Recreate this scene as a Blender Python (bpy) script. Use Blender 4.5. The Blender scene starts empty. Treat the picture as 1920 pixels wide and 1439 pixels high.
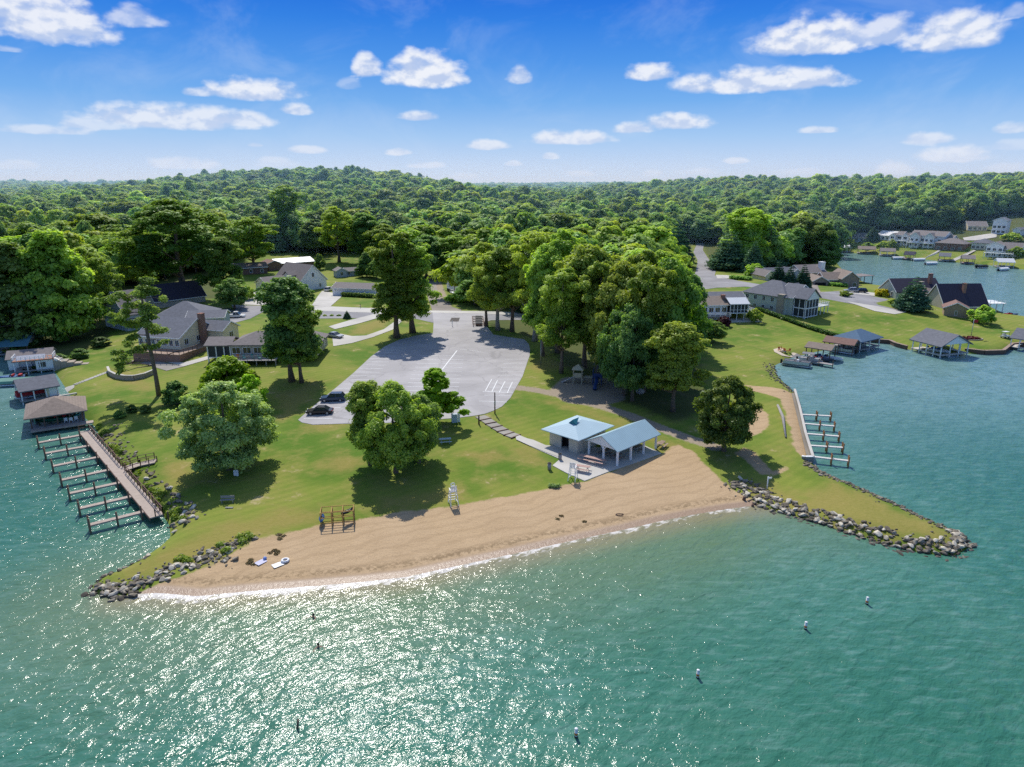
import bpy, bmesh, math, random
import numpy as np
from mathutils import Vector, Matrix, noise as mnoise
from mathutils.geometry import delaunay_2d_cdt
R = math.radians
PI = math.pi
random.seed(7)
rng = np.random.default_rng(7)
sc = bpy.context.scene
COL = sc.collection

# ------------------------------------------------------------------ camera
CAMH, PITCH, FPX = 42.0, R(16.3), 1280.0
cd = bpy.data.cameras.new('camera'); cam = bpy.data.objects.new('camera', cd); COL.objects.link(cam)
cam.location = (0, 0, CAMH); cam.rotation_euler = (PI/2-PITCH, 0, 0)
cd.sensor_width = 36; cd.lens = FPX/1920*36; cd.clip_end = 20000; cd.clip_start = 0.5
sc.camera = cam
CP, SP = math.cos(PITCH), math.sin(PITCH)
def ray(px, py):
    u = (px-960)/FPX; v = (py-719.5)/FPX
    return (u, CP - v*SP, -SP - v*CP)
def W(px, py, z=0.0):
    dx, dy, dz = ray(px, py)
    t = (z-CAMH)/dz
    return (dx*t, dy*t)
def PX(X, Y, Z):
    dz = Z-CAMH
    zc = Y*CP - dz*SP
    yc = Y*SP + dz*CP
    return (960+FPX*X/zc, 719.5-FPX*yc/zc, zc)

# ------------------------------------------------------------------ polygons and terrain
def wpoly(pts, z=0.0):
    return np.array([W(x, y, z) for x, y in pts])
def segdist(P, A, closed=True):
    """distance from points P (n,2) to polyline A (m,2)"""
    n = len(P); best = np.full(n, 1e18)
    m = len(A); rngm = range(m if closed else m-1)
    for i in rngm:
        a = A[i]; b = A[(i+1) % m]; ab = b-a
        L = (ab**2).sum()+1e-9
        t = np.clip(((P-a)@ab)/L, 0, 1)
        d = P-(a+t[:, None]*ab)
        best = np.minimum(best, (d**2).sum(1))
    return np.sqrt(best)
def inside(P, A):
    x, y = P[:, 0], P[:, 1]; c = np.zeros(len(P), bool); m = len(A); j = m-1
    for i in range(m):
        xi, yi = A[i]; xj, yj = A[j]
        k = ((yi > y) != (yj > y)) & (x < (xj-xi)*(y-yi)/(yj-yi+1e-12)+xi)
        c ^= k; j = i
    return c
def sdf(P, A):
    d = segdist(P, A)
    return np.where(inside(P, A), d, -d)
def sms(x, a, b):
    t = np.clip((x-a)/(b-a), 0, 1); return t*t*(3-2*t)

beach_px = [(245,1114),(300,1112),(370,1118),(440,1111),(520,1104),(600,1098),(680,1091),(760,1082),(830,1067),(900,1052),(970,1037),(1040,1021),(1110,1006),(1180,991),(1240,977),(1300,965),(1360,955),(1415,948)]
left_px = [(60,668),(105,700),(128,735),(150,775),(178,800),(196,832),(225,872),(262,912),(298,955),(318,985),(320,1008),(300,1026),(270,1046),(240,1064),(200,1080),(174,1098),(174,1112),(200,1119),(245,1114)]
right_px = [(1415,948),(1450,958),(1490,968),(1530,980),(1575,994),(1620,1008),(1665,1022),(1710,1034),(1750,1040),(1790,1042),(1816,1028),(1808,1008),(1780,993),(1740,975),(1690,950),(1650,932),(1610,914),(1570,900),(1540,886),(1521,868),(1514,840),(1498,772),(1489,738),(1468,716),(1455,702),(1452,686),(1480,672),(1530,660),(1580,650),(1612,638),(1640,642),(1668,644),(1700,655),(1760,664),(1820,664),(1878,664),(1896,650),(1925,648),(1990,640),(2120,634),(2140,612),(2060,600),(1990,606),(1940,598),(1890,592),(1850,572),(1780,556),(1700,545),(1640,536),(1602,524),(1578,505),(1566,490),(1562,474),(1580,472),(1620,477),(1660,480),(1700,484),(1745,488),(1790,492),(1850,497),(1890,502),(1920,506),(2000,514),(2100,522),(2400,545)]
beach_w = wpoly(beach_px); left_w = wpoly(left_px); right_w = wpoly(right_px)
farR = np.array([[6000., 260.], [9000., 9000.], [-9000., 9000.], [-6000., 240.]])
leftin = wpoly([(-420,640),(-150,655),(-20,655)])
land = np.vstack([leftin, left_w[:-1], beach_w[:-1], right_w, farR])
other = np.vstack([right_w, farR, leftin, left_w])        # open polyline, every shore but the beach

def az(px): 
    r = ray(px, 345); return math.atan2(r[0], r[1])
def hills(X, Y):
    r = np.hypot(X, Y); a = np.arctan2(X, Y)
    h = 7*sms(r, 260, 700) + 9*sms(r, 700, 1500) + 6*sms(r, 1500, 3500)
    def bump(px, dist, amp, sl, sd_):
        cx, cy = dist*math.sin(az(px)), dist*math.cos(az(px))
        ca, sa = math.cos(az(px)), math.sin(az(px))
        dx, dy = X-cx, Y-cy
        lat = dx*ca-dy*sa; dep = dx*sa+dy*ca
        return amp*np.exp(-(lat/sl)**2-(dep/sd_)**2)
    h += bump(470, 900, 27, 150, 300) + bump(720, 850, 15, 110, 260) + bump(1350, 1000, 8, 150, 260)
    h += bump(1700, 800, 11, 330, 240) + bump(1930, 950, 8, 260, 250)
    h += bump(900, 520, 5, 140, 120)+ bump(100, 2200, 10, 500, 400)
    h += (2.2*np.sin(X/97+1.3)*np.cos(Y/120)+1.6*np.sin(X/53+Y/71))*sms(r, 350, 700)
    # far shore slope behind the lake houses
    cx = sms(X, 120, 190)*sms(Y, 330, 350)
    return h + cx*3.0
def terr(X, Y):
    X = np.atleast_1d(np.asarray(X, float)); Y = np.atleast_1d(np.asarray(Y, float))
    P = np.stack([X, Y], 1)
    db = segdist(P, beach_w, False); do = segdist(P, other, False); ins = inside(P, land)
    sd = np.minimum(db, do)
    hb = np.minimum(1.15*(1-np.exp(-do/1.8)), 1.75*(1-np.exp(-db/17)))
    hi = hb + 1.5*sms(sd, 10, 60)
    def g(px, py, amp, s):
        c = W(px, py, 3); return amp*np.exp(-((X-c[0])**2+(Y-c[1])**2)/s**2)
    hi = hi + g(380, 640, 1.6, 30)*sms(sd, 3, 25) + g(1500, 560, 2.2, 45)*sms(sd, 3, 30) + hills(X, Y)*sms(sd, 0, 60)
    lo = np.maximum(-0.07*db, -0.45*do); lo = np.maximum(lo, -3.5)
    return np.where(ins, hi, lo)
def T1(X, Y): return float(terr(X, Y)[0])
def GA(pts):
    """where the rays through these photo points first meet the ground or the water"""
    pts = np.array(pts, float); n = len(pts); u = (pts[:, 0]-960)/FPX; v = (pts[:, 1]-719.5)/FPX
    dx, dy, dz = u, CP-v*SP, -SP-v*CP
    t0 = np.clip(-(CAMH-16)/np.minimum(dz, -1e-3), 25, 900)          # nothing reaches higher than 16 m this near
    k = np.linspace(0, 1, 48)[None]; t1 = np.clip(-(CAMH+1)/np.minimum(dz, -1e-3), 30, 3500); tt = t0[:, None]+(t1-t0)[:, None]*k
    X, Y, Z = tt*dx[:, None], tt*dy[:, None], CAMH+tt*dz[:, None]
    H = np.maximum(terr(X.ravel(), Y.ravel()), 0).reshape(n, -1)
    hit = Z <= H; i = np.where(hit.any(1), hit.argmax(1), 47); i = np.maximum(i, 1); ar = np.arange(n)
    lo, hi = tt[ar, i-1], tt[ar, i]
    for _ in range(9):
        m = (lo+hi)/2; below = CAMH+m*dz <= np.maximum(terr(m*dx, m*dy), 0); hi = np.where(below, m, hi); lo = np.where(below, lo, m)
    return np.stack([hi*dx, hi*dy, terr(hi*dx, hi*dy)], 1)
def G(px, py): return Vector(GA([(px, py)])[0])
def GP(pts): return GA(pts)[:, :2]

# ------------------------------------------------------------------ tagging
def tag(o, label=None, cat=None, group=None, kind=None):
    if label: o['label'] = label
    if cat: o['category'] = cat
    if group: o['group'] = group
    if kind: o['kind'] = kind
    return o
def empty(name, loc, label, cat, rz=0, group=None):
    o = bpy.data.objects.new(name, None); COL.objects.link(o)
    o.location = loc; o.rotation_euler = (0, 0, rz); o.empty_display_size = 0.1
    return tag(o, label, cat, group)
def link(name, me, parent=None):
    o = bpy.data.objects.new(name, me); COL.objects.link(o)
    if parent is not None: o.parent = parent
    return o
def copy_tree(o, parent=None):
    c = o.copy(); COL.objects.link(c)
    if parent is not None: c.parent = parent; c.matrix_parent_inverse = o.matrix_parent_inverse
    for ch in list(o.children): copy_tree(ch, c)
    return c

# ------------------------------------------------------------------ materials
def mat_new(name):
    m = bpy.data.materials.new(name); m.use_nodes = True
    nt = m.node_tree; nt.nodes.clear()
    out = nt.nodes.new('ShaderNodeOutputMaterial')
    return m, nt, out
def N(nt, t, **kw):
    n = nt.nodes.new(t)
    for k, v in kw.items():
        if k in n.inputs: n.inputs[k].default_value = v
        else: setattr(n, k, v)
    return n
def noise_node(nt, scale, detail=3, rough=.55, vec=None, dist=0):
    n = N(nt, 'ShaderNodeTexNoise'); n.inputs['Scale'].default_value = scale
    n.inputs['Detail'].default_value = detail; n.inputs['Roughness'].default_value = rough
    n.inputs['Distortion'].default_value = dist
    if vec is not None: nt.links.new(vec, n.inputs['Vector'])
    return n.outputs['Fac']
def math_node(nt, op, a, b=None, c=None, clamp=False):
    n = nt.nodes.new('ShaderNodeMath'); n.operation = op; n.use_clamp = clamp
    for i, v in enumerate((a, b, c)):
        if v is None: continue
        if isinstance(v, (int, float)): n.inputs[i].default_value = v
        else: nt.links.new(v, n.inputs[i])
    return n.outputs[0]
def mixc(nt, fac, a, b, blend='MIX'):
    n = nt.nodes.new('ShaderNodeMix'); n.data_type = 'RGBA'; n.blend_type = blend
    for key, v in ((0, fac), (6, a), (7, b)):
        if isinstance(v, (int, float)): n.inputs[key].default_value = v
        elif isinstance(v, (tuple, list)): n.inputs[key].default_value = (*v[:3], 1)
        else: nt.links.new(v, n.inputs[key])
    return n.outputs[2]
def ramp(nt, fac, lo, hi, smooth=True):
    n = nt.nodes.new('ShaderNodeMapRange'); n.interpolation_type = 'SMOOTHSTEP' if smooth else 'LINEAR'
    nt.links.new(fac, n.inputs[0]); n.inputs[1].default_value = lo; n.inputs[2].default_value = hi
    return n.outputs[0]
def attr(nt, name):
    n = nt.nodes.new('ShaderNodeAttribute'); n.attribute_name = name; return n.outputs['Fac']
MATS = {}
def pm(name, col, rough=.75, var=.18, scale=1.5, metal=0, bump=0, fine=0, stripe=None, spec=.3):
    """general weathered paint/wood/roof material: base colour with two octaves of tone change"""
    if name in MATS: return MATS[name]
    m, nt, out = mat_new(name)
    geo = N(nt, 'ShaderNodeNewGeometry'); tc = N(nt, 'ShaderNodeTexCoord')
    v = tc.outputs['Object']
    n1 = noise_node(nt, scale, 4, .6, v); n2 = noise_node(nt, scale*9, 2, .6, v)
    f = math_node(nt, 'ADD', math_node(nt, 'MULTIPLY', n1, .65), math_node(nt, 'MULTIPLY', n2, .35))
    f = ramp(nt, f, .3, .7, False)
    lo = tuple(c*(1-var) for c in col); hi = tuple(min(1, c*(1+var)) for c in col)
    c = mixc(nt, f, lo, hi)
    if stripe:      # (axis, period m, darkness)
        ax, per, dk = stripe
        sx = N(nt, 'ShaderNodeSeparateXYZ'); nt.links.new(v, sx.inputs[0])
        s = math_node(nt, 'FRACT', math_node(nt, 'DIVIDE', sx.outputs[ax], per))
        s = math_node(nt, 'LESS_THAN', s, .16)
        c = mixc(nt, math_node(nt, 'MULTIPLY', s, dk), c, (col[0]*.25, col[1]*.25, col[2]*.25))
    b = N(nt, 'ShaderNodeBsdfPrincipled'); nt.links.new(c, b.inputs['Base Color'])
    b.inputs['Roughness'].default_value = rough; b.inputs['Metallic'].default_value = metal
    b.inputs['Specular IOR Level'].default_value = spec
    if bump:
        bp = N(nt, 'ShaderNodeBump'); bp.inputs['Strength'].default_value = bump; bp.inputs['Distance'].default_value = .05
        nt.links.new(n2, bp.inputs['Height']); nt.links.new(bp.outputs[0], b.inputs['Normal'])
    nt.links.new(b.outputs[0], out.inputs[0]); MATS[name] = m; return m

def leaf_mat(name, dark, light, trans=.35, hue=.0):
    m, nt, out = mat_new(name)
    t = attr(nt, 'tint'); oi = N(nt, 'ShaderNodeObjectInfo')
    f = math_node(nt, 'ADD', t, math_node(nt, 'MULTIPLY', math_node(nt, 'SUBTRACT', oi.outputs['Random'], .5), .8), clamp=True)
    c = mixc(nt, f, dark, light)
    hs = N(nt, 'ShaderNodeHueSaturation')
    nt.links.new(math_node(nt, 'MULTIPLY_ADD', math_node(nt,'FRACT',math_node(nt,'MULTIPLY',oi.outputs['Random'],7.3)), .035, .482), hs.inputs['Hue']); nt.links.new(c, hs.inputs['Color'])
    nt.links.new(math_node(nt, 'MULTIPLY_ADD', math_node(nt,'FRACT',math_node(nt,'MULTIPLY',oi.outputs['Random'],3.7)), .45, .78), hs.inputs['Value'])
    d = N(nt, 'ShaderNodeBsdfDiffuse'); nt.links.new(hs.outputs[0], d.inputs['Color'])
    tr = N(nt, 'ShaderNodeBsdfTranslucent')
    nt.links.new(mixc(nt, 1, hs.outputs[0], (1.2, 1.25, .55), 'MULTIPLY'), tr.inputs['Color'])
    mx = N(nt, 'ShaderNodeMixShader'); mx.inputs[0].default_value = trans
    nt.links.new(d.outputs[0], mx.inputs[1]); nt.links.new(tr.outputs[0], mx.inputs[2])
    gl = N(nt, 'ShaderNodeBsdfGlossy'); gl.inputs['Roughness'].default_value = .45; gl.inputs['Color'].default_value = (.8, .9, .8, 1)
    m2 = N(nt, 'ShaderNodeMixShader'); m2.inputs[0].default_value = .025
    nt.links.new(mx.outputs[0], m2.inputs[1]); nt.links.new(gl.outputs[0], m2.inputs[2])
    nt.links.new(m2.outputs[0], out.inputs[0]); MATS[name] = m; return m

LEAF = dict(
    oak=leaf_mat('leaf_oak', (.11, .22, .03), (.50, .62, .09), .54),
    dark=leaf_mat('leaf_dark', (.075, .18, .045), (.36, .52, .12), .52),
    silver=leaf_mat('leaf_silver', (.11, .20, .055), (.48, .60, .21), .48),
    lime=leaf_mat('leaf_lime', (.26, .46, .01), (.52, .78, .03), .5),
    light=leaf_mat('leaf_light', (.18, .31, .03), (.58, .70, .12), .54),
    spruce=leaf_mat('leaf_spruce', (.04, .12, .08), (.18, .32, .17), .25),
    pine=leaf_mat('leaf_pine', (.15, .24, .035), (.52, .62, .12), .45),
    red=leaf_mat('leaf_red', (.07, .012, .02), (.18, .03, .05), .3),
    yellow=leaf_mat('leaf_yellow', (.4, .4, .01), (.7, .65, .02), .4),
    far=leaf_mat('leaf_far', (.14, .27, .09), (.44, .60, .16), .48),
)
BARK = pm('bark', (.17, .13, .10), .9, .35, 2, bump=.5)
BARKL = pm('bark_pale', (.36, .32, .27), .9, .25, 2, bump=.5)

# ------------------------------------------------------------------ mesh builder
class MB:
    def __init__(s): s.v = []; s.f = []; s.m = []; s.mi = 0
    def add(s, vs, fs):
        b = len(s.v); s.v += [tuple(v) for v in vs]; s.f += [tuple(b+i for i in f) for f in fs]; s.m += [s.mi]*len(fs)
    def box(s, x0, x1, y0, y1, z0, z1, rz=0, c=None):
        vs = [(x, y, z) for z in (z0, z1) for x, y in ((x0, y0), (x1, y0), (x1, y1), (x0, y1))]
        if rz:
            cx, cy = c or ((x0+x1)/2, (y0+y1)/2); ca, sa = math.cos(rz), math.sin(rz)
            vs = [(cx+(x-cx)*ca-(y-cy)*sa, cy+(x-cx)*sa+(y-cy)*ca, z) for x, y, z in vs]
        s.add(vs, [(3, 2, 1, 0), (4, 5, 6, 7), (0, 1, 5, 4), (1, 2, 6, 5), (2, 3, 7, 6), (3, 0, 4, 7)])
        return s
    def prism(s, poly, z0, z1):
        n = len(poly); vs = [(x, y, z0) for x, y in poly]+[(x, y, z1) for x, y in poly]
        s.add(vs, [tuple(range(n-1, -1, -1)), tuple(range(n, 2*n))]+[(i, (i+1) % n, n+(i+1) % n, n+i) for i in range(n)])
        return s
    def xprism(s, poly, x0, x1):
        """polygon given as (y, z), pushed along x"""
        n = len(poly); vs = [(x0, y, z) for y, z in poly]+[(x1, y, z) for y, z in poly]
        s.add(vs, [tuple(range(n)), tuple(range(2*n-1, n-1, -1))]+[((i+1) % n, i, n+i, n+(i+1) % n) for i in range(n)])
        return s
    def beam(s, a, b, w, h=None):
        """square bar from a to b"""
        h = h or w; a = Vector(a); b = Vector(b); d = (b-a)
        if d.length < 1e-6: return s
        d.normalize(); up = Vector((0, 0, 1)) if abs(d.z) < .9 else Vector((0, 1, 0))
        r = d.cross(up).normalized(); u = r.cross(d)
        vs = []
        for p in (a, b):
            for i, j in ((-1, -1), (1, -1), (1, 1), (-1, 1)): vs.append(p+r*(i*w/2)+u*(j*h/2))
        s.add(vs, [(0, 1, 2, 3), (7, 6, 5, 4), (0, 4, 5, 1), (1, 5, 6, 2), (2, 6, 7, 3), (3, 7, 4, 0)])
        return s
    def tube(s, pts, rad, n=8, cap=True):
        pts = [Vector(p) for p in pts]
        if not hasattr(rad, '__len__'): rad = [rad]*len(pts)
        base = []
        for k, p in enumerate(pts):
            d = (pts[min(k+1, len(pts)-1)]-pts[max(k-1, 0)]).normalized()
            up = Vector((0, 0, 1)) if abs(d.z) < .85 else Vector((0, 1, 0))
            r = d.cross(up).normalized(); u = r.cross(d)
            base += [p+(r*math.cos(2*PI*i/n)+u*math.sin(2*PI*i/n))*rad[k] for i in range(n)]
        fs = []
        for k in range(len(pts)-1):
            for i in range(n): fs.append((k*n+i, k*n+(i+1) % n, (k+1)*n+(i+1) % n, (k+1)*n+i))
        if cap: fs += [tuple(range(n-1, -1, -1)), tuple(range((len(pts)-1)*n, len(pts)*n))]
        s.add(base, fs); return s
    def cyl(s, x, y, z0, z1, r0, r1=None, n=12):
        return s.tube([(x, y, z0), (x, y, z1)], [r0, r0 if r1 is None else r1], n)
    def ball(s, c, r, n=10, m=6, sz=1.0):
        vs = []; fs = []
        for j in range(1, m):
            ph = PI*j/m
            for i in range(n): vs.append((c[0]+r*math.sin(ph)*math.cos(2*PI*i/n), c[1]+r*math.sin(ph)*math.sin(2*PI*i/n), c[2]+r*sz*math.cos(ph)))
        vs += [(c[0], c[1], c[2]+r*sz), (c[0], c[1], c[2]-r*sz)]
        for j in range(m-2):
            for i in range(n): fs.append((j*n+i, (j+1)*n+i, (j+1)*n+(i+1) % n, j*n+(i+1) % n))
        t = len(vs)-2
        for i in range(n):
            fs.append((t, i, (i+1) % n)); fs.append((t+1, (m-2)*n+(i+1) % n, (m-2)*n+i))
        s.add(vs, fs); return s
    def build(s, name, mat, parent=None, smooth=False, bevel=0):
        me = bpy.data.meshes.new(name); me.from_pydata(s.v, [], s.f)
        for mt in (mat if isinstance(mat, (list, tuple)) else [mat]): me.materials.append(mt)
        if any(s.m): me.polygons.foreach_set('material_index', s.m)
        if smooth: me.polygons.foreach_set('use_smooth', [True]*len(s.f))
        me.update(); o = link(name, me, parent)
        if bevel:
            md = o.modifiers.new('bevel', 'BEVEL'); md.width = bevel; md.segments = 2; md.limit_method = 'ANGLE'
        return o
# ------------------------------------------------------------------ ground
def np_mesh(name, V, F, attrs=None, mat=None, smooth=False, fattrs=None):
    me = bpy.data.meshes.new(name)
    nv, nf = len(V), len(F); k = F.shape[1]
    me.vertices.add(nv); me.vertices.foreach_set('co', np.ascontiguousarray(V, np.float32).ravel())
    me.loops.add(nf*k); me.loops.foreach_set('vertex_index', np.ascontiguousarray(F, np.int32).ravel())
    me.polygons.add(nf); me.polygons.foreach_set('loop_start', np.arange(0, nf*k, k, dtype=np.int32))
    me.polygons.foreach_set('loop_total', np.full(nf, k, np.int32))
    if smooth: me.polygons.foreach_set('use_smooth', np.ones(nf, bool))
    for n_, a in (attrs or {}).items():
        at = me.attributes.new(n_, 'FLOAT', 'POINT'); at.data.foreach_set('value', np.ascontiguousarray(a, np.float32))
    for n_, a in (fattrs or {}).items():
        at = me.attributes.new(n_, 'FLOAT', 'FACE'); at.data.foreach_set('value', np.ascontiguousarray(a, np.float32))
    if mat: me.materials.append(mat)
    me.update(calc_edges=True); return me
def polar(na, nr, r0, r1, amax):
    a = np.linspace(-amax, amax, na); r = np.geomspace(r0, r1, nr)
    A, RR = np.meshgrid(a, r); X = (RR*np.sin(A)).ravel(); Y = (RR*np.cos(A)).ravel()
    i = np.arange(nr-1)[:, None]*na+np.arange(na-1)[None]
    F = np.stack([i, i+na, i+na+1, i+1], -1).reshape(-1, 4)[:, ::-1]
    return X, Y, F

sand_polys = [
    [(235,1124),(300,1092),(345,1076),(400,1062),(440,1034),(486,1010),(560,991),(640,979),(700,970),(780,958),(860,946),(950,932),(1030,916),(1075,903),(1096,903),(1140,886),(1190,868),(1240,853),(1262,838),(1272,834),(1300,846),(1325,872),(1350,898),(1385,925),(1425,944),(1425,962),(1180,1015),(900,1080),(600,1125),(400,1145)],
    [(1408,764),(1426,762),(1440,775),(1442,795),(1430,812),(1410,820),(1395,818),(1388,800),(1395,775)],
    [(1375,722),(1420,724),(1465,730),(1490,742),(1515,850),(1510,868),(1492,846),(1474,780),(1462,748),(1430,738),(1380,728)],
    [(1392,838),(1420,850),(1440,872),(1452,888),(1430,892),(1400,868),(1380,850)],
    [(1444,885),(1470,874),(1484,876),(1460,890),(1440,898)],
]
dry_polys = [
    [(1385,905),(1440,900),(1500,930),(1560,900),(1640,935),(1740,980),(1800,1008),(1790,1030),(1700,1020),(1600,990),(1500,960),(1420,930)],
    [(190,1095),(250,1062),(320,1020),(400,985),(500,990),(470,1010),(420,1040),(330,1062),(240,1100)],
    [(1000,748),(1040,752),(1180,790),(1260,830),(1300,840),(1240,850),(1150,800)],
    [(590,780),(640,796),(600,812),(552,806)],
    [(600,860),(640,850),(690,870),(640,890),(600,880)],
    [(950,835),(990,838),(1030,858),(1035,872),(990,868),(960,850)],
    [(300,872),(345,862),(365,900),(335,925),(305,900)], [(515,745),(590,705),(600,730),(555,775),(525,790)], [(380,990),(520,955),(640,950),(600,985),(480,1005),(400,1015)], [(205,690),(290,720),(280,735),(215,720)], [(1020,650),(1055,690),(1010,700),(985,690)], [(870,850),(940,845),(960,862),(900,870)], [(700,930),(860,915),(860,940),(700,965)],
    [(620,640),(700,600),(740,595),(735,605),(700,625),(640,630)],
]
path_lines = [([(968,727),(1000,731),(1040,739),(1080,749),(1130,763),(1180,779),(1230,800),(1290,822),(1340,838)], 1.5),
              ([(1060,735),(1080,715),(1120,712),(1145,722),(1140,745),(1110,752),(1080,748),(1080,735),(1125,728),(1100,742)], 3.2),
              ([(810,585),(835,588),(850,588)], 2.5), ([(812,520),(818,545),(830,575)], 3.0)]
wood_polys = [
    [(-100,640),(60,640),(110,668),(150,665),(215,620),(260,590),(330,560),(420,560),(400,500),(480,478),(-100,440)],
    [(1015,640),(1075,700),(1150,745),(1260,790),(1330,770),(1310,690),(1290,640),(1300,600),(1290,540),(1200,500),(880,500),(870,545),(900,590),(920,612),(990,632)],
]
gx, gy, gF = polar(560, 620, 24, 9000, R(58))
gz = terr(gx, gy); gP = np.stack([gx, gy], 1)
def multi_sd(polys):
    near = (np.hypot(gx, gy) < 900); out = np.full(len(gx), -50.)
    for p in polys: out[near] = np.maximum(out[near], np.clip(sdf(gP[near], GP(p)), -50, 50))
    return out
sand = multi_sd(sand_polys); dry = multi_sd(dry_polys); wood = multi_sd(wood_polys)
near = np.hypot(gx, gy) < 400
dirt = np.full(len(gx), -50.)
for pl, w_ in path_lines: dirt[near] = np.maximum(dirt[near], w_-segdist(gP[near], GP(pl), False))
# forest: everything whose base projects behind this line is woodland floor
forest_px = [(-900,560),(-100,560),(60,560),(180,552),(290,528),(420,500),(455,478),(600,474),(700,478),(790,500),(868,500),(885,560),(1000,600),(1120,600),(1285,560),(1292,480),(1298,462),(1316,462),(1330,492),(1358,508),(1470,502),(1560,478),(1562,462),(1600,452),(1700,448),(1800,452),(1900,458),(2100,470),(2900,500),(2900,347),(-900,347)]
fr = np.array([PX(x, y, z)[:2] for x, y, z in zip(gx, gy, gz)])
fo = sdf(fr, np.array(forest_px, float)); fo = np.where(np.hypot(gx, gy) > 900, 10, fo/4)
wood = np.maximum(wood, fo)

def ground_material():
    m, nt, out = mat_new('ground_mat')
    geo = N(nt, 'ShaderNodeNewGeometry'); P = geo.outputs['Position']
    sep = N(nt, 'ShaderNodeSeparateXYZ'); nt.links.new(P, sep.inputs[0])
    nL = noise_node(nt, .045, 4, .6, P); nM = noise_node(nt, .25, 4, .65, P); nS = noise_node(nt, 2.2, 3, .6, P); nT = noise_node(nt, 9, 2, .6, P)
    # mower bands
    wv = N(nt, 'ShaderNodeTexWave'); wv.inputs['Scale'].default_value = .2; wv.inputs['Distortion'].default_value = 6; wv.inputs['Detail'].default_value = 1; wv.inputs['Detail Scale'].default_value = .12
    mp = N(nt, 'ShaderNodeMapping'); mp.inputs['Rotation'].default_value = (0, 0, .9); nt.links.new(P, mp.inputs[0]); nt.links.new(mp.outputs[0], wv.inputs[0])
    g = mixc(nt, ramp(nt, nL, .38, .60), (.105, .20, .014), (.255, .29, .045))
    g = mixc(nt, math_node(nt, 'MULTIPLY', ramp(nt, nM, .42, .66), .62), g, (.31, .28, .07))
    g = mixc(nt, math_node(nt, 'MULTIPLY', wv.outputs['Fac'], .18), g, (.07, .16, .006))
    g = mixc(nt, math_node(nt, 'MULTIPLY', nS, .5), g, mixc(nt, 1, g, (.62, .68, .55), 'MULTIPLY'))
    bare = math_node(nt, 'MULTIPLY', ramp(nt, math_node(nt, 'ADD', nM, math_node(nt, 'MULTIPLY', nS, .25)), .74, .86), .8)
    g = mixc(nt, bare, g, (.46, .37, .20))
    dryf = ramp(nt, math_node(nt, 'ADD', attr(nt, 'dry'), math_node(nt, 'MULTIPLY_ADD', nM, 6, -3)), -2, 2.5)
    g = mixc(nt, math_node(nt, 'MULTIPLY', dryf, .75), g, mixc(nt, nS, (.22, .19, .03), (.38, .29, .10)))
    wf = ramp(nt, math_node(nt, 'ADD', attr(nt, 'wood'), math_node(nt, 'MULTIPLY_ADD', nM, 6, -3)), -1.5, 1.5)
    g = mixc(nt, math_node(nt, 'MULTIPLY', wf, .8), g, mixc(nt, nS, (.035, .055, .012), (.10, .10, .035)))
    # dirt path
    df = ramp(nt, math_node(nt, 'ADD', attr(nt, 'dirt'), math_node(nt, 'MULTIPLY_ADD', nS, 1.6, -.8)), -.4, .4)
    g = mixc(nt, df, g, mixc(nt, nS, (.27, .22, .16), (.42, .34, .25)))
    # sand with rake lines and tracks
    w2 = N(nt, 'ShaderNodeTexWave'); w2.inputs['Scale'].default_value = .17; w2.inputs['Distortion'].default_value = 14; w2.inputs['Detail'].default_value = 3; w2.inputs['Detail Scale'].default_value = .5
    mp2 = N(nt, 'ShaderNodeMapping'); mp2.inputs['Rotation'].default_value = (0, 0, R(63)); nt.links.new(P, mp2.inputs[0]); nt.links.new(mp2.outputs[0], w2.inputs[0])
    s = mixc(nt, nM, (.42, .29, .165), (.60, .435, .265))
    s = mixc(nt, math_node(nt, 'MULTIPLY', ramp(nt, nL, .4, .7), .3), s, (.54, .37, .19))
    s = mixc(nt, math_node(nt, 'MULTIPLY', ramp(nt, w2.outputs['Fac'], .62, .95), .22), s, (.30, .20, .11))
    s = mixc(nt, math_node(nt, 'MULTIPLY', ramp(nt, nT, .50, .68), .5), s, (.27, .18, .10))
    # wrack line then wet strip
    z = sep.outputs[2]
    zz = math_node(nt, 'ADD', z, math_node(nt, 'MULTIPLY_ADD', nS, .16, -.08))
    wr = math_node(nt, 'MULTIPLY', ramp(nt, zz, .16, .22), math_node(nt, 'SUBTRACT', 1, ramp(nt, zz, .22, .34)))
    s = mixc(nt, math_node(nt, 'MULTIPLY', math_node(nt, 'MULTIPLY', wr, ramp(nt, nS, .4, .6)), .55), s, (.13, .085, .04))
    wet = math_node(nt, 'SUBTRACT', 1, ramp(nt, z, .08, .17))
    s = mixc(nt, wet, s, (.36, .25, .17))
    sf = ramp(nt, math_node(nt, 'ADD', attr(nt, 'sand'), math_node(nt, 'MULTIPLY_ADD', nM, 2.4, -1.2)), -.25, .35)
    c = mixc(nt, sf, g, s)
    # fringe of dry grass along the sand
    b = N(nt, 'ShaderNodeBsdfPrincipled'); nt.links.new(c, b.inputs['Base Color'])
    nt.links.new(math_node(nt, 'MULTIPLY_ADD', math_node(nt, 'MULTIPLY', wet, sf), -.62, .95), b.inputs['Roughness'])
    b.inputs['Specular IOR Level'].default_value = .25
    bp = N(nt, 'ShaderNodeBump'); bp.inputs['Strength'].default_value = .6; bp.inputs['Distance'].default_value = .12
    nt.links.new(math_node(nt, 'ADD', nS, math_node(nt, 'MULTIPLY', nT, .4)), bp.inputs['Height']); nt.links.new(bp.outputs[0], b.inputs['Normal'])
    nt.links.new(b.outputs[0], out.inputs[0]); return m
GM = ground_material()
me = np_mesh('ground', np.stack([gx, gy, gz], 1), gF, dict(sand=sand, dry=dry, wood=wood, dirt=dirt), GM, True)
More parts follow.
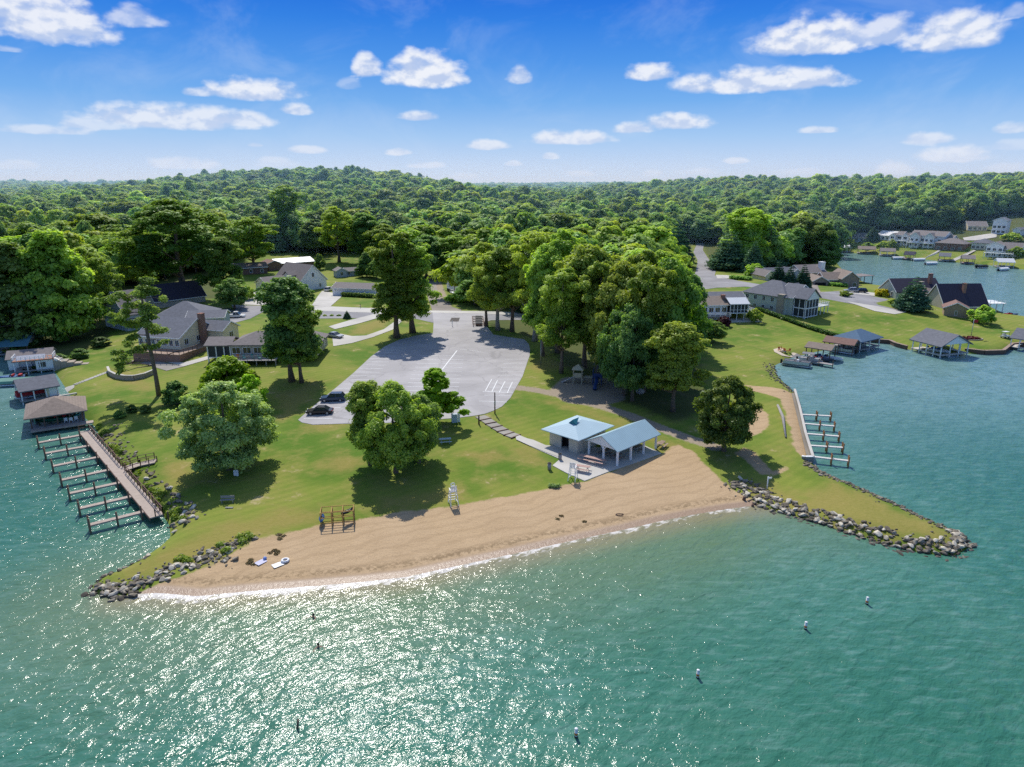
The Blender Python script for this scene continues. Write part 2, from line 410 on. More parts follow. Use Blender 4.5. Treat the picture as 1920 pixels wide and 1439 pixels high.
tag(link('ground', me), kind='structure')

# ------------------------------------------------------------------ water
wx, wy, wF = polar(420, 420, 6, 9000, R(60))
wz = terr(wx, wy)
wd = segdist(np.stack([wx, wy], 1), beach_w, False)
rr_ = np.hypot(wx, wy)
def water_material():
    m, nt, out = mat_new('water_mat')
    geo = N(nt, 'ShaderNodeNewGeometry'); P = geo.outputs['Position']
    mp = N(nt, 'ShaderNodeMapping'); mp.vector_type = 'TEXTURE'; mp.inputs['Rotation'].default_value = (0, 0, R(38)); mp.inputs['Scale'].default_value = (1.15, .62, 1)
    nt.links.new(P, mp.inputs[0]); V = mp.outputs[0]
    n1 = noise_node(nt, .35, 2, .55, V, .3); n2 = noise_node(nt, 1.1, 3, .6, V, .4); n3 = noise_node(nt, 3.6, 2, .6, V)
    nB = noise_node(nt, .035, 3, .6, P); nC = noise_node(nt, .16, 3, .6, V)
    beach = attr(nt, 'beach')
    c = mixc(nt, ramp(nt, nB, .3, .7), (.038, .165, .115), (.080, .225, .165))
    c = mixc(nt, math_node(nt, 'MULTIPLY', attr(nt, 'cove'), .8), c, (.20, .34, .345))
    mps = N(nt, 'ShaderNodeMapping'); mps.inputs['Scale'].default_value = (.28, 1, 1); nt.links.new(P, mps.inputs[0])
    nR = noise_node(nt, 1.3, 5, .66, mps.outputs[0], .5)
    c = mixc(nt, math_node(nt, 'MULTIPLY', ramp(nt, nR, .48, .68), .26), c, (.30, .44, .42))
    c = mixc(nt, math_node(nt, 'MULTIPLY', ramp(nt, nR, .5, .34), .38), c, (.02, .105, .07))
    c = mixc(nt, math_node(nt, 'MULTIPLY', ramp(nt, nC, .4, .75), .30), c, (.030, .13, .075))
    c = mixc(nt, math_node(nt, 'MULTIPLY', math_node(nt, 'MULTIPLY', ramp(nt, math_node(nt, 'ADD', beach, math_node(nt, 'MULTIPLY_ADD', nB, 30, -15)), 8, 60), math_node(nt, 'SUBTRACT', 1, attr(nt, 'cove'))), .62), c, (.016, .125, .075))
    sh = math_node(nt, 'SUBTRACT', 1, ramp(nt, math_node(nt, 'ADD', beach, math_node(nt, 'MULTIPLY_ADD', nB, 16, -8)), 0, 24))
    c = mixc(nt, math_node(nt, 'MULTIPLY', sh, .8), c, (.15, .22, .12))
    sh2 = math_node(nt, 'SUBTRACT', 1, ramp(nt, beach, .3, 5.5))
    c = mixc(nt, math_node(nt, 'MULTIPLY', sh2, .8), c, (.30, .25, .15))
    # beach foam, widened to the left as painted white sun glint
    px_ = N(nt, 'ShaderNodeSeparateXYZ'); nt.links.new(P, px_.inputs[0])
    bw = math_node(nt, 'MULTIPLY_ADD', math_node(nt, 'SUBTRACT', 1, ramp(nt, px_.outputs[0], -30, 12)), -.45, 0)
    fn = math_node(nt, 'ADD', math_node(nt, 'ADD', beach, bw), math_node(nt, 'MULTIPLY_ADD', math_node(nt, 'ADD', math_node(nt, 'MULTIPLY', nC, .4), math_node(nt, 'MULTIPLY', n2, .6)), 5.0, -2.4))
    foam_glint = math_node(nt, 'MULTIPLY', math_node(nt, 'SUBTRACT', 1, ramp(nt, fn, .1, 1.0)), .85)
    c = mixc(nt, foam_glint, c, (.85, .8, .75))
    b = N(nt, 'ShaderNodeBsdfPrincipled'); nt.links.new(c, b.inputs['Base Color'])
    b.inputs['Roughness'].default_value = .16; b.inputs['IOR'].default_value = 1.333
    bp = N(nt, 'ShaderNodeBump'); bp.inputs['Strength'].default_value = 1; bp.inputs['Distance'].default_value = 1
    h = math_node(nt, 'ADD', math_node(nt, 'MULTIPLY', n1, WAVE[0]), math_node(nt, 'ADD', math_node(nt, 'MULTIPLY', n2, WAVE[1]), math_node(nt, 'MULTIPLY', n3, WAVE[2])))
    nt.links.new(h, bp.inputs['Height']); nt.links.new(bp.outputs[0], b.inputs['Normal'])
    nt.links.new(b.outputs[0], out.inputs[0]); return m
WAVE = (.33, .145, .035)
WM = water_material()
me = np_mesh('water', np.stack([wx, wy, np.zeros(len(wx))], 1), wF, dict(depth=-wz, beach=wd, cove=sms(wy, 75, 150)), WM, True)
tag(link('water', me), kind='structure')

# ------------------------------------------------------------------ sheets laid on the ground
def sheet(name, pts, mat, off=.06, world=False, step=3.0, kind='structure', thick=0, parent=None):
    poly = np.array(pts) if world else GP(pts)
    lo, hi = poly.min(0), poly.max(0)
    xs = np.arange(lo[0]+step*.5, hi[0], step); ys = np.arange(lo[1]+step*.5, hi[1], step)
    vs = [Vector(p) for p in poly]
    if len(xs) and len(ys):
        q = np.array([(x, y) for x in xs for y in ys]); s_ = sdf(q, poly); vs += [Vector(p) for p in q[s_ > .5]]
    n = len(poly)
    co, ed, fa, *_ = delaunay_2d_cdt(vs, [(i, (i+1) % n) for i in range(n)], [], 1, 1e-5)
    C = np.array([(c.x, c.y) for c in co]); Z = terr(C[:, 0], C[:, 1])+off
    V = [(x, y, z) for (x, y), z in zip(C, Z)]; F = [tuple(f) for f in fa]
    if thick:
        b = len(V); PZ = terr(poly[:, 0], poly[:, 1])
        for (x, y), z in zip(poly, PZ): V.append((x, y, z+off)); V.append((x, y, z+off-thick))
        for i in range(n): j = (i+1) % n; F.append((b+2*i, b+2*i+1, b+2*j+1, b+2*j))
    me = bpy.data.meshes.new(name); me.from_pydata(V, [], F); me.materials.append(mat); me.update()
    bm = bmesh.new(); bm.from_mesh(me); 
    for f in bm.faces:
        if f.normal.z < -.3: f.normal_flip()
    bm.to_mesh(me); bm.free()
    o = link(name, me, parent)
    if kind and parent is None: tag(o, kind=kind)
    return o
def pave_mat(name, col, stain=.25, crack=True):
    m, nt, out = mat_new(name)
    geo = N(nt, 'ShaderNodeNewGeometry'); P = geo.outputs['Position']
    nL = noise_node(nt, .09, 4, .65, P, .5); nS = noise_node(nt, 3, 4, .7, P)
    c = mixc(nt, ramp(nt, nL, .3, .7), tuple(x*(1-stain) for x in col), tuple(x*1.12 for x in col))
    c = mixc(nt, math_node(nt, 'MULTIPLY', nS, .35), c, tuple(x*.75 for x in col))
    if crack:
        vo = N(nt, 'ShaderNodeTexVoronoi'); vo.feature = 'DISTANCE_TO_EDGE'; vo.inputs['Scale'].default_value = .11
        nz = N(nt, 'ShaderNodeTexNoise'); nz.inputs['Scale'].default_value = .5; nz.inputs['Detail'].default_value = 4; nt.links.new(P, nz.inputs['Vector'])
        va = N(nt, 'ShaderNodeVectorMath'); va.operation = 'MULTIPLY_ADD'; nt.links.new(nz.outputs['Color'], va.inputs[0]); va.inputs[1].default_value = (3, 3, 0); nt.links.new(P, va.inputs[2])
        nt.links.new(va.outputs[0], vo.inputs['Vector'])
        k = math_node(nt, 'SUBTRACT', 1, ramp(nt, vo.outputs['Distance'], .004, .018))
        c = mixc(nt, math_node(nt, 'MULTIPLY', k, .4), c, tuple(x*.5 for x in col))
    b = N(nt, 'ShaderNodeBsdfPrincipled'); nt.links.new(c, b.inputs['Base Color']); b.inputs['Roughness'].default_value = .9
    b.inputs['Specular IOR Level'].default_value = .2
    nt.links.new(b.outputs[0], out.inputs[0]); return m
ASPH = pave_mat('asphalt_worn', (.45, .43, .43), .16); ROADM = pave_mat('asphalt_road', (.33, .32, .33)); CONC = pave_mat('concrete_pale', (.58, .55, .50), .15, False)
CONCD = pave_mat('concrete_grey', (.38, .35, .31), .2, False); GRAV = pave_mat('gravel', (.33, .29, .25), .25, False)
LINE = pm('white_line_paint', (.80, .80, .80), .8, .15, 3)
lot_px = [(811,587),(908,589),(911,602),(915,615),(925,628),(950,632),(983,637),(991,645),(994,655),(993,668),(988,682),(980,706),(967,729),(957,747),(941,763),(925,771),(908,777),(885,781),(860,784),(800,789),(720,794),(652,795),(587,797),(566,793),(559,788),(578,771),(600,752),(631,727),(665,698),(696,669),(722,650),(748,638),(780,630),(812,625),(813,605)]
sheet('parking_lot', lot_px, ASPH, .06, thick=.12)
sheet('street', [(434,572),(486,574),(540,579),(593,583),(660,586),(738,588),(806,590),(811,587),(908,589),(930,590),(1000,592),(1000,600),(920,601),(913,604),(813,606),(778,598),(712,594),(673,597),(587,598),(530,592),(486,584),(440,584)], ROADM, .045)
sheet('street_concrete_edge', [(452,556),(500,563),(545,569),(593,574),(660,577),(738,580),(806,583),(895,584),(930,585),(1000,587),(1000,592),(930,590),(908,589),(811,587),(738,588),(660,586),(593,583),(540,578),(486,573),(440,571),(420,560)], CONC, .075)
sheet('driveway', [(604,546),(626,550),(645,553),(619,576),(585,573),(596,556)], CONC, .09)
sheet('driveway', [(616,613),(660,600),(700,590),(714,587),(738,588),(712,596),(670,608),(628,618)], CONC, .085)
sheet('driveway', [(625,650),(660,644),(699,633),(736,619),(757,600),(745,598),(738,605),(720,618),(686,630),(660,631),(640,627),(622,624)], CONC, .08)
sheet('driveway', [(452,556),(481,563),(500,552),(522,542),(508,538),(480,545)], CONC, .09)
sheet('driveway', [(418,592),(452,584),(486,577),(498,583),(470,598),(440,606),(420,604)], ROADM, .07)
sheet('driveway', [(812,587),(858,588),(866,582),(842,574),(824,556),(818,535),(826,520),(806,516),(796,530),(800,550),(806,570)], GRAV, .05)
sheet('street', [(1308,455),(1300,473),(1308,488),(1305,509),(1296,523),(1300,538),(1306,545),(1345,540),(1400,538),(1520,556),(1590,569),(1645,580),(1678,589),(1700,585),(1645,572),(1666,562),(1620,553),(1582,546),(1520,549),(1383,527),(1340,517),(1342,509),(1330,488),(1318,470),(1320,455)], ROADM, .06)
sheet('street_concrete_edge', [(1587,566),(1620,571),(1645,575),(1700,586),(1678,590),(1640,584)], CONC, .1)
sheet('driveway', [(1342,516),(1372,517),(1372,522),(1345,523)], CONC, .1)
sheet('driveway', [(1515,532),(1535,530),(1540,550),(1520,551)], GRAV, .09)
sheet('driveway', [(1600,545),(1640,550),(1640,556),(1590,550)], CONC, .1)
slab_px = [(979,821),(1000,826),(1023,836),(1060,838),(1110,838),(1160,846),(1205,835),(1240,851),(1190,869),(1140,886),(1096,903),(1062,888),(1036,874),(1050,862),(1020,849),(995,838)]
sheet('pavilion_slab', slab_px, CONC, .10, thick=.2)
sheet('seawall_walk', [(1484,738),(1490,737),(1524,866),(1515,867)], CONCD, .10, thick=.1)
# painted bays
def strip(a, b, w=.17, off=.075):
    a = G(*a) if len(a) == 2 else Vector(a); b = G(*b) if len(b) == 2 else Vector(b)
    d = (b-a); d.z = 0; n = Vector((-d.y, d.x, 0)).normalized()*w/2; k = max(1, int(d.length/2)); q = []
    for i in range(k+1):
        p = a.lerp(b, i/k)
        for s in (-1, 1):
            t = p+n*s; q.append((t.x, t.y, T1(t.x, t.y)+off))
    return q, [(2*i, 2*i+2, 2*i+3, 2*i+1) for i in range(k)]
mk = MB()
def edge_x(y, pts):
    for (x0, y0), (x1, y1) in zip(pts, pts[1:]):
        if y0 >= y >= y1: return x0+(x1-x0)*(y0-y)/(y0-y1)
    return pts[-1][0]
LE = [(559,797),(578,771),(600,752),(631,727),(665,698),(696,669),(722,650)]
for i in range(19):
    p = G(566, 786); q = G(718, 652); a = p.lerp(q, i/18.0)
    x, y, _ = PX(a.x, a.y, T1(a.x, a.y)); x0 = edge_x(y, LE)+2
    A = G(x0, y); mk.add(*strip((A.x, A.y, 0), (A.x+5.3, A.y-.35, 0)))
for i in range(14):      # centre rows
    y = 762-i*7.2
    A = G(800+i*2.2, y); 
    for dx in (0, 5.5): mk.add(*strip((A.x+dx-5.3, A.y+.2, 0), (A.x+dx-.2, A.y, 0)))
for i in range(10):
    y = 742-i*7.5; B = G(edge_x(y, [(957,747),(967,729),(980,706),(988,682),(993,668),(990,640)])-2, y); mk.add(*strip((B.x, B.y, 0), (B.x-5.2, B.y-.2, 0)))
mk.add(*strip((857, 658), (829, 694), .25)); mk.add(*strip((857, 655), (902, 660), .14))
for a, b in (((922,712),(910,734)),((933,714),(922,736)),((947,716),(936,737)),((961,717),(951,738)),((905,735),(962,738)),((898,753),(950,755))): mk.add(*strip(a, b))
tag(mk.build('parking_markings', LINE), kind='structure')

# ------------------------------------------------------------------ sky, sun
SUN_EL, SUN_AZ = R(50), R(-14.5)     # azimuth from +Y, negative to the left
w = bpy.data.worlds.new('World'); sc.world = w; w.use_nodes = True
CLOUDS = [(80,30,230,90,.95),(245,32,110,36,.6),(470,168,170,46,.95),(375,172,60,20,.7),(690,122,60,50,.95),(798,132,165,74,1),(975,143,50,34,.7),
 (320,220,300,50,.85),(450,222,130,34,.8),(85,243,130,20,.6),(180,232,130,24,.6),(553,205,56,26,.8),(785,218,84,22,.8),(1220,135,105,36,.95),(1420,152,320,48,.95),(1520,148,120,40,.9),(1530,70,220,70,1),(1640,60,150,56,.8),(1790,60,160,70,.95),
 (1070,258,170,34,.9),(1190,240,90,26,.8),(1270,228,130,36,.9),(915,272,94,24,.85),(745,285,54,18,.8),(800,310,80,16,.6),(1032,293,40,16,.7),(963,307,40,14,.6),(575,281,84,18,.7),(345,306,120,28,.6),(520,305,90,22,.45),(1380,302,48,14,.7),(1085,326,80,14,.5),
 (1535,244,70,16,.7),(1735,260,84,26,.75),(1792,290,130,32,.85),(1675,315,64,36,.65),(1900,240,60,22,.6),(1900,272,80,20,.4),(1900,22,40,26,.4),(1222,326,44,18,.5),(865,330,70,16,.45),(1310,322,90,16,.4),(655,158,50,24,.3),(478,272,34,12,.5),(10,92,50,12,.4),(1900,315,90,20,.4),(20,310,80,18,.4),(1500,322,120,14,.35)]

def lin(r, g, b): return tuple(((c/255+.055)/1.055)**2.4 if c > 10 else c/255/12.92 for c in (r, g, b))+(1,)
def sky_gradient(nt, D):
    """physical sky above, clear hazy summer gradient towards the horizon"""
    sky = N(nt, 'ShaderNodeTexSky'); sky.sky_type = 'NISHITA'; sky.sun_disc = False
    sky.sun_elevation = SUN_EL; sky.sun_rotation = SUN_AZ; sky.altitude = 200; sky.air_density = 1; sky.dust_density = .6; sky.ozone_density = 3
    nt.links.new(D, sky.inputs[0]) if len(sky.inputs) else None
    sp = N(nt, 'ShaderNodeSeparateXYZ'); nt.links.new(D, sp.inputs[0])
    el = math_node(nt, 'MULTIPLY', math_node(nt, 'ARCSINE', sp.outputs[2]), 180/PI)
    cr = N(nt, 'ShaderNodeValToRGB'); nt.links.new(ramp(nt, el, 0, 16, False), cr.inputs[0])
    stops = [(0, (210,223,243)), (.08, (199,217,243)), (.22, (165,202,243)), (.38, (118,176,239)), (.55, (82,152,234)), (.72, (54,131,228)), (.85, (38,114,222)), (1, (27,100,214))]
    els = cr.color_ramp.elements
    while len(els) < len(stops): els.new(.5)
    for e, (p, c) in zip(els, stops): e.position = p; e.color = lin(*c)
    nz = N(nt, 'ShaderNodeVectorMath'); nz.operation = 'SCALE'; nz.inputs[3].default_value = .15; nt.links.new(sky.outputs[0], nz.inputs[0])
    return mixc(nt, ramp(nt, el, 14, 30), cr.outputs[0], nz.outputs[0]), el, sp
def build_world():
    nt = w.node_tree; nt.nodes.clear()
    out = N(nt, 'ShaderNodeOutputWorld'); bg = N(nt, 'ShaderNodeBackground'); tc = N(nt, 'ShaderNodeTexCoord')
    col, el, sp = sky_gradient(nt, tc.outputs['Generated'])
    nt.links.new(col, bg.inputs[0]); bg.inputs[1].default_value = 1.0
    nt.links.new(bg.outputs[0], out.inputs[0])
    w.cycles.sampling_method = 'MANUAL'; w.cycles.sample_map_resolution = 512
def build_dome():
    """ring of far sky that carries the cumulus; seamless with the world above it"""
    na, ne = 1500, 150; a = np.linspace(-PI, PI, na); e = np.radians(np.linspace(-2.5, 22, ne))
    A, E = np.meshgrid(a, e); r = 9400
    V = np.stack([r*np.sin(A)*np.cos(E), r*np.cos(A)*np.cos(E), r*np.sin(E)+CAMH], -1).reshape(-1, 3)
    i = np.arange(ne-1)[:, None]*na+np.arange(na-1)[None]; F = np.stack([i, i+1, i+na+1, i+na], -1).reshape(-1, 4)
    Ad, Ed = np.degrees(A).ravel(), np.degrees(E).ravel(); tot = np.full(len(Ad), -2.); amp = np.zeros(len(Ad)); up_ = np.zeros(len(Ad))
    cl = []
    for (cx, cy, wx_, wy_, am) in CLOUDS:
        rr = ray(cx, cy); L = math.sqrt(sum(c*c for c in rr)); cl.append((math.degrees(math.atan2(rr[0], rr[1])), math.degrees(math.asin(rr[2]/L)), wx_/FPX*57.3*.5, wy_/FPX*57.3*.5, am))
    g2 = np.random.default_rng(3)
    for _ in range(90):
        a0 = g2.uniform(-180, 180)
        if abs(a0) > 44: e0 = g2.uniform(1, 16); s_ = .3+e0/16; cl.append((a0, e0, g2.uniform(1, 4)*s_, g2.uniform(.5, 1.2)*s_, .8))
    for a0, e0, sx, sy, am in cl:
        sx *= .93; sy *= .92; am *= .93
        dyy = Ed-(e0-sy*.35); dx = (Ad-a0)/sx
        dy = np.maximum(dyy/(sy*1.35), dyy/(-sy*.5)); hh_ = dyy/sy; v = np.maximum(1-dx**2-dy**2, -2)
        m_ = v > tot; tot[m_] = v[m_]; amp[m_] = am; up_[m_] = hh_[m_]
    # wisps only where a bank is near
    m, nt, out = mat_new('sky_mat')
    geo = N(nt, 'ShaderNodeNewGeometry')
    sub = N(nt, 'ShaderNodeVectorMath'); sub.operation = 'SUBTRACT'; nt.links.new(geo.outputs['Position'], sub.inputs[0]); sub.inputs[1].default_value = (0, 0, CAMH)
    nrm = N(nt, 'ShaderNodeVectorMath'); nrm.operation = 'NORMALIZE'; nt.links.new(sub.outputs[0], nrm.inputs[0]); D = nrm.outputs[0]
    base, el, sp = sky_gradient(nt, D)
    azn = math_node(nt, 'MULTIPLY', math_node(nt, 'ARCTAN2', sp.outputs[0], sp.outputs[1]), 180/PI)
    cv = N(nt, 'ShaderNodeCombineXYZ'); nt.links.new(azn, cv.inputs[0]); nt.links.new(math_node(nt, 'MULTIPLY', el, 1.6), cv.inputs[1])
    nA = noise_node(nt, .55, 6, .5, cv.outputs[0], 0)
    sh = N(nt, 'ShaderNodeVectorMath'); sh.operation = 'ADD'; sh.inputs[1].default_value = (-.2, .8, 0); nt.links.new(cv.outputs[0], sh.inputs[0])
    nA2 = noise_node(nt, .55, 6, .5, sh.outputs[0], 0)
    c0 = attr(nt, 'cloud'); am = attr(nt, 'amp')
    v = math_node(nt, 'ADD', c0, math_node(nt, 'MULTIPLY_ADD', nA, 2.1, -1.0))
    dens = ramp(nt, v, -.1, .8)
    lit = ramp(nt, math_node(nt, 'ADD', math_node(nt, 'MULTIPLY', math_node(nt, 'SUBTRACT', nA, nA2), 1.0), math_node(nt, 'MULTIPLY_ADD', attr(nt, 'up'), .10, -.02)), -.12, .12)
    cc = mixc(nt, lit, lin(194,209,238), lin(245,247,252))
    cc = mixc(nt, ramp(nt, el, -1, 7), lin(224,231,246), cc)
    a_ = math_node(nt, 'MULTIPLY', math_node(nt, 'MULTIPLY', dens, am), ramp(nt, el, -.6, 1.2))
    cir = noise_node(nt, .12, 5, .6, cv.outputs[0], .5)
    hz = math_node(nt, 'MULTIPLY', ramp(nt, cir, .45, .75), .22)
    col = mixc(nt, a_, mixc(nt, hz, base, lin(205,222,246)), cc)
    em = N(nt, 'ShaderNodeEmission'); nt.links.new(col, em.inputs[0]); nt.links.new(em.outputs[0], out.inputs[0])
    m.cycles.emission_sampling = 'NONE'
    tag(link('sky', np_mesh('sky', V, F, dict(cloud=tot, amp=amp, up=up_), m)), kind='structure')
build_dome()
build_world()
sl = bpy.data.lights.new('sun', 'SUN'); sl.energy = 4.2; sl.angle = R(.53); sl.color = (1, .955, .87)
so = bpy.data.objects.new('sun', sl); COL.objects.link(so)
sdir = Vector((math.sin(SUN_AZ)*math.cos(SUN_EL), math.cos(SUN_AZ)*math.cos(SUN_EL), math.sin(SUN_EL)))
so.rotation_euler = sdir.to_track_quat('Z', 'Y').to_euler()
sc.view_settings.view_transform = 'Standard'; sc.view_settings.look = 'None'; sc.view_settings.exposure = 0; sc.view_settings.gamma = 1
cy = sc.cycles; cy.max_bounces = 5; cy.diffuse_bounces = 2; cy.glossy_bounces = 2; cy.transmission_bounces = 2; cy.transparent_max_bounces = 4
cy.use_adaptive_sampling = False; cy.use_denoising = False; cy.caustics_reflective = False; cy.caustics_refractive = False; cy.sample_clamp_indirect = 4
try: cy.denoiser = 'OPENIMAGEDENOISE'
except Exception: pass
# ------------------------------------------------------------------ trees
def unit(n, g): 
    v = g.normal(size=(n, 3)); return v/np.linalg.norm(v, axis=1)[:, None]
def leaves(name, C, Rr, T, n, size, mat, seed, squash=.72, upb=.75, vol=.0, rnd=.8, tv=.16):
    """n leaf sprays spread over the clumps C (centres) with radii Rr and tone T"""
    g = np.random.default_rng(seed); C = np.array(C); Rr = np.array(Rr); T = np.array(T)
    p = Rr**2/(Rr**2).sum(); k = g.choice(len(C), n, p=p); d = unit(n, g)
    d[:, 2] = np.where((d[:, 2] < -.35) & (g.random(n) < .6), -d[:, 2], d[:, 2])
    rad = Rr[k]*(.5+.62*g.random(n)**.8)
    rad *= np.where(g.random(n) < .07, g.uniform(1.1, 1.4, n), 1)
    # lumpy outline inside every clump
    rad *= 1+.22*np.sin(d[:, 0]*5+k)*np.sin(d[:, 1]*5+k*1.7)*np.sin(d[:, 2]*4+k*.6)
    pos = C[k]+d*rad[:, None]*np.array([1, 1, squash])
    nr = d*.7+unit(n, g)*rnd; nr[:, 2] += upb
    if vol:
        q = pos-C.mean(0); nr += vol*q/(np.linalg.norm(q, axis=1)[:, None]+1e-6)
    nr /= np.linalg.norm(nr, axis=1)[:, None]
    t = np.cross(nr, unit(n, g)); t /= np.linalg.norm(t, axis=1)[:, None]; b = np.cross(nr, t)
    s = size*(.6+.8*g.random(n))[:, None]; asp = (.55+.35*g.random(n))[:, None]
    droop = nr*s*.25
    V = np.stack([pos-t*s-droop, pos-b*s*asp, pos+t*s-droop, pos+b*s*asp], 1).reshape(-1, 3)
    F = np.arange(n*4).reshape(n, 4)
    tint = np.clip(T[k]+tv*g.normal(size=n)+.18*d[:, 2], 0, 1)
    return np_mesh(name, V, F, None, mat, False, dict(tint=tint))
def branchy(mb, C, Rr, h, tr, lean=(0, 0), n=14, base_frac=.3, seed=0):
    """trunk with limbs running to the clumps"""
    g = np.random.default_rng(seed+99)
    top = Vector((lean[0], lean[1], h*.86)); K = 7; pts = []
    for i in range(K+1):
        t = i/K; pts.append(Vector((lean[0]*t**1.3+.12*math.sin(t*7+seed)*tr*3*(t > 0), lean[1]*t**1.3+.12*math.cos(t*6+seed)*tr*3*(t > 0), top.z*t-(.3 if i == 0 else 0))))
    rad = [tr*(1.45 if i == 0 else (1-.8*i/K)) for i in range(K+1)]
    mb.tube(pts, rad, 8)
    order = sorted(range(len(C)), key=lambda i: -Rr[i])[:n]
    for i in order:
        c = Vector(C[i]); tt = min(.92, max(base_frac, (c.z/h)*.72)); f = tt*K; j = min(int(f), K-1)
        a = pts[j].lerp(pts[j+1], f-j); r0 = tr*(1-.8*tt)*.55
        mid = a.lerp(c, .5)+Vector((0, 0, -(c-a).length*.07))
        mb.tube([a, mid, c], [r0, r0*.65, r0*.25], 5)
def round_crown(g, rx, z0, z1, nc, shape='oak', cr=(.24, .40), vol=.45):
    """clump centres of a broadleaf crown between z0 and z1"""
    C, Rr, T = [], [], []
    H = z1-z0
    nc = int(nc*(2.9 if vol < .8 else 2.3)); cr = (cr[0]*(.47 if vol < .8 else .52), cr[1]*(.70 if vol < .8 else .78)); f1, f2, f3 = g.uniform(0, 6.28, 3)
    for i in range(nc):
        t = g.random()**.85
        prof = {'oak': math.sin(PI*min(1, (.16+.84*t)))**.55, 'tall': (math.sin(PI*(.12+.84*t)))**.5*(.72+.28*math.sin(9*t+g.random())), 'egg': math.sin(PI*(t*.8+.16))**.8*(1.05-.45*t), 'poplar': (1-t)**.55*.95+.08}[shape]
        a = g.uniform(0, 2*PI); rr = rx*prof*(.30+.66*g.random()**.5)*(1+.17*math.sin(2*a+f1+t*2)+.13*math.sin(3*a+f2-t*4)+.07*math.sin(5*a+f3))
        r = rx*g.uniform(*cr)*(1.12-.35*t)
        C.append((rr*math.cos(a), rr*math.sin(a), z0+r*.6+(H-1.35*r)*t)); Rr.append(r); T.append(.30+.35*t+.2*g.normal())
    return C, Rr, T
PROTO = {}
def proto(key, kind='oak', h=15, rx=6, z0=2.6, nc=34, n=24000, size=.205, leaf='oak', shape='oak', cr=(.24, .40), tr=.38, lean=(0, 0), bark=None, seed=1, limbs=14, vol=.45):
    g = np.random.default_rng(seed*13+5)
    if size < .3 and n > 9000: n = int(n*1.4)
    if kind == 'spruce':
        C, Rr, T = [], [], []; tiers = nc
        for i in range(tiers):
            t = (i+.5)/tiers; R_ = rx*(1-t)**.85+.25; m = max(3, int(9*(1-t)+3))
            for j in range(m):
                a = 2*PI*j/m+g.random(); rr = R_*(.62+.25*g.random()); C.append((rr*math.cos(a), rr*math.sin(a), z0+(h-z0)*t-.12*R_)); Rr.append(R_*.42+.12); T.append(.35+.3*t+.2*g.normal())
        me = leaves(key+'_crown', C, Rr, T, n, size, LEAF[leaf], seed, .45, .1); limbs = 0
    else:
        C, Rr, T = round_crown(g, rx, z0, h, nc, shape, cr, vol)
        C = [(x+lean[0]*(z/h)**1.3, y+lean[1]*(z/h)**1.3, z) for x, y, z in C]
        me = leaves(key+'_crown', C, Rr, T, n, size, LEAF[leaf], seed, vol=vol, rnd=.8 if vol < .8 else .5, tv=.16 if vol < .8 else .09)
    mb = MB()
    branchy(mb, C, Rr, h*(1.08 if kind == 'spruce' else 1), tr, lean, limbs, .25, seed)
    tm = bpy.data.meshes.new(key+'_trunk'); tm.from_pydata(mb.v, [], mb.f); tm.materials.append(bark or BARK); tm.polygons.foreach_set('use_smooth', [True]*len(mb.f)); tm.update()
    PROTO[key] = (me, tm, h, rx)
# near prototypes
proto('oakA', h=15, rx=6.6, z0=1.7, nc=52, n=30000, seed=1, leaf='oak', cr=(.2, .36), tr=.42)
proto('oakB', h=15, rx=6.4, z0=2.2, nc=46, n=26000, seed=2, leaf='dark', cr=(.2, .36))
proto('silverA', h=14, rx=6.8, z0=1.6, nc=60, n=34000, seed=3, leaf='silver', cr=(.18, .3), size=.18)
proto('mapleA', h=18, rx=5.0, z0=3.2, nc=60, n=30000, seed=4, leaf='dark', shape='tall', cr=(.26, .42), tr=.4)
proto('mapleB', h=18, rx=5.2, z0=4.5, nc=50, n=26000, seed=5, leaf='oak', shape='tall', cr=(.24, .42))
proto('cottonA', h=26, rx=5.4, z0=4.5, nc=58, n=30000, seed=6, leaf='light', shape='tall', cr=(.2, .38), tr=.55, bark=BARK)
proto('cottonB', h=24, rx=6.4, z0=6, nc=46, n=26000, seed=7, leaf='oak', shape='tall', cr=(.2, .38), tr=.5, bark=BARKL)
proto('tallA', h=24, rx=7.0, z0=7, nc=44, n=24000, seed=8, leaf='oak', shape='oak', cr=(.2, .36), tr=.5)
proto('tallB', h=24, rx=6.6, z0=6, nc=50, n=24000, seed=9, leaf='light', shape='tall', cr=(.2, .36), tr=.45)
proto('limeA', h=9, rx=3.8, z0=1.2, nc=26, n=12000, seed=10, leaf='lime', shape='egg', cr=(.3, .45), tr=.2)
proto('poplarA', h=12, rx=3.6, z0=1.0, nc=40, n=16000, seed=11, leaf='lime', shape='poplar', cr=(.22, .34), tr=.2)
proto('shrubA', h=4, rx=1.9, z0=.05, nc=18, n=6000, size=.16, seed=12, leaf='dark', shape='egg', cr=(.35, .5), tr=.1)
proto('shrubB', h=3, rx=2.0, z0=.0, nc=14, n=4000, size=.17, seed=13, leaf='light', shape='oak', cr=(.35, .5), tr=.1)
proto('shrubR', h=3, rx=1.8, z0=.1, nc=14, n=3500, size=.17, seed=14, leaf='red', shape='oak', cr=(.35, .5), tr=.1)
proto('shrubY', h=2.4, rx=2.0, z0=.0, nc=12, n=2500, size=.2, seed=15, leaf='yellow', shape='oak', cr=(.35, .5), tr=.1)
proto('spruceA', kind='spruce', h=14, rx=3.4, z0=.6, nc=15, n=12000, size=.24, seed=16, leaf='spruce', tr=.22)
proto('spruceB', kind='spruce', h=18, rx=5.0, z0=1.5, nc=12, n=12000, size=.3, seed=17, leaf='spruce', tr=.3)
proto('ovalA', h=20, rx=7.0, z0=.6, nc=90, n=22000, size=.36, seed=18, leaf='dark', shape='egg', cr=(.24, .34), tr=.4)
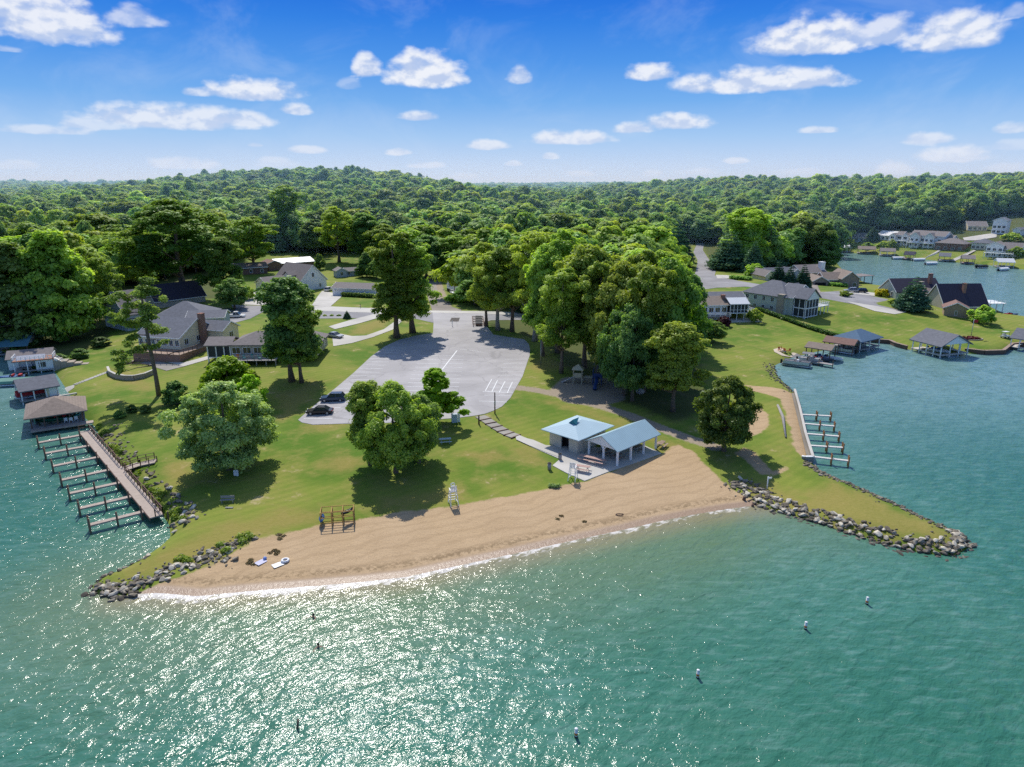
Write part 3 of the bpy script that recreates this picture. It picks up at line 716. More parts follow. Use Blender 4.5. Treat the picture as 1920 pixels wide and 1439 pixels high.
proto('ovalB', h=20, rx=7.0, z0=.6, nc=60, n=24000, size=.36, seed=28, leaf='oak', shape='egg', cr=(.26, .4), tr=.4)
# woodland prototypes, coarser sprays for trees beyond 250 m
FARK = []
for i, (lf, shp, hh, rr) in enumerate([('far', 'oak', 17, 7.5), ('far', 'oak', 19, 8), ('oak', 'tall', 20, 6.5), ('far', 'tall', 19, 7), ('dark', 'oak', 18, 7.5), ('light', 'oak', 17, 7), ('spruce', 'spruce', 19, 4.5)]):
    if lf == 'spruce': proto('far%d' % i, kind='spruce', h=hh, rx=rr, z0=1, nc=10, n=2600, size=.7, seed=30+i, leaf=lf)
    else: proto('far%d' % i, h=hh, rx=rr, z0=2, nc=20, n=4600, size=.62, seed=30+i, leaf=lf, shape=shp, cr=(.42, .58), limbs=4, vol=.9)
    FARK.append('far%d' % i)

def tree_at(key, loc, h, w, label, name='tree', cat='tree', group=None, rz=None, parts=True, sink=.1):
    cm, tm, H, RX = PROTO[key]; rz = random.uniform(0, 6.28) if rz is None else rz
    sz = h/H; sx = w/(2*RX)
    r = empty(name, (loc[0], loc[1], loc[2]-sink), label, cat, rz, group); r.scale = (sx, sx, sz)
    link('crown', cm, r); link('trunk', tm, r); return r
def T(key, bx, by, ty, wpx, label, name='broadleaf_tree', cat='tree', group=None, rz=None, dz=0):
    """tree with its foot at photo point (bx, by), top at height ty, crown wpx wide"""
    p = G(bx, by); zc = PX(*p)[2]
    # height of the point above the foot that shows at row ty
    dx, dy, dzr = ray(bx, ty); t = p.y/dy; h = (CAMH+dzr*t)-p.z; wpx = wpx*1.12
    return tree_at(key, p, h, wpx*zc/FPX, label, name, cat, group, rz)
NB = 'broadleaf_tree'
T('silverA', 430, 880, 712, 158, 'large round silvery green tree on the lawn beside the left shore', rz=1)
T('limeA', 432, 762, 668, 98, 'small bright lime green tree behind the round silvery tree', rz=0)
T('limeA', 474, 770, 700, 50, 'low lime green sapling at the right of the lime tree')
T('shrubA', 332, 758, 711, 44, 'dark green upright shrub on the lawn left of the silvery tree', 'shrub', 'shrub')
T('mapleA', 548, 716, 517, 112, 'tall dark green maple above the left end of the parking lot', rz=.4)
T('mapleB', 566, 718, 560, 90, 'second trunk of maple growing against the taller one by the parking lot', rz=2)
T('oakA', 742, 886, 714, 118, 'broad dark oak in the middle of the beach lawn', rz=0.3)
T('mapleB', 694, 872, 714, 84, 'dark oak forming the left shoulder of the lawn group', rz=2.2)
T('oakB', 786, 868, 738, 84, 'dark oak on the right of the lawn group above a picnic table', rz=4)
T('poplarA', 820, 796, 688, 84, 'pale green conical tree behind the lawn oaks at the edge of the lot')
T('cottonA', 744, 634, 430, 88, 'tall pale cottonwood at the left edge of the parking lot', rz=1)
T('cottonA', 774, 624, 424, 90, 'second tall cottonwood right beside the first at the lot edge', rz=3)
grove = [('tallB', 912, 612, 452, 80), ('cottonB', 934, 620, 468, 92), ('tallA', 960, 622, 448, 96), ('cottonB', 1002, 640, 432, 100), ('tallA', 1046, 662, 428, 112), ('mapleB', 1018, 668, 470, 74), ('tallB', 1052, 700, 500, 96), ('mapleB', 1096, 690, 458, 112),
 ('tallB', 1120, 706, 488, 92), ('oakA', 1160, 716, 488, 132), ('tallB', 1205, 735, 490, 118), ('oakA', 1240, 725, 482, 124), ('tallB', 1200, 690, 466, 90), ('mapleA', 1276, 690, 505, 76), ('tallB', 1240, 640, 468, 96), ('oakA', 1190, 655, 470, 100), ('oakB', 1168, 742, 566, 84), ('oakB', 1185, 752, 580, 88), ('oakB', 1292, 668, 545, 60)]
gl = ['first tall tree of the grove beside the street end of the lot', 'tall tree with pale trunk at the right lot edge behind the shelter grove', 'spreading tall tree over the right corner of the parking lot', 'tall pale-trunked tree shading the right parking bays', 'highest tree of the grove right of the parking lot', 'slim tree at the curb bend of the lot',
 'light tree standing left of the playground', 'dark tall tree behind the playground', 'light green tree directly above the playground slide', 'wide dense tree right of the playground', 'large light tree in front of the dense grove', 'rounded dense tree on the right flank of the grove', 'light tree rising behind the dense grove', 'tall narrow tree at the right rim of the grove',
 'pale tree at the back right of the grove', 'broad tree at the back centre of the grove', 'low dark tree over the play area', 'low dark tree on the grass right of the play area', 'small dark tree closing the grove toward the lakeside lawn']
for i, (k, x, y, ty, wp) in enumerate(grove): T(k, x, y, ty, wp, gl[i], group='grove between parking lot and lakeside lawn')
T('mapleB', 1262, 772, 604, 104, 'tall bright leafy tree in front of the grove by the gravel path', rz=1)
T('oakA', 1357, 846, 703, 104, 'full green tree where the gravel path meets the sand', rz=5)
T('oakB', 1330, 642, 598, 52, 'small dense tree left of the white porch house')
T('shrubB', 1310, 634, 600, 44, 'light bush under the small dense tree by the porch house', 'shrub', 'shrub')
# juniper, bushes, spruces on the right
T('spruceB', 1710, 582, 517, 52, 'wide dark juniper standing alone beside the cul-de-sac', 'conifer_tree')
T('shrubB', 1840, 606, 571, 40, 'round green bush beside the small stone garage', 'shrub', 'shrub')
T('shrubY', 1654, 556, 540, 22, 'bright yellow bush left of the dark roofed lake house', 'shrub', 'shrub')
for i, (x, y, t_, w_, l) in enumerate([(1456,548,490,34,'grey green spruce left of the three at the blue roofed house'), (1478,550,498,30,'middle spruce of the three at the blue roofed house'), (1503,550,496,30,'right spruce of the three at the blue roofed house')]): T('spruceA', x, y, t_, w_, l, 'spruce_tree', group='spruces behind the big lake house')
T('ovalA', 1541, 500, 418, 66, 'egg shaped dark tree standing at the lake channel')
T('oakB', 1492, 494, 405, 92, 'rounded dark tree left of the egg shaped one')
T('tallB', 1392, 500, 388, 100, 'tall light tree at the right of the curving street')
T('spruceB', 1366, 505, 432, 64, 'wide dark pine beside the curving street', 'conifer_tree')
T('spruceB', 1440, 500, 420, 56, 'tall dark conifer behind the brown roofed houses', 'conifer_tree')
T('spruceA', 1410, 512, 452, 36, 'small pale conifer between two dark ones by the street', 'conifer_tree')
T('shrubB', 1418, 520, 494, 40, 'bare looking brown green shrub beside the long roofed house', 'shrub', 'shrub')
T('spruceB', 1268, 500, 410, 50, 'dark conifer at the left of the street bend', 'conifer_tree')
T('spruceB', 1238, 508, 424, 60, 'dark conifer between the grove and the street bend', 'conifer_tree')
T('spruceB', 1172, 490, 428, 66, 'feathery blue pine rising behind the grove', 'conifer_tree')
T('tallB', 1232, 545, 466, 92, 'pale green tree top behind the grove near the street')
T('shrubR', 1357, 612, 592, 22, 'dark red bush beside the white porch house', 'shrub', 'shrub')
T('shrubB', 1416, 604, 578, 24, 'green bush at the corner of the white porch house', 'shrub', 'shrub')
T('shrubB', 1585, 556, 545, 20, 'low bush beside the parked cars', 'shrub', 'shrub'); T('shrubB', 1676, 571, 560, 18, 'small dense bush at the street edge', 'shrub', 'shrub')
# left
LT = [('ovalA', 50, 648, 452, 130, 'big dark tree at the left edge above the boathouses'), ('ovalB', 122, 640, 428, 130, 'tallest dark tree of the group above the boathouses'), ('tallA', 176, 618, 464, 88, 'dark tree right of the tallest one above the boathouses'), ('oakB', -20, 650, 500, 90, 'dark tree cut by the left edge of the view'), ('oakB', 205, 600, 480, 62, 'dark tree beside the small grey house'), ('ovalA', 90, 600, 436, 110, 'dark tree behind the boathouse trees'),
 ('tallA', 345, 560, 371, 178, 'very large spreading tree behind the dark roofed house'), ('tallB', 268, 560, 425, 92, 'light tree left of the very large spreading tree'), ('mapleB', 420, 568, 444, 76, 'drooping tree beside the street in front of the brown houses'), ('oakB', 440, 580, 520, 56, 'small dark tree at the foot of the drooping one'), ('tallB', 476, 512, 405, 84, 'tall light tree over the brown roofed houses'),
 ('tallA', 636, 492, 386, 66, 'dark tall tree behind the white gabled house'), ('mapleA', 684, 492, 398, 62, 'dark upright tree left of the round hedge tree'), ('oakB', 595, 478, 410, 60, 'dark round tree behind the pale metal roof'), ('tallB', 540, 462, 346, 66, 'tall feathery light tree in the woods behind the houses'), ('ovalA', 688, 520, 472, 36, 'round dense clipped looking tree behind the garage house'), ('oakB', 706, 524, 486, 32, 'dark bush tree right of the round dense one'),
 ('shrubA', 600, 506, 474, 18, 'small upright conifer like tree beside the white gabled house'), ('tallA', 720, 500, 420, 70, 'mid green tree in the back yard of the garage house'), ('oakB', 800, 522, 440, 84, 'tree filling the gap behind the cottonwoods'), ('tallB', 850, 520, 440, 80, 'light tree behind the white cottage'), ('oakB', 884, 528, 455, 66, 'dark tree over the white cottage roof')]
for k, x, y, ty, wp, l in LT: T(k, x, y, ty, wp, l)
for i, (x, y) in enumerate([(246, 765), (271, 766), (223, 776)]): T('shrubA', x+2, y+8, y-8, 20, ['small dark bush left in the pair below the leaning pine', 'small dark bush right in the pair below the leaning pine', 'smallest low bush on the shore slope'][i], 'shrub', 'shrub')
for i, x in enumerate((597, 609, 622, 636)): T('shrubB', x, 593, 589, 7, 'tiny clipped bush in the planting strip along the street', 'shrub', 'shrub', 'clipped bushes in a row along the street')
T('spruceA', 651, 598, 582, 12, 'small dark cone shaped shrub at the driveway corner', 'shrub', 'shrub')
for i, (x, y, t_, w_, l) in enumerate([(464,500+62,535,26,'low bush beside the far left driveway'), (500,540,524,14,'dark round bush beside the white gabled house'), (745,530,512,26,'bush behind the cottonwoods'), (700,700,694,1,'')][:3]): T('shrubB', x, y, t_, w_, l, 'shrub', 'shrub')
T('shrubB', 858, 566, 548, 34, 'dry looking bush below the white cottage deck', 'shrub', 'shrub')
T('oakB', 890, 572, 520, 60, 'dark tree at the right end of the white cottage')
for i, (x, y, l) in enumerate([(80,695,'shrub on the shady bank behind the boathouses'),(110,682,'shrub on the shady bank near the stone wall'),(150,672,'shrub at the top of the shady bank'),(30,668,'shrub behind the blue boathouse roof'),(190,650,'shrub at the lawn edge under the dark trees')]): T('shrubA', x, y, y-20, 30, l, 'shrub', 'shrub')
for i, (x, t_, w_, k, l) in enumerate([(1332,502,10,'s','x')][:0]): pass
# far shore yard trees
for i, (x, y, t_, w_) in enumerate([(1590,464,446,16),(1625,468,454,16),(1655,470,452,16),(1671,466,448,16),(1757,448,434,26),(1635,452,424,22),(1905,482,462,22),(1898,452,436,26)]):
    T('shrubB' if i != 5 else 'spruceA', x, y, t_, w_, ['small light tree on the far shore lawn', 'low round bush on the far shore lawn', 'round bush left of the far white houses', 'round bush against the far white houses', 'bush beside the tall far white house', 'dark cone tree between the far houses', 'dark bush at the right edge of the far shore', 'bush behind the large far gabled house'][i], 'shrub' if i != 5 else 'spruce_tree', 'shrub' if i != 5 else 'tree')

# the leaning pine on the left lawn: bare trunk, tiered open clumps on limbs
def leaning_pine():
    b = G(298, 742); zc = PX(*b)[2]; s = zc/FPX
    L = empty('pine_tree', (b.x, b.y, b.z-.1), 'tall leaning pine with bare trunk and open tiered crown on the left lawn', 'tree')
    def q(px, py, dy=0):   # offset of a photo point in the vertical plane of the trunk
        dx_, dy_, dz_ = ray(px, py); t = (b.y+dy)/dy_; return Vector((dx_*t-b.x, dy, CAMH+dz_*t-b.z))
    tp = [q(298, 742), q(292, 705), q(284, 665), q(276, 625), q(270, 590), q(266, 560), q(266, 535)]
    mb = MB(); mb.tube(tp, [.5, .4, .36, .3, .25, .17, .08], 9)
    cl = [(285,527,1.5),(275,540,1.6),(290,545,1.4),(262,552,1.7),(225,553,1.5),(205,560,1.3),(240,558,1.2),(190,556,.8),(250,575,1.8),(235,590,1.8),(275,580,1.7),(222,602,1.5),(290,596,1.2),(248,612,1.5),(282,610,1.6),(300,622,1.5),(268,600,1.4),(240,645,1.5),(222,660,1.4),(255,655,1.4),(232,682,1.2),(226,672,1.1),(290,650,1.1),(268,652,1.2),(245,632,1.2),(308,560,1.0),(228,698,.9),(303,640,1.0),(218,590,1.0)]
    g = np.random.default_rng(5); C, Rr, Tn = [], [], []
    for x, y, r in cl:
        dd = g.uniform(-2.2, 2.2); c = q(x, y, dd); 
        for k in range(3):
            C.append((c.x+g.normal()*.6, c.y+g.normal()*.8, c.z+g.normal()*.25)); Rr.append(r*g.uniform(.55, .85)); Tn.append(.5+.2*g.normal())
        f = min(.97, max(.25, (742-y-10)/205.)); k = f*6; j = min(int(k), 5); a = tp[j].lerp(tp[j+1], k-j)
        mb.tube([a, a.lerp(c, .5)+Vector((0, 0, .3)), c], [.11, .08, .03], 5)
    link('crown', leaves('pine_crown', C, Rr, Tn, 15000, .2, LEAF['pine'], 5, .55), L)
    mb.build('trunk', BARK, L, True)
leaning_pine()

# ------------------------------------------------------------------ woodland behind the houses and over the hills
clear_px = [[(1562,470),(1600,455),(1610,440),(1700,430),(1760,440),(1800,425),(1850,410),(1925,405),(2300,405),(2300,600),(1562,560)],
            [(370,600),(365,530),(420,500),(470,475),(600,470),(700,482),(860,560),(860,600)],
            [(1236,580),(1236,485),(1268,456),(1348,456),(1385,500),(1420,540)],
            [(0,478),(40,470),(60,520),(0,520)], [(300,560),(290,530),(420,520),(420,575)]]
clear_px = [np.array(c, float) for c in clear_px]
fpoly = np.array(forest_px, float)
def forest_points():
    g = np.random.default_rng(21); out = []
    r = 190.
    pts = []
    while r < 3400:
        sp = 10.2 if r < 900 else 10.2+(r-900)*.006
        na = int(2*R(46)*r/sp)
        a = np.linspace(-R(46), R(46), na)+g.uniform(-.3, .3, na)*sp/r; rr = r+g.uniform(-.45, .45, na)*sp
        pts.append(np.stack([rr*np.sin(a), rr*np.cos(a)], 1)); r += sp*.9
    P = np.vstack(pts); Z = terr(P[:, 0], P[:, 1])
    pix = np.array([PX(x, y, z)[:2] for (x, y), z in zip(P, Z)])
    rad = np.hypot(P[:, 0], P[:, 1])
    ok = (Z > .9) & (inside(pix, fpoly) | (rad > 1100))
    for c in clear_px: ok &= ~(inside(pix, c) & (rad < 900))
    # drop ground hidden well behind hills: nothing of it can show
    return P[ok], Z[ok], rad[ok], pix[ok]
FP, FZ, FR, FPIX = forest_points()
g = np.random.default_rng(4)
kinds = g.choice(7, len(FP), p=[.26, .24, .15, .14, .10, .08, .03])
# patches where one kind dominates
pat = np.array([mnoise.noise(Vector((x/90, y/90, 3))) for x, y in FP]); kinds = np.where((pat > .25) & (g.random(len(FP)) < .6), 4, kinds); kinds = np.where((pat < -.25) & (g.random(len(FP)) < .5), 5, kinds)
hs = 15+4*g.random(len(FP))+np.clip(g.normal(size=len(FP)), -2, 2.5)*2.4+4*(g.random(len(FP)) < .08)
ws = 11+8*g.random(len(FP))+4*(g.random(len(FP)) < .2)
order = np.argsort(FR)
indiv = order[:290]; rest = order[290:]
flabels = {0: 'rounded green tree at the edge of the woods', 1: 'full green tree at the edge of the woods', 2: 'upright green tree at the edge of the woods', 3: 'tall green tree at the edge of the woods', 4: 'dark green tree at the edge of the woods', 5: 'pale green tree at the edge of the woods', 6: 'dark conifer at the edge of the woods'}
srcs = {}
fcol = bpy.data.collections.new('woodland_trees'); COL.children.link(fcol)
for i in indiv:
    k = int(kinds[i]); x, y = FP[i]
    side = 'left' if FPIX[i][0] < 560 else ('middle' if FPIX[i][0] < 1250 else 'right')
    lab = flabels[k]+{'left': ', left of the white gabled house', 'middle': ', behind the grove', 'right': ', right of the street'}[side]
    tree_at('far%d' % k, (x, y, FZ[i]), hs[i], ws[i]*(.6 if k == 6 else 1), lab, 'woodland_tree', 'tree', 'woodland trees, '+lab)
# woodland mass: joined crown+trunk mesh per kind, instanced on a point cloud as one object
sm = []
for k in range(7):
    cm, tm, H, RX = PROTO['far%d' % k]
    me = cm.copy(); me.name = 'woodland_kind'
    sm.append((me, H, RX))
def forest_object():
    """one object: points carry kind, turn and size; geometry nodes set a tree on each"""
    P = np.stack([FP[rest][:, 0], FP[rest][:, 1], FZ[rest]-.2], 1)
    me = bpy.data.meshes.new('woodland'); me.vertices.add(len(P)); me.vertices.foreach_set('co', P.astype(np.float32).ravel())
    big = np.where(FR[rest] > 900, 1+(FR[rest]-900)*.0004, 1)
    for n_, a_ in (('kind_id', kinds[rest].astype(float)), ('turn', g.random(len(P))*6.28), ('wid', ws[rest]*big), ('hei', hs[rest])):
        at = me.attributes.new(n_, 'FLOAT', 'POINT'); at.data.foreach_set('value', np.ascontiguousarray(a_, np.float32))
    o = link('woodland', me); tag(o, 'unbroken green woodland covering the hills up to the horizon', 'woodland', kind='stuff')
    ng = bpy.data.node_groups.new('woodland', 'GeometryNodeTree')
    ng.interface.new_socket('Geometry', in_out='INPUT', socket_type='NodeSocketGeometry'); ng.interface.new_socket('Geometry', in_out='OUTPUT', socket_type='NodeSocketGeometry')
    gi = ng.nodes.new('NodeGroupInput'); go = ng.nodes.new('NodeGroupOutput'); jn = ng.nodes.new('GeometryNodeJoinGeometry'); L = ng.links.new
    def nat(name):
        n = ng.nodes.new('GeometryNodeInputNamedAttribute'); n.data_type = 'FLOAT'; n.inputs[0].default_value = name; return n.outputs[0]
    def mt(op, a, b):
        n = ng.nodes.new('ShaderNodeMath'); n.operation = op
        for i_, v in enumerate((a, b)):
            if isinstance(v, (int, float)): n.inputs[i_].default_value = v
            else: L(v, n.inputs[i_])
        return n.outputs[0]
    m2p = ng.nodes.new('GeometryNodeMeshToPoints'); L(gi.outputs[0], m2p.inputs[0])
    for k, (mesh, H, RX) in enumerate(sm):
        src = [ob for ob in bpy.data.objects if ob.name.startswith('crown') and ob.data == PROTO['far%d' % k][0]][0]
        oi = ng.nodes.new('GeometryNodeObjectInfo'); oi.inputs[0].default_value = src; oi.transform_space = 'ORIGINAL'; oi.inputs['As Instance'].default_value = True
        ip = ng.nodes.new('GeometryNodeInstanceOnPoints'); L(m2p.outputs[0], ip.inputs['Points']); L(oi.outputs['Geometry'], ip.inputs['Instance'])
        cmp_ = ng.nodes.new('FunctionNodeCompare'); cmp_.data_type = 'FLOAT'; cmp_.operation = 'EQUAL'; L(nat('kind_id'), cmp_.inputs[0]); cmp_.inputs[1].default_value = k; cmp_.inputs['Epsilon'].default_value = .1
        L(cmp_.outputs[0], ip.inputs['Selection'])
        cx = ng.nodes.new('ShaderNodeCombineXYZ'); L(nat('turn'), cx.inputs[2]); er = ng.nodes.new('FunctionNodeEulerToRotation'); L(cx.outputs[0], er.inputs[0]); L(er.outputs[0], ip.inputs['Rotation'])
        cs = ng.nodes.new('ShaderNodeCombineXYZ'); wv_ = mt('DIVIDE', nat('wid'), 2*RX*(1.6 if k == 6 else 1)); L(wv_, cs.inputs[0]); L(wv_, cs.inputs[1]); L(mt('DIVIDE', nat('hei'), H), cs.inputs[2]); L(cs.outputs[0], ip.inputs['Scale'])
        L(ip.outputs[0], jn.inputs[0])
    L(jn.outputs[0], go.inputs[0])
    md = o.modifiers.new('woodland', 'NODES'); md.node_group = ng
    print('woodland points', len(P), 'nearest rest', FR[rest].min())
forest_object()
# ------------------------------------------------------------------ building materials
WHITE = pm('siding_white', (.86, .86, .84), .6, .08, .6, stripe=(2, .22, .22))
CREAM = pm('siding_cream', (.82, .71, .50), .7, .08, .6, stripe=(2, .22, .2))
GREYB = pm('siding_bluegrey', (.40, .47, .54), .7, .08, .6, stripe=(2, .22, .2))
TAUPE = pm('siding_taupe', (.50, .45, .38), .7, .1, .6, stripe=(2, .25, .2))
GREYG = pm('siding_greygreen', (.54, .58, .52), .7, .1, .6, stripe=(2, .25, .2))
BROWNW = pm('siding_brown', (.22, .13, .10), .8, .15, .6, stripe=(2, .25, .25))
TRIM = pm('trim_white', (.86, .86, .85), .5, .05, 1)
BLOCKM = pm('concrete_block', (.62, .56, .46), .9, .12, .8, stripe=(2, .2, .3))
STONE = pm('stone_veneer', (.40, .34, .27), .9, .3, 2.5, bump=.5)
def brick_mat(name, c1, c2):
    m, nt, out = mat_new(name); tc = N(nt, 'ShaderNodeTexCoord'); geo = N(nt, 'ShaderNodeNewGeometry')
    sx = N(nt, 'ShaderNodeSeparateXYZ'); nt.links.new(tc.outputs['Object'], sx.inputs[0]); cb = N(nt, 'ShaderNodeCombineXYZ')
    nt.links.new(math_node(nt, 'ADD', sx.outputs[0], sx.outputs[1]), cb.inputs[0]); nt.links.new(sx.outputs[2], cb.inputs[1])
    br = N(nt, 'ShaderNodeTexBrick'); nt.links.new(cb.outputs[0], br.inputs[0]); br.inputs['Scale'].default_value = 1.6
    br.inputs['Color1'].default_value = (*c1, 1); br.inputs['Color2'].default_value = (*c2, 1); br.inputs['Mortar'].default_value = (.35, .3, .26, 1); br.inputs['Mortar Size'].default_value = .03
    b = N(nt, 'ShaderNodeBsdfPrincipled'); nt.links.new(br.outputs[0], b.inputs['Base Color']); b.inputs['Roughness'].default_value = .9; b.inputs['Specular IOR Level'].default_value = .2
    nt.links.new(b.outputs[0], out.inputs[0]); return m
BRICK = brick_mat('brick_red', (.30, .13, .08), (.22, .09, .06))
BRICKT = brick_mat('brick_tan', (.42, .31, .2), (.34, .25, .16))
SHG = pm('shingle_grey', (.17, .175, .20), .9, .28, 1.6, stripe=(2, .18, .25))
SHD = pm('shingle_dark', (.055, .05, .075), .9, .3, 1.6, stripe=(0, .8, .3))
SHB = pm('shingle_brown', (.27, .215, .18), .9, .28, 1.6, stripe=(2, .18, .25))
SHT = pm('shingle_taupe', (.24, .21, .20), .9, .25, 1.6, stripe=(2, .18, .25))
SHR = pm('shingle_redbrown', (.25, .15, .125), .9, .25, 1.6, stripe=(2, .18, .25))
SHBL = pm('shingle_blue', (.10, .17, .26), .9, .2, 1.6, stripe=(2, .18, .25))
METALB = pm('metal_roof_blue', (.30, .46, .56), .38, .07, .5, stripe=(0, .42, .35), spec=.5)
METALP = pm('metal_roof_pale', (.40, .54, .62), .75, .06, .5, stripe=(1, .42, .3), spec=.5)
METALW = pm('metal_roof_white', (.68, .69, .70), .45, .06, .5, stripe=(0, .5, .2), spec=.5)
METALT = pm('metal_roof_teal', (.10, .24, .30), .5, .12, .5, stripe=(0, .5, .3), spec=.5)
GLASS = pm('window_glass', (.025, .035, .045), .08, .3, .5, spec=.8)
SCREEN = pm('porch_screen', (.05, .06, .065), .7, .2, 2)
DARK = pm('dark_opening', (.018, .018, .02), .9, .2, 1)
WOOD = pm('deck_wood_weathered', (.36, .26, .20), .85, .22, 2, stripe=(0, .15, .35))
WOODP = pm('dock_boards', (.43, .35, .295), .85, .18, 1.5)
WOODD = pm('post_wood_dark', (.16, .10, .075), .9, .25, 2)
WOODY = pm('rack_wood_yellow', (.42, .26, .08), .8, .2, 2)
PILE = pm('piling_wood', (.20, .13, .085), .9, .3, 3)
GREYW = pm('grey_boards', (.34, .32, .31), .85, .2, 1.5, stripe=(0, .2, .3))
RUST = pm('rust_orange', (.45, .17, .05), .8, .3, 3)
STEEL = pm('galvanised_steel', (.42, .44, .46), .4, .12, 2, metal=.6)
BLACK = pm('black_plastic', (.02, .02, .022), .5, .2, 2)
WHITEP = pm('white_plastic', (.8, .8, .8), .4, .05, 2)
TEAL = pm('teal_plastic', (.02, .32, .34), .5, .1, 2)
ORANGE = pm('orange_paint', (.65, .2, .05), .6, .1, 2)
REDC = pm('red_canvas', (.45, .03, .035), .7, .2, 2)
GREENC = pm('green_canvas', (.18, .36, .28), .7, .15, 1)
BLUEC = pm('blue_canvas', (.04, .12, .3), .7, .15, 2)
TUBE = pm('pontoon_aluminium', (.5, .52, .54), .3, .1, 2, metal=.7)
PINK = pm('table_boards_faded', (.50, .33, .28), .8, .12, 3)

def frame(A, B, C=None, z=None):
    """corner, heading, width and depth of a footprint: A left, B nearest or right, C the far end of the side wall"""
    f = (lambda q: G(*q)) if z is None else (lambda q: Vector((*W(q[0], q[1], z), z)))
    a, b = f(A), f(B); d = b-a; rz = math.atan2(d.y, d.x); w_ = math.hypot(d.x, d.y); dep = None
    if C is not None:
        c = f(C); e = c-b; dep = math.hypot(e.x, e.y); r2 = math.atan2(e.y, e.x)-PI/2; df = (r2-rz+PI) % (2*PI)-PI; rz += df*.5
        a = Vector((b.x-w_*math.cos(rz), b.y-w_*math.sin(rz), a.z)); print('frame', A, 'off square', round(math.degrees(df)))
    return Vector((a.x, a.y, min(a.z, b.z) if z is None else 0)), rz, w_, dep

def gable_roof(x0, x1, y0, y1, ze, pitch, o=.5, axis='x', th=.2, og=None):
    mb = MB(); og = o*.7 if og is None else og
    if axis == 'x':
        ym = (y0+y1)/2; zr = ze+(ym-y0)*pitch; zl = ze-o*pitch
        mb.xprism([(y0-o, zl), (ym, zr), (y1+o, zl), (y1+o, zl+th), (ym, zr+th*1.15), (y0-o, zl+th)], x0-og, x1+og)
    else:
        xm = (x0+x1)/2; zr = ze+(xm-x0)*pitch; zl = ze-o*pitch
        pr = [(x0-o, zl), (xm, zr), (x1+o, zl), (x1+o, zl+th), (xm, zr+th*1.15), (x0-o, zl+th)]
        n = 6; vs = [(x, y0-og, z) for x, z in pr]+[(x, y1+og, z) for x, z in pr]
        mb.add(vs, [tuple(range(n-1, -1, -1)), tuple(range(n, 2*n))]+[(i, (i+1) % n, n+(i+1) % n, n+i) for i in range(n)])
    return mb
def hip_roof(x0, x1, y0, y1, ze, pitch, o=.5, th=.18):
    mb = MB(); x0 -= o; x1 += o; y0 -= o; y1 += o; ze = ze-o*pitch; w_, d = x1-x0, y1-y0
    if w_ >= d: r = d/2; R0, R1 = (x0+r, (y0+y1)/2), (x1-r, (y0+y1)/2)
    else: r = w_/2; R0, R1 = ((x0+x1)/2, y0+r), ((x0+x1)/2, y1-r)
    zr = ze+r*pitch+th
    b = [(x0, y0, ze), (x1, y0, ze), (x1, y1, ze), (x0, y1, ze)]; t = [(x, y, z+th) for x, y, z in b]
    vs = b+t+[(*R0, zr), (*R1, zr)]
    f = [(3, 2, 1, 0), (0, 1, 5, 4), (1, 2, 6, 5), (2, 3, 7, 6), (3, 0, 4, 7)]
    f += [(4, 5, 9, 8), (5, 6, 9), (6, 7, 8, 9), (7, 4, 8)] if w_ >= d else [(4, 5, 8), (5, 6, 9, 8), (6, 7, 9), (7, 4, 8, 9)]
    mb.add(vs, f); return mb
def walls(x0, x1, y0, y1, z0, z1, pitch=0, axis=None):
    mb = MB()
    if axis == 'x': mb.xprism([(y0, z0), (y1, z0), (y1, z1), ((y0+y1)/2, z1+(y1-y0)/2*pitch-.02), (y0, z1)], x0, x1)
    elif axis == 'y':
        pr = [(x0, z0), (x1, z0), (x1, z1), ((x0+x1)/2, z1+(x1-x0)/2*pitch-.02), (x0, z1)]; n = 5
        mb.add([(x, y0, z) for x, z in pr]+[(x, y1, z) for x, z in pr], [tuple(range(n)), tuple(range(2*n-1, n-1, -1))]+[((i+1) % n, i, n+i, n+(i+1) % n) for i in range(n)])
    else: mb.box(x0, x1, y0, y1, z0, z1)
    return mb
def window(root, face, blk, u, z, w_=1.1, h=1.2, detail=True, frame_m=None, pane_m=None, name='window'):
    x0, x1, y0, y1 = blk
    def bx(mb, a, b, c, d, t0, t1):
        if face == 'f': mb.box(a, b, y0-t1, y0-t0, c, d)
        elif face == 'r': mb.box(x1+t0, x1+t1, a, b, c, d)
        elif face == 'l': mb.box(x0-t1, x0-t0, a, b, c, d)
        elif face == 'b': mb.box(a, b, y1+t0, y1+t1, c, d)
    fm = MB(); t = .09
    a, b, c, d = u-w_/2, u+w_/2, z-h/2, z+h/2
    bx(fm, a-t, b+t, d, d+t, .003, .06); bx(fm, a-t*1.3, b+t*1.3, c-t, c, .003, .1); bx(fm, a-t, a, c, d, .003, .06); bx(fm, b, b+t, c, d, .003, .06); bx(fm, u-.03, u+.03, c, d, .003, .055)
    f = fm.build(name, frame_m or TRIM, root)
    pn = MB(); bx(pn, a, b, c, d, .001, .025); pn.build('pane', pane_m or GLASS, f)
def door(root, face, blk, u, z0=0, w_=1.0, h=2.1, m=None, name='door'):
    x0, x1, y0, y1 = blk; mb = MB(); a, b = u-w_/2, u+w_/2
    if face == 'f': mb.box(a, b, y0-.06, y0-.002, z0, z0+h)
    elif face == 'r': mb.box(x1+.002, x1+.06, a, b, z0, z0+h)
    else: mb.box(x0-.06, x0-.002, a, b, z0, z0+h)
    return mb.build(name, m or TRIM, root)
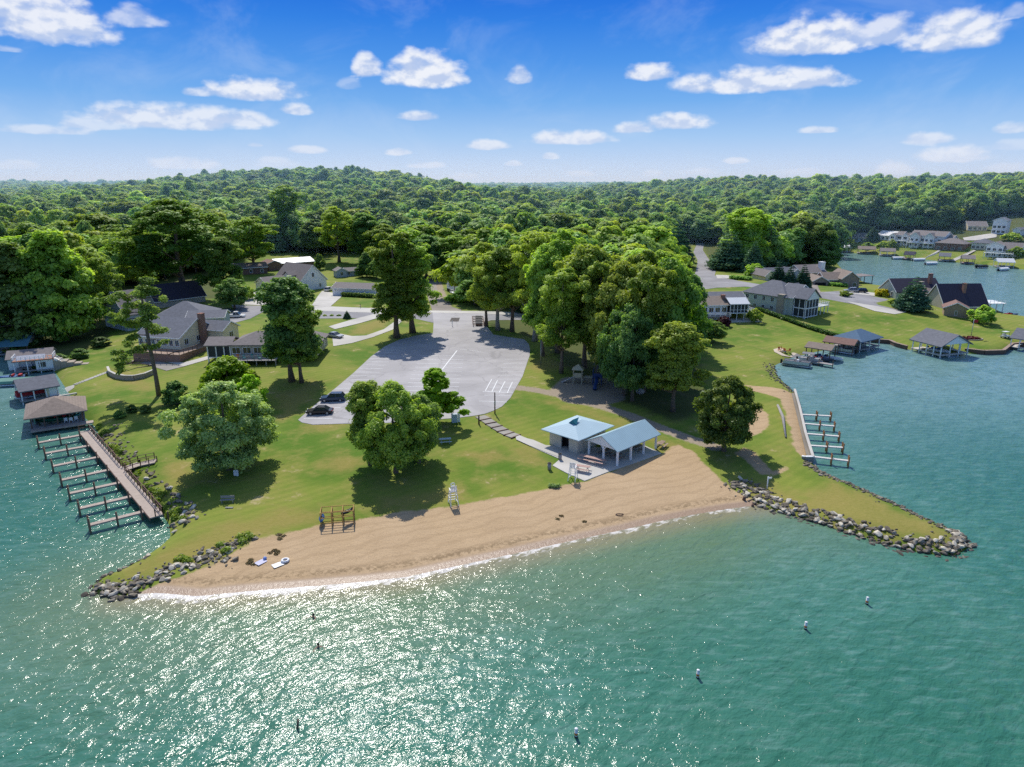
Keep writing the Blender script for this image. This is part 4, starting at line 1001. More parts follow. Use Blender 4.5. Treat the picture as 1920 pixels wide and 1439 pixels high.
def house(name, label, A, B, blocks, wallm, roofm, C=None, cat='house', z0=-.6, dz=0, group=None, chimney=None, chm=None):
    """blocks: dict(x=(f0,f1) as fractions of the front, y=(m0,m1), z, h, roof, axis, p, win={face:(count, storeys)})"""
    o, rz, w_, dep = frame(A, B, C)
    root = empty(name, (o.x, o.y, o.z+dz), label, cat, rz, group); D = dep or 9
    for k in blocks:
        x0, x1 = k['x'][0]*w_, k['x'][1]*w_; y0, y1 = k['y']; y1 = D if y1 is None else y1
        zb, h = k.get('z', 0), k['h']; ax = k.get('axis', 'x'); p = k.get('p', .5); rf = k.get('roof', 'gable')
        wm_, rm = k.get('wall', wallm), k.get('rm', roofm)
        zlow = z0 if zb == 0 else zb
        walls(x0, x1, y0, y1, zlow, zb+h, p, ax if rf == 'gable' else None).build('wall', wm_, root)
        if rf == 'gable': rb = gable_roof(x0, x1, y0, y1, zb+h, p, k.get('o', .5), ax)
        elif rf == 'hip': rb = hip_roof(x0, x1, y0, y1, zb+h, p, k.get('o', .5))
        else: rb = MB().box(x0-.3, x1+.3, y0-.3, y1+.3, zb+h, zb+h+.2)
        rb.build('roof', rm, root)
        if rf == 'gable':      # white rake boards on the visible gable ends
            tm_ = MB(); o_ = k.get('o', .5)
            if ax == 'y':
                xm = (x0+x1)/2; zr = zb+h+(xm-x0)*p
                for s, xe in ((1, x0-o_), (-1, x1+o_)): tm_.beam((xe, y0-o_*.7-.03, zb+h-o_*p+.1), (xm, y0-o_*.7-.03, zr+.12), .05, .26)
            else:
                ym = (y0+y1)/2; zr = zb+h+(ym-y0)*p
                for xx in (x0-o_*.7-.03, x1+o_*.7+.03):
                    for ye in (y0-o_, y1+o_): tm_.beam((xx, ye, zb+h-o_*p+.1), (xx, ym, zr+.12), .05, .26)
                tm_.box(x0-o_*.7, x1+o_*.7, y0-o_-.05, y0-o_-.003, zb+h-o_*p-.02, zb+h-o_*p+.2)
            tm_.build('fascia', TRIM, root)
        for face, spec in k.get('win', {}).items():
            n, st = spec[:2]; ww = spec[2] if len(spec) > 2 else 1.1
            L0, L1 = (x0, x1) if face in 'fb' else (y0, y1)
            for s in range(st):
                for i in range(n): window(root, face, (x0, x1, y0, y1), L0+(L1-L0)*(i+.5)/n, zb+1.5+2.8*s, ww, 1.3)
        for face, u, dw, dh, dm in k.get('doors', []):
            L0, L1 = (x0, x1) if face in 'fb' else (y0, y1); door(root, face, (x0, x1, y0, y1), L0+(L1-L0)*u, zb, dw, dh, dm, 'garage_door' if dw > 2 else 'door')
    for c in (chimney or []):
        cx, cyy, s, zt = c; MB().box(cx*w_-s/2, cx*w_+s/2, cyy-s*.6, cyy+s*.6, -.3, zt).box(cx*w_-s/2-.08, cx*w_+s/2+.08, cyy-s*.6-.08, cyy+s*.6+.08, zt, zt+.15).build('chimney', chm or BRICK, root)
    root['w'] = w_; return root, w_, D
def railing(pts, parent, mat, h=1.0, sp=1.6, name='railing', pk=False):
    mb = MB()
    for a, b in zip(pts, pts[1:]):
        a = Vector(a); b = Vector(b); L = (b-a).length; n = max(1, round(L/sp))
        for i in range(n+1): p = a.lerp(b, i/n); mb.box(p.x-.05, p.x+.05, p.y-.05, p.y+.05, p.z, p.z+h)
        up = Vector((0, 0, h)); mb.beam(a+up, b+up, .1, .05); mb.beam(a+up*.55, b+up*.55, .05, .08)
        if pk: mb.beam(a+up*.25, b+up*.25, .05, .08)
    return mb.build(name, mat, parent)
F, S = 'f', 'r'
# --- left side
house('lake_house', 'large blue grey house with wide hipped grey roof on the left lot', (286, 628), (424, 616), [dict(x=(0, .78), y=(0, 14), h=4.2, roof='hip', p=.5, win={'f': (6, 1)}), dict(x=(.5, 1), y=(-1.2, 6), h=4.4, roof='gable', p=.35, win={'f': (2, 1), 'r': (2, 1)})], GREYB, SHG, z0=-2)
r, w_, D = house('lake_house', 'cream house with grey roof, brick chimney and wooden deck in the left yard', (276, 662), (341, 668), [dict(x=(0, 1), y=(0, 13), z=1.9, h=2.9, roof='gable', axis='x', p=.5, win={'f': (7, 1, .9), 'r': (3, 1, 1.2)}), dict(x=(.72, 1.45), y=(9, 15), z=1.9, h=3.2, roof='gable', axis='x', p=.5, win={'r': (1, 1, 1.4)})], CREAM, SHG, C=(385, 643), z0=-1, chimney=[(1.06, 7.5, 1.1, 9.2)])
walls(0, w_, 0, 13, -1, 1.895).build('basement_wall', BRICKT, r)
dk = MB().box(.15*w_, 1.05*w_, -4.5, -.01, 1.75, 1.9).box(w_+.02, w_+3.2, -4.5, 8, 1.75, 1.9); dko = dk.build('deck', WOOD, r)
MB().box(.17*w_, w_+3.1, -4.4, -4.1, -1, 1.745).box(w_+2.8, w_+3.1, -4.08, 7.9, -1, 1.745).build('brick_skirt', BRICK, r)
railing([(.15*w_+.1, -4.4, 1.9), (w_+3.1, -4.4, 1.9), (w_+3.1, 7.9, 1.9)], r, WOODD)
r, w_, D = house('lake_house', 'long low taupe house with covered porch and raised deck behind the maple', (428, 688), (596, 676), [dict(x=(0, .62), y=(0, 9.5), z=1.4, h=2.9, roof='hip', p=.42, win={'f': (5, 1, 1.7)}), dict(x=(.62, 1), y=(-1.5, 11), z=1.4, h=2.8, roof='hip', p=.5, win={'f': (2, 1), 'r': (2, 1)})], TAUPE, SHT, C=(626, 656), z0=-1.6)
dk = MB().box(0, .56*w_, -3.6, -.01, 1.25, 1.4)
for i in range(6): dk.box(i*.11*w_+.1, i*.11*w_+.3, -3.5, -3.3, -2.5, 1.25)
dk.build('deck', GREYW, r); railing([(0, -3.5, 1.4), (.56*w_, -3.5, 1.4)], r, GREYW)
pr = gable_roof(-5.5, .0, 0, 6, 4.2, .38); pr.build('porch_roof', SHT, r)
pp = MB()
for x in (-5.3, -3.4, -1.6, -.2):
    for y in (.15, 5.8): pp.box(x-.12, x+.12, y-.12, y+.12, -1.2, 4.2)
pp.box(-5.4, -.05, .05, 5.9, 1.2, 1.4); pp.build('porch_posts', TRIM, r)
MB().box(-5.2, -.25, .22, .26, 1.42, 4.05).box(-5.28, -5.24, .3, 5.7, 1.42, 4.05).build('screen', SCREEN, r)
def chair(loc, rz, m, label, group):
    t = empty('patio_chair', loc, label, 'chair', rz, group)
    MB().box(-.28, .28, -.28, .28, .34, .42).build('seat', m, t)
    mb = MB(); mb.beam((-.26, .26, .4), (-.26, .42, 1.0), .06); mb.beam((.26, .26, .4), (.26, .42, 1.0), .06); mb.beam((0, .34, .45), (0, .42, 1.0), .42, .04); mb.build('backrest', m, t)
    for x in (-.25, .25):
        for y in (-.25, .25): MB().box(x-.03, x+.03, y-.03, y+.03, 0, .34).build('leg', m, t)
    return t
for i in range(5):
    v = Matrix.Rotation(r.rotation_euler.z, 3, 'Z')@Vector(((.1+.09*i)*w_, -1.8-(i % 2)*.7, 1.4)); m_ = ORANGE if i == 0 else TEAL
    chair(r.location+v, r.rotation_euler.z+.5*i, m_, 'red patio chair at the left of the raised deck' if i == 0 else 'turquoise patio chair on the raised deck of the long taupe house', None if i == 0 else 'turquoise patio chairs')
house('cottage', 'narrow pale grey house under the dark trees at the left', (199, 612), (240, 622), [dict(x=(0, 1), y=(0, 7), h=5, roof='gable', axis='y', p=.8, win={'f': (2, 2, .9)})], GREYB, SHT, z0=-1)
house('lake_house', 'house with long steep near black roof behind the grey roofed one', (292, 580), (386, 566), [dict(x=(0, 1), y=(0, 9), h=2.6, roof='gable', p=1.0)], TAUPE, SHD, z0=-1)
r, w_, D = house('lake_house', 'white house with tall gable and dormer facing the street', (564, 547), (613, 540), [dict(x=(0, 1), y=(0, 17), h=3.6, axis='y', p=.95, win={'f': (2, 1, .8), 'r': (3, 1)}), dict(x=(-.75, 0), y=(8, 16), h=3, axis='x', p=.5, win={'f': (2, 1)}), dict(x=(-.9, -.0), y=(3, 7), h=2.6, axis='x', p=.45)], WHITE, SHT, z0=-1)
window(r, 'f', (0, w_, 0, 5), w_*.5, 5.6, 1.0, 1.5); gable_roof(-1.2, w_*.3, 5, 9, 5.6, .7, .3).build('dormer_roof', SHT, r); walls(-1.0, w_*.28, 5.2, 8.8, 3.5, 5.6, .7, 'x').build('dormer', WHITE, r)
r, w_, D = house('garage_house', 'low white house with wide double garage door beside the driveway', (624, 554), (703, 557), [dict(x=(0, 1), y=(0, 8), h=2.8, axis='x', p=.33, doors=[('f', .17, 4.6, 2.2, TRIM)]), dict(x=(1, 1.5), y=(2.5, 9), h=2.6, axis='x', p=.33, win={'f': (2, 1)})], WHITE, SHT, z0=-1)
MB().box(w_*1.02, w_*1.55, -2.5, 2.3, -.3, .25).build('patio', CONC, r)
for k in range(9): window(r, 'f', (0, w_, -.06, 5), w_*.04+.48*k, 1.9, .3, .2) if k in (1, 3, 5, 7) else None
house('ranch_house', 'dark brown ranch house with tan roof left of the white gabled house', (441, 517), (502, 513), [dict(x=(0, 1), y=(0, 9), h=3, axis='x', p=.35, win={'f': (3, 1)})], BROWNW, SHB, z0=-1)
house('ranch_house', 'red brick house with bright pale metal roof behind the white gabled house', (503, 508), (590, 500), [dict(x=(0, .25), y=(-1, 8), h=3.2, axis='y', p=.4, wall=BRICK, rm=SHR), dict(x=(.2, 1), y=(0, 11), h=2.8, axis='x', p=.28)], BRICK, METALW, z0=-1)
house('shed_house', 'small pale blue house behind the garage house', (632, 521), (673, 518), [dict(x=(0, .45), y=(0, 5), h=2.8, axis='y', p=.5, win={'f': (1, 1)}), dict(x=(.45, 1), y=(1, 6), h=2.4, axis='x', p=.4, win={'f': (2, 1, .8)})], GREYB, SHT, z0=-1)
r, w_, D = house('cottage', 'small white cottage with side deck right of the cottonwoods', (838, 545), (878, 560), [dict(x=(0, 1), y=(0, 8), z=1, h=2.7, axis='x', p=.45, win={'f': (4, 1, .8)}, doors=[('f', .38, .9, 2.1, GLASS)])], WHITE, SHG, z0=-1)
walls(0, w_, 0, 8, -1, .995).build('foundation', DARK, r)
MB().box(.45*w_, w_*1.5, -2.5, -.02, .85, 1.0).build('deck', TRIM, r); railing([(.45*w_, -2.4, 1), (w_*1.5, -2.4, 1)], r, TRIM)
house('lake_house', 'dark blue roofed house half hidden behind the grove', (1112, 494), (1156, 488), [dict(x=(0, .5), y=(0, 9), h=5.5, axis='y', p=.7, win={'f': (1, 1)}), dict(x=(.5, 1), y=(1, 8), h=5.0, axis='x', p=.5)], GREYB, SHBL)
house('lake_house', 'dark roofed house with white walls at the far left edge', (-30, 492), (18, 488), [dict(x=(0, 1), y=(0, 9), h=5, axis='x', p=.6, win={'f': (3, 2)})], WHITE, SHD)
# hedge by the garage house
def hedge(px0, px1, h, wd, label, leaf='dark', n=4000, name='hedge', size=.2):
    a, b = G(*px0), G(*px1); L = (b-a).length; k = max(4, int(L/ (wd*.7))); C = [tuple((b-a)*(i/(k-1))+Vector((random.uniform(-.1, .1), random.uniform(-.1, .1), h*.55))) for i in range(k)]
    C2 = [(c[0], c[1], c[2]+T1(a.x+c[0], a.y+c[1])-a.z-c[2]+h*.5) for c in C]
    me = leaves('hedge_leaves', C2, [wd*.55+h*.2]*k, [.4]*k, n, size, LEAF[leaf], 77, h/(wd*1.1+h*.4))
    o = link(name, me); o.location = a; tag(o, label, 'hedge'); return o
hedge((645, 556), (699, 559), 1.5, 1.3, 'clipped green hedge along the wall of the garage house', n=5000)
hedge((1420, 582), (1572, 634), 1.1, .9, 'long dark clipped hedge running downhill between two lawns', n=9000, size=.22)
hedge((1374, 524), (1402, 526), 1.6, 2.0, 'dark clipped hedge beside the curving street', n=2500, size=.3)
hedge((1560, 537), (1583, 539), 1.4, 1.6, 'short dark hedge in front of the brown roofed lake house', n=2000, size=.3)
# --- right side
r, w_, D = house('lake_house', 'white house with screened upper porch on posts above the lakeside lawn', (1314, 601), (1362, 600), [dict(x=(0, 1), y=(0, 9), z=1.6, h=3, axis='x', p=.4, win={'f': (4, 1, 1.3)}, rm=SHB), dict(x=(.45, 2.0), y=(5, 14), z=1.6, h=3.6, axis='x', p=.38)], WHITE, SHG, z0=-1, chimney=[(.95, 3, 1, 7)])
walls(0, w_, .1, 9, -1, 1.595).build('basement_wall', WHITE, r)
MB().box(-.2*w_, w_*1.0, -3, -.02, 1.45, 1.6).build('deck', GREYW, r); railing([(-.2*w_, -2.9, 1.6), (w_, -2.9, 1.6)], r, TRIM)
MB().box(w_+.05, w_+8.2, -1.8, 5, 2.2, 2.4).build('porch_floor', TRIM, r)
gable_roof(w_+.2, w_+6, -1.6, 4.8, 5.0, .4, .3).build('porch_roof', METALW, r)
MB().box(w_+.4, w_+5.7, -1.3, 4.6, 2.42, 4.95).build('screen', SCREEN, r)
pp = MB()
for i in range(6):
    for y in (-1.6,): pp.box(w_+.2+i*1.1, w_+.34+i*1.1, y, y+.15, 2.4 if i % 2 else -.4, 5.0)
for y in (1, 3): pp.box(w_+5.75, w_+5.9, y, y+.15, 2.4, 5.0)
pp.box(w_+.2, w_+5.9, -1.62, -1.5, 3.2, 3.3).box(w_+7.9, w_+8.1, -1.7, -1.5, -.4, 2.2).box(w_+7.9, w_+8.1, 4.6, 4.8, -.4, 2.2)
pp.build('porch_posts', TRIM, r); railing([(w_+6.1, -1.7, 2.4), (w_+8.1, -1.7, 2.4), (w_+8.1, 4.8, 2.4)], r, TRIM, sp=.8, pk=True)
MB().box(w_-.2, w_+9.6, -3.4, 3, -.6, .12).build('patio', CONC, r)
r, w_, D = house('lake_house', 'big pale grey lake house with two storey screened porch and slate roof', (1392, 573), (1470, 591), [
    dict(x=(0, 1), y=(0, 12), z=0, h=5.6, roof='hip', p=.62, win={'f': (5, 2, 1.0)}), dict(x=(.78, 1.12), y=(1, 12), h=5.6, axis='x', p=.6, win={'r': (2, 2)}), dict(x=(.55, .8), y=(6, 14), h=6.6, axis='y', p=.8)], GREYG, SHG, z0=-2)
MB().box(-.02*w_, w_*.72, -.06, -.004, -2, 1.4).build('stone_base', STONE, r)
MB().box(w_*.84, w_*.97, -.8, .95, -2, 6.3).build('chimney', STONE, r)
px0 = w_*1.12+.05
gable_roof(px0, px0+4.6, 1.2, 8.2, 5.7, .75, .4).build('porch_roof', SHG, r)
walls(px0+4.3, px0+4.4, 1.3, 8.1, 5.2, 5.7, .75, 'x').build('gable_panel', WHITE, r)
MB().box(px0+.1, px0+4.2, 1.5, 8.0, .1, 5.3).build('screen', SCREEN, r)
pp = MB()
for i in range(5):
    y = 1.3+i*1.66; pp.box(px0+4.2, px0+4.38, y, y+.16, -1.5, 5.3)
for i in range(3): x = px0+.2+i*1.8; pp.box(x, x+.16, 1.2, 1.36, -1.5, 5.3)
pp.box(px0+.1, px0+4.4, 1.15, 1.3, 2.5, 2.8).box(px0+4.25, px0+4.42, 1.3, 8.1, 2.5, 2.8).box(px0+4.25, px0+4.42, 1.3, 8.1, -.1, .1).box(px0+.1, px0+4.4, 1.15, 1.3, -.1, .1).build('porch_posts', TRIM, r)
MB().box(px0+.05, px0+4.6, 8.3, 14, 2.5, 2.7).build('deck', TRIM, r); railing([(px0+4.5, 8.3, 2.7), (px0+4.5, 14, 2.7), (px0+.2, 14, 2.7)], r, TRIM, sp=.7, pk=True)
pp = MB(); [pp.box(px0+4.3, px0+4.5, y, y+.2, -1.2, 2.5) for y in (9.5, 11.6, 13.7)]; pp.build('deck_posts', TRIM, r)
house('lake_house', 'long house with cream gable, grey brown roofs and white chimney', (1432, 526), (1546, 530), [dict(x=(0, .14), y=(-1, 9), h=3.8, axis='y', p=.95, wall=CREAM, win={'f': (1, 1)}), dict(x=(.12, .5), y=(1, 10), h=3.6, axis='x', p=.55, rm=SHG), dict(x=(.42, .62), y=(0, 10), h=3.8, axis='y', p=.7, rm=SHG, wall=GREYB), dict(x=(.6, 1), y=(0, 10), h=4.4, axis='x', p=.5, win={'f': (4, 1)})], STONE, SHT, chimney=[(.97, 2, 1.8, 8.3)], chm=TRIM)
r, w_, D = house('lake_house', 'brown roofed lake house with dark garage door beside the channel', (1522, 534), (1606, 540), [dict(x=(0, .33), y=(-1, 8), h=2.8, axis='y', p=.55, doors=[('f', .5, 4.2, 2.2, DARK)]), dict(x=(.3, .72), y=(1, 9), h=3.2, axis='x', p=.55), dict(x=(.62, 1), y=(-1.5, 10), h=3.8, axis='y', p=.75, win={'f': (2, 1, 1.3)})], pm('siding_rose', (.34, .27, .23), .8, .12, .6, stripe=(2, .25, .2)), SHB)
MB().box(w_, w_*1.12, 0, 6, .8, 1).build('deck', WOODD, r)
house('lake_house', 'grey green house with dark roof and gable end toward the cul-de-sac', (1648, 552), (1679, 561), [dict(x=(0, 1), y=(0, 17), h=2.6, axis='y', p=.8, win={'f': (2, 1, .9), 'r': (2, 1)})], GREYG, SHD, chimney=[(.7, 14, 1, 8.2)])
house('cottage', 'small tan roofed house with porch right of the juniper', (1732, 568), (1770, 570), [dict(x=(0, 1), y=(0, 9), h=3, axis='x', p=.5, win={'f': (2, 1)}), dict(x=(.55, 1.1), y=(-2.5, 4), h=2.5, axis='y', p=.5, rm=SHG)], GREYG, SHB, chimney=[(.3, 5, 1.2, 7.2)], chm=STONE)
r, w_, D = house('lake_house', 'house with one great steep plum black roof plane facing the lawn', (1770, 580), (1850, 584), [dict(x=(0, 1), y=(0, 11), h=2.0, axis='x', p=1.15)], TAUPE, SHD, chimney=[(.55, 3.5, .9, 8.8)])
house('stone_garage', 'small stone garage with white gable in front of the steep dark roof', (1769, 592), (1813, 598), [dict(x=(0, 1), y=(0, 6), h=3.0, axis='y', p=.5, win={'f': (1, 1, .6)})], BRICKT, SHR)
# far shore
FS = [('low white lake house at the left end of the far shore', (1562,450), (1592,451), 2.6, 'hip', 'x', WHITE, METALW), ('second low grey roofed house on the far shore', (1592,453), (1630,454), 2.8, 'gable', 'x', GREYB, SHT), ('low flat roofed white and dark house on the far shore', (1643,450), (1676,451), 3.2, 'gable', 'x', WHITE, METALW),
 ('tall white house with twin small gables on the far shore', (1668,458), (1704,459), 6, 'gable', 'y', WHITE, SHT), ('widest white house with pair of gables and balconies on the far shore', (1704,462), (1768,464), 7, 'gable', 'x', WHITE, SHT), ('dark brown lake house half hidden by a tree on the far shore', (1752,469), (1806,471), 4.4, 'hip', 'x', BROWNW, SHT), ('dark low house left of the large gabled one on the far shore', (1820,468), (1854,469), 4, 'hip', 'x', GREYG, SHG),
 ('large white gabled house with balconies at the right of the far shore', (1846,482), (1878,483), 6.5, 'gable', 'y', WHITE, SHT), ('long tan building on the hill above the far shore', (1814,433), (1850,433), 3.0, 'gable', 'x', CREAM, SHT), ('tall narrow white house on the hill above the far shore', (1858,439), (1884,440), 8, 'gable', 'y', WHITE, SHG), ('grey two storey house with porch high on the wooded hill', (1652,423), (1685,424), 6, 'gable', 'x', GREYB, SHT), ('small white structure at the right edge of the hill', (1897,443), (1911,444), 4, 'gable', 'y', WHITE, SHG)]
for i, (lb, A, B, h, rf, ax, wm_, rm) in enumerate(FS):
    b = [dict(x=(0, 1), y=(0, 11), h=h, roof=rf, axis=ax, p=.45, win={'f': (4 if ax == 'x' else 3, 2 if h > 5 else 1, 1.5)})]
    if i == 4: b += [dict(x=(.05, .33), y=(-2.5, 5), h=6.4, axis='y', p=.8, win={'f': (2, 2, 1.4)}), dict(x=(.48, .76), y=(-2.5, 5), h=6.4, axis='y', p=.8, win={'f': (2, 2, 1.4)}), dict(x=(.95, 1.16), y=(2, 12), h=5, axis='x', p=.5)]
    if i == 3: b = [dict(x=(0, .3), y=(-2, 9), h=5.4, axis='y', p=.8, win={'f': (1, 2, 1.8)}), dict(x=(.3, .62), y=(0, 9), h=6, axis='x', p=.4, win={'f': (1, 2, 2)}), dict(x=(.62, 1), y=(-2, 9), h=5.4, axis='y', p=.8, win={'f': (1, 2, 1.8)})]
    if i == 7: b += [dict(x=(.95, 2.0), y=(1, 11), h=5, axis='x', p=.6, win={'f': (4, 2, 1.2)})]
    r, w_, D = house('lake_house', lb, A, B, b, wm_, rm, z0=-3)
    if i in (3, 4, 7, 10):
        x1 = w_*(1.7 if i == 7 else 1)
        MB().box(0, x1, -4.5, -2.52, 2.5, 2.75).build('balcony', TRIM, r); railing([(0, -4.4, 2.75), (x1, -4.4, 2.75)], r, TRIM, sp=1.2)
        pp = MB(); [pp.box(x1*k/6-.12+.1, x1*k/6+.1+.1, -4.4, -4.2, -3, 2.5) for k in range(7)]; pp.build('balcony_posts', TRIM, r)

# ------------------------------------------------------------------ pavilion and bath house
r, w_, D = None, None, None
o, rz, w_, D = frame((1023, 837), (1082, 852), (1128, 838))
D = max(D, 7.5)
r = empty('bath_house', (o.x, o.y, o.z), 'small block bath house with pale blue hipped metal roof by the beach', 'building', rz)
wl = MB(); op = (.42*w_, .70*w_)
wl.box(0, op[0], 0, .25, -.5, 2.9).box(op[1], w_, 0, .25, -.5, 2.9).box(op[0], op[1], 0, .25, 2.35, 2.9).box(0, .25, .25, D, -.5, 2.9).box(w_-.25, w_, .25, D, -.5, 2.9).box(.25, w_-.25, D-.25, D, -.5, 2.9)
wl.build('wall', BLOCKM, r); MB().box(op[0]-.3, op[1]+.3, 1.3, 1.35, -.2, 2.9).box(op[0]-.3, op[0]-.25, .3, 1.3, -.2, 2.9).box(op[1]+.25, op[1]+.3, .3, 1.3, -.2, 2.9).build('doorway', DARK, r)
hip_roof(0, w_, 0, D, 2.95, .29, 1.0, .12).build('roof', METALP, r)
zr = 2.95+(min(w_, D)/2)*.42
MB().add([(w_*.36, D*.22, 2.9+.42*D*.22+.35), (w_*.36+1.5, D*.22, 2.9+.42*D*.22+.35), (w_*.36+.75, D*.22, 2.9+.42*D*.22+1.15), (w_*.36+.75, D*.22+2.2, 2.9+.42*D*.22+1.1)], [(0, 1, 2), (1, 3, 2), (0, 2, 3)]) if False else None
vm = MB(); y_ = D*.30; z_ = 2.95+.29*y_+.1; vm.add([(w_*.5-.8, y_, z_), (w_*.5+.8, y_, z_), (w_*.5, y_, z_+.75), (w_*.5, y_+1.7, z_+.75)], [(0, 1, 2), (1, 3, 2), (0, 2, 3)])
vm.build('roof_vent', pm('vent_teal', (.03, .18, .22), .5, .1, 1), r)
o, rz, w_, D = frame((1095, 858), (1157, 875), (1250, 851)); D = D
r = empty('picnic_shelter', (o.x, o.y, o.z), 'open picnic shelter with blue gabled metal roof and white posts at the sand', 'shelter', rz)
gr = gable_roof(0, w_, 0, D, 2.75, .52, .45, 'y', .12, .6); gr.build('roof', pm('metal_roof_blue_y', (.34, .49, .56), .5, .07, .5, stripe=(1, .42, .35), spec=.5), r)
gp = MB(); gp.add([(-.3, -.25, 2.62), (w_+.3, -.25, 2.62), (w_/2, -.25, 2.75+w_/2*.52-.04), (-.3, -.1, 2.62), (w_+.3, -.1, 2.62), (w_/2, -.1, 2.75+w_/2*.52-.04)], [(0, 1, 2), (5, 4, 3), (0, 3, 4, 1), (1, 4, 5, 2), (2, 5, 3, 0)]); gp.build('gable_panel', TRIM, r)
for x in (0, w_):
    for k in range(4):
        y = .0+D*k/3; pb = MB().box(x-.13, x+.13, y-.13, y+.13, -.4, 2.7)
        for s in (-1, 1):
            if 0 <= k+s <= 3: pb.beam((x, y+s*.1, 2.0), (x, y+s*.75, 2.68), .1)
        pb.build('post', TRIM, r)
pb = MB().box(w_*.52-.13, w_*.52+.13, -.13, .13, -.4, 2.7); pb.beam((w_*.52, 0, 2.0), (w_*.52-.7, 0, 2.68), .1); pb.beam((w_*.52, 0, 2.0), (w_*.52+.7, 0, 2.68), .1); pb.build('post', TRIM, r)
MB().box(-.15, .15, 0, D, 2.5, 2.7).box(w_-.15, w_+.15, 0, D, 2.5, 2.7).build('beam', TRIM, r)
SH_R, SH_W, SH_D = r, w_, D
TR = MB()
def picnic(loc, rz, label, m=PINK, L=1.9, group=None, fr=STEEL):
    t = empty('picnic_table', loc, label, 'table', rz, group)
    mb = MB(); [mb.box(-L/2, L/2, -.36+i*.15, -.23+i*.15, .72, .76) for i in range(5)]; mb.build('tabletop', m, t)
    for s in (-1, 1): MB().box(-L/2, L/2, s*.72-.13, s*.72+.13, .43, .47).build('bench', m, t)
    mb = MB()
    for x in (-L*.34, L*.34):
        mb.beam((x, -.72, .41), (x, .72, .41), .05); mb.beam((x, -.6, 0), (x, -.2, .7), .06); mb.beam((x, .6, 0), (x, .2, .7), .06)
    mb.build('frame', fr, t); return t
def loc_in(r, x, y, z=0): return r.location+Matrix.Rotation(r.rotation_euler.z, 3, 'Z')@Vector((x, y, z))
for i in range(4): picnic(loc_in(SH_R, SH_W*.5+(i % 2-.5)*SH_W*.42, SH_D*(.2+.55*(i//2)), .12), SH_R.rotation_euler.z+PI/2, ['picnic table at the front left under the shelter roof', 'picnic table at the front right under the shelter roof', 'picnic table at the back left under the shelter roof', 'picnic table at the back right under the shelter roof'][i], WOOD)
p = G(1110, 868); picnic((p.x, p.y, p.z+.12), R(-32), 'long faded picnic table on the concrete in front of the shelter', L=4.2)
p = G(1092, 884); picnic((p.x, p.y, p.z+.12), R(-20), 'short picnic table behind the right lifeguard chair', L=2.2)
for (x, y, rz_, lb) in [(835, 831, .2, 'pale blue picnic table in the shade right of the lawn oaks'), (782, 862, -.3, 'picnic table under the right side of the lawn oaks'), (704, 858, .5, 'picnic table at the left foot of the lawn oaks'), (1240, 838, 1.0, 'picnic table on the grass behind the shelter')]:
    p = G(x, y); picnic(p, rz_, lb, pm('table_pale_blue', (.42, .52, .56), .7, .1, 3) if x == 835 else WOOD)
def bench(px, py, rz, label):
    t = empty('park_bench', G(px, py), label, 'bench', rz)
    MB().box(-.9, .9, -.2, .2, .42, .47).build('seat', GREYW, t); MB().box(-.9, .9, .2, .25, .6, .95).build('backrest', GREYW, t)
    for x in (-.7, .7): MB().box(x-.04, x+.04, -.18, .22, 0, .42).build('leg', STEEL, t)
bench(427, 943, .1, 'grey bench in the tree shadow on the beach lawn'); 
p = G(430, 953); tag(MB().box(-.5, .5, -.12, .12, 0, .12).build('plank', GREYW), 'short pale plank lying in front of the grey bench', 'plank').location = p
def trash(px, py, label):
    t = empty('trash_can', G(px, py), label, 'trash can'); t.location.z += .05
    MB().cyl(0, 0, 0, .95, .27, .29, 14).build('body', pm('can_taupe', (.36, .33, .32), .6, .15, 3), t, True); MB().cyl(0, 0, .96, 1.02, .31, .3, 14).cyl(0, 0, 1.021, 1.12, .2, .1, 14).build('lid', BLACK, t)
trash(1030, 881, 'round trash can on the grass left of the concrete slab'); trash(1050, 863, 'round trash can at the corner of the walkway by the bath house')
def guard(px, py, rz, label):
    t = empty('lifeguard_chair', G(px, py), label, 'lifeguard chair', rz); t.scale = (.98, .98, .98)
    f_ = MB()
    for x in (-.55, .55):
        for y, yt in ((-.75, -.35), (.75, .35)): f_.beam((x, y, 0), (x*.75, yt, 2.0), .09)
    for z in (.4, .8, 1.2, 1.6):
        k = 1-z/2*.4; f_.beam((-.55*(1-z/2*.25), -.75+z*.2, z), (.55*(1-z/2*.25), -.75+z*.2, z), .09, .06)
        f_.beam((-.55, -.75+z*.2, z), (-.55, .75-z*.2, z), .05) if z in (.4, 1.2) else None; f_.beam((.55, -.75+z*.2, z), (.55, .75-z*.2, z), .05) if z in (.4, 1.2) else None
    f_.build('frame', TRIM, t); MB().box(-.45, .45, -.42, .4, 2.0, 2.08).box(-.48, -.38, -.4, .4, 2.3, 2.36).box(.38, .48, -.4, .4, 2.3, 2.36).build('seat', TRIM, t)
    b = MB(); [b.box(-.42+i*.22, -.24+i*.22, .36, .41, 2.08, 2.85) for i in range(4)]; b.build('backrest', TRIM, t); return t
g1 = guard(850, 946, R(200), 'white wooden lifeguard chair at the grass edge in the middle of the beach')
ring = MB(); ring.tube([(.28*math.cos(a), 0, 2.95+.2*math.sin(a)) for a in np.linspace(0, 2*PI, 13)], .06, 6); ring.build('sun_hood', WHITEP, g1)
guard(1074, 900, R(160), 'white wooden lifeguard chair at the corner of the concrete slab')
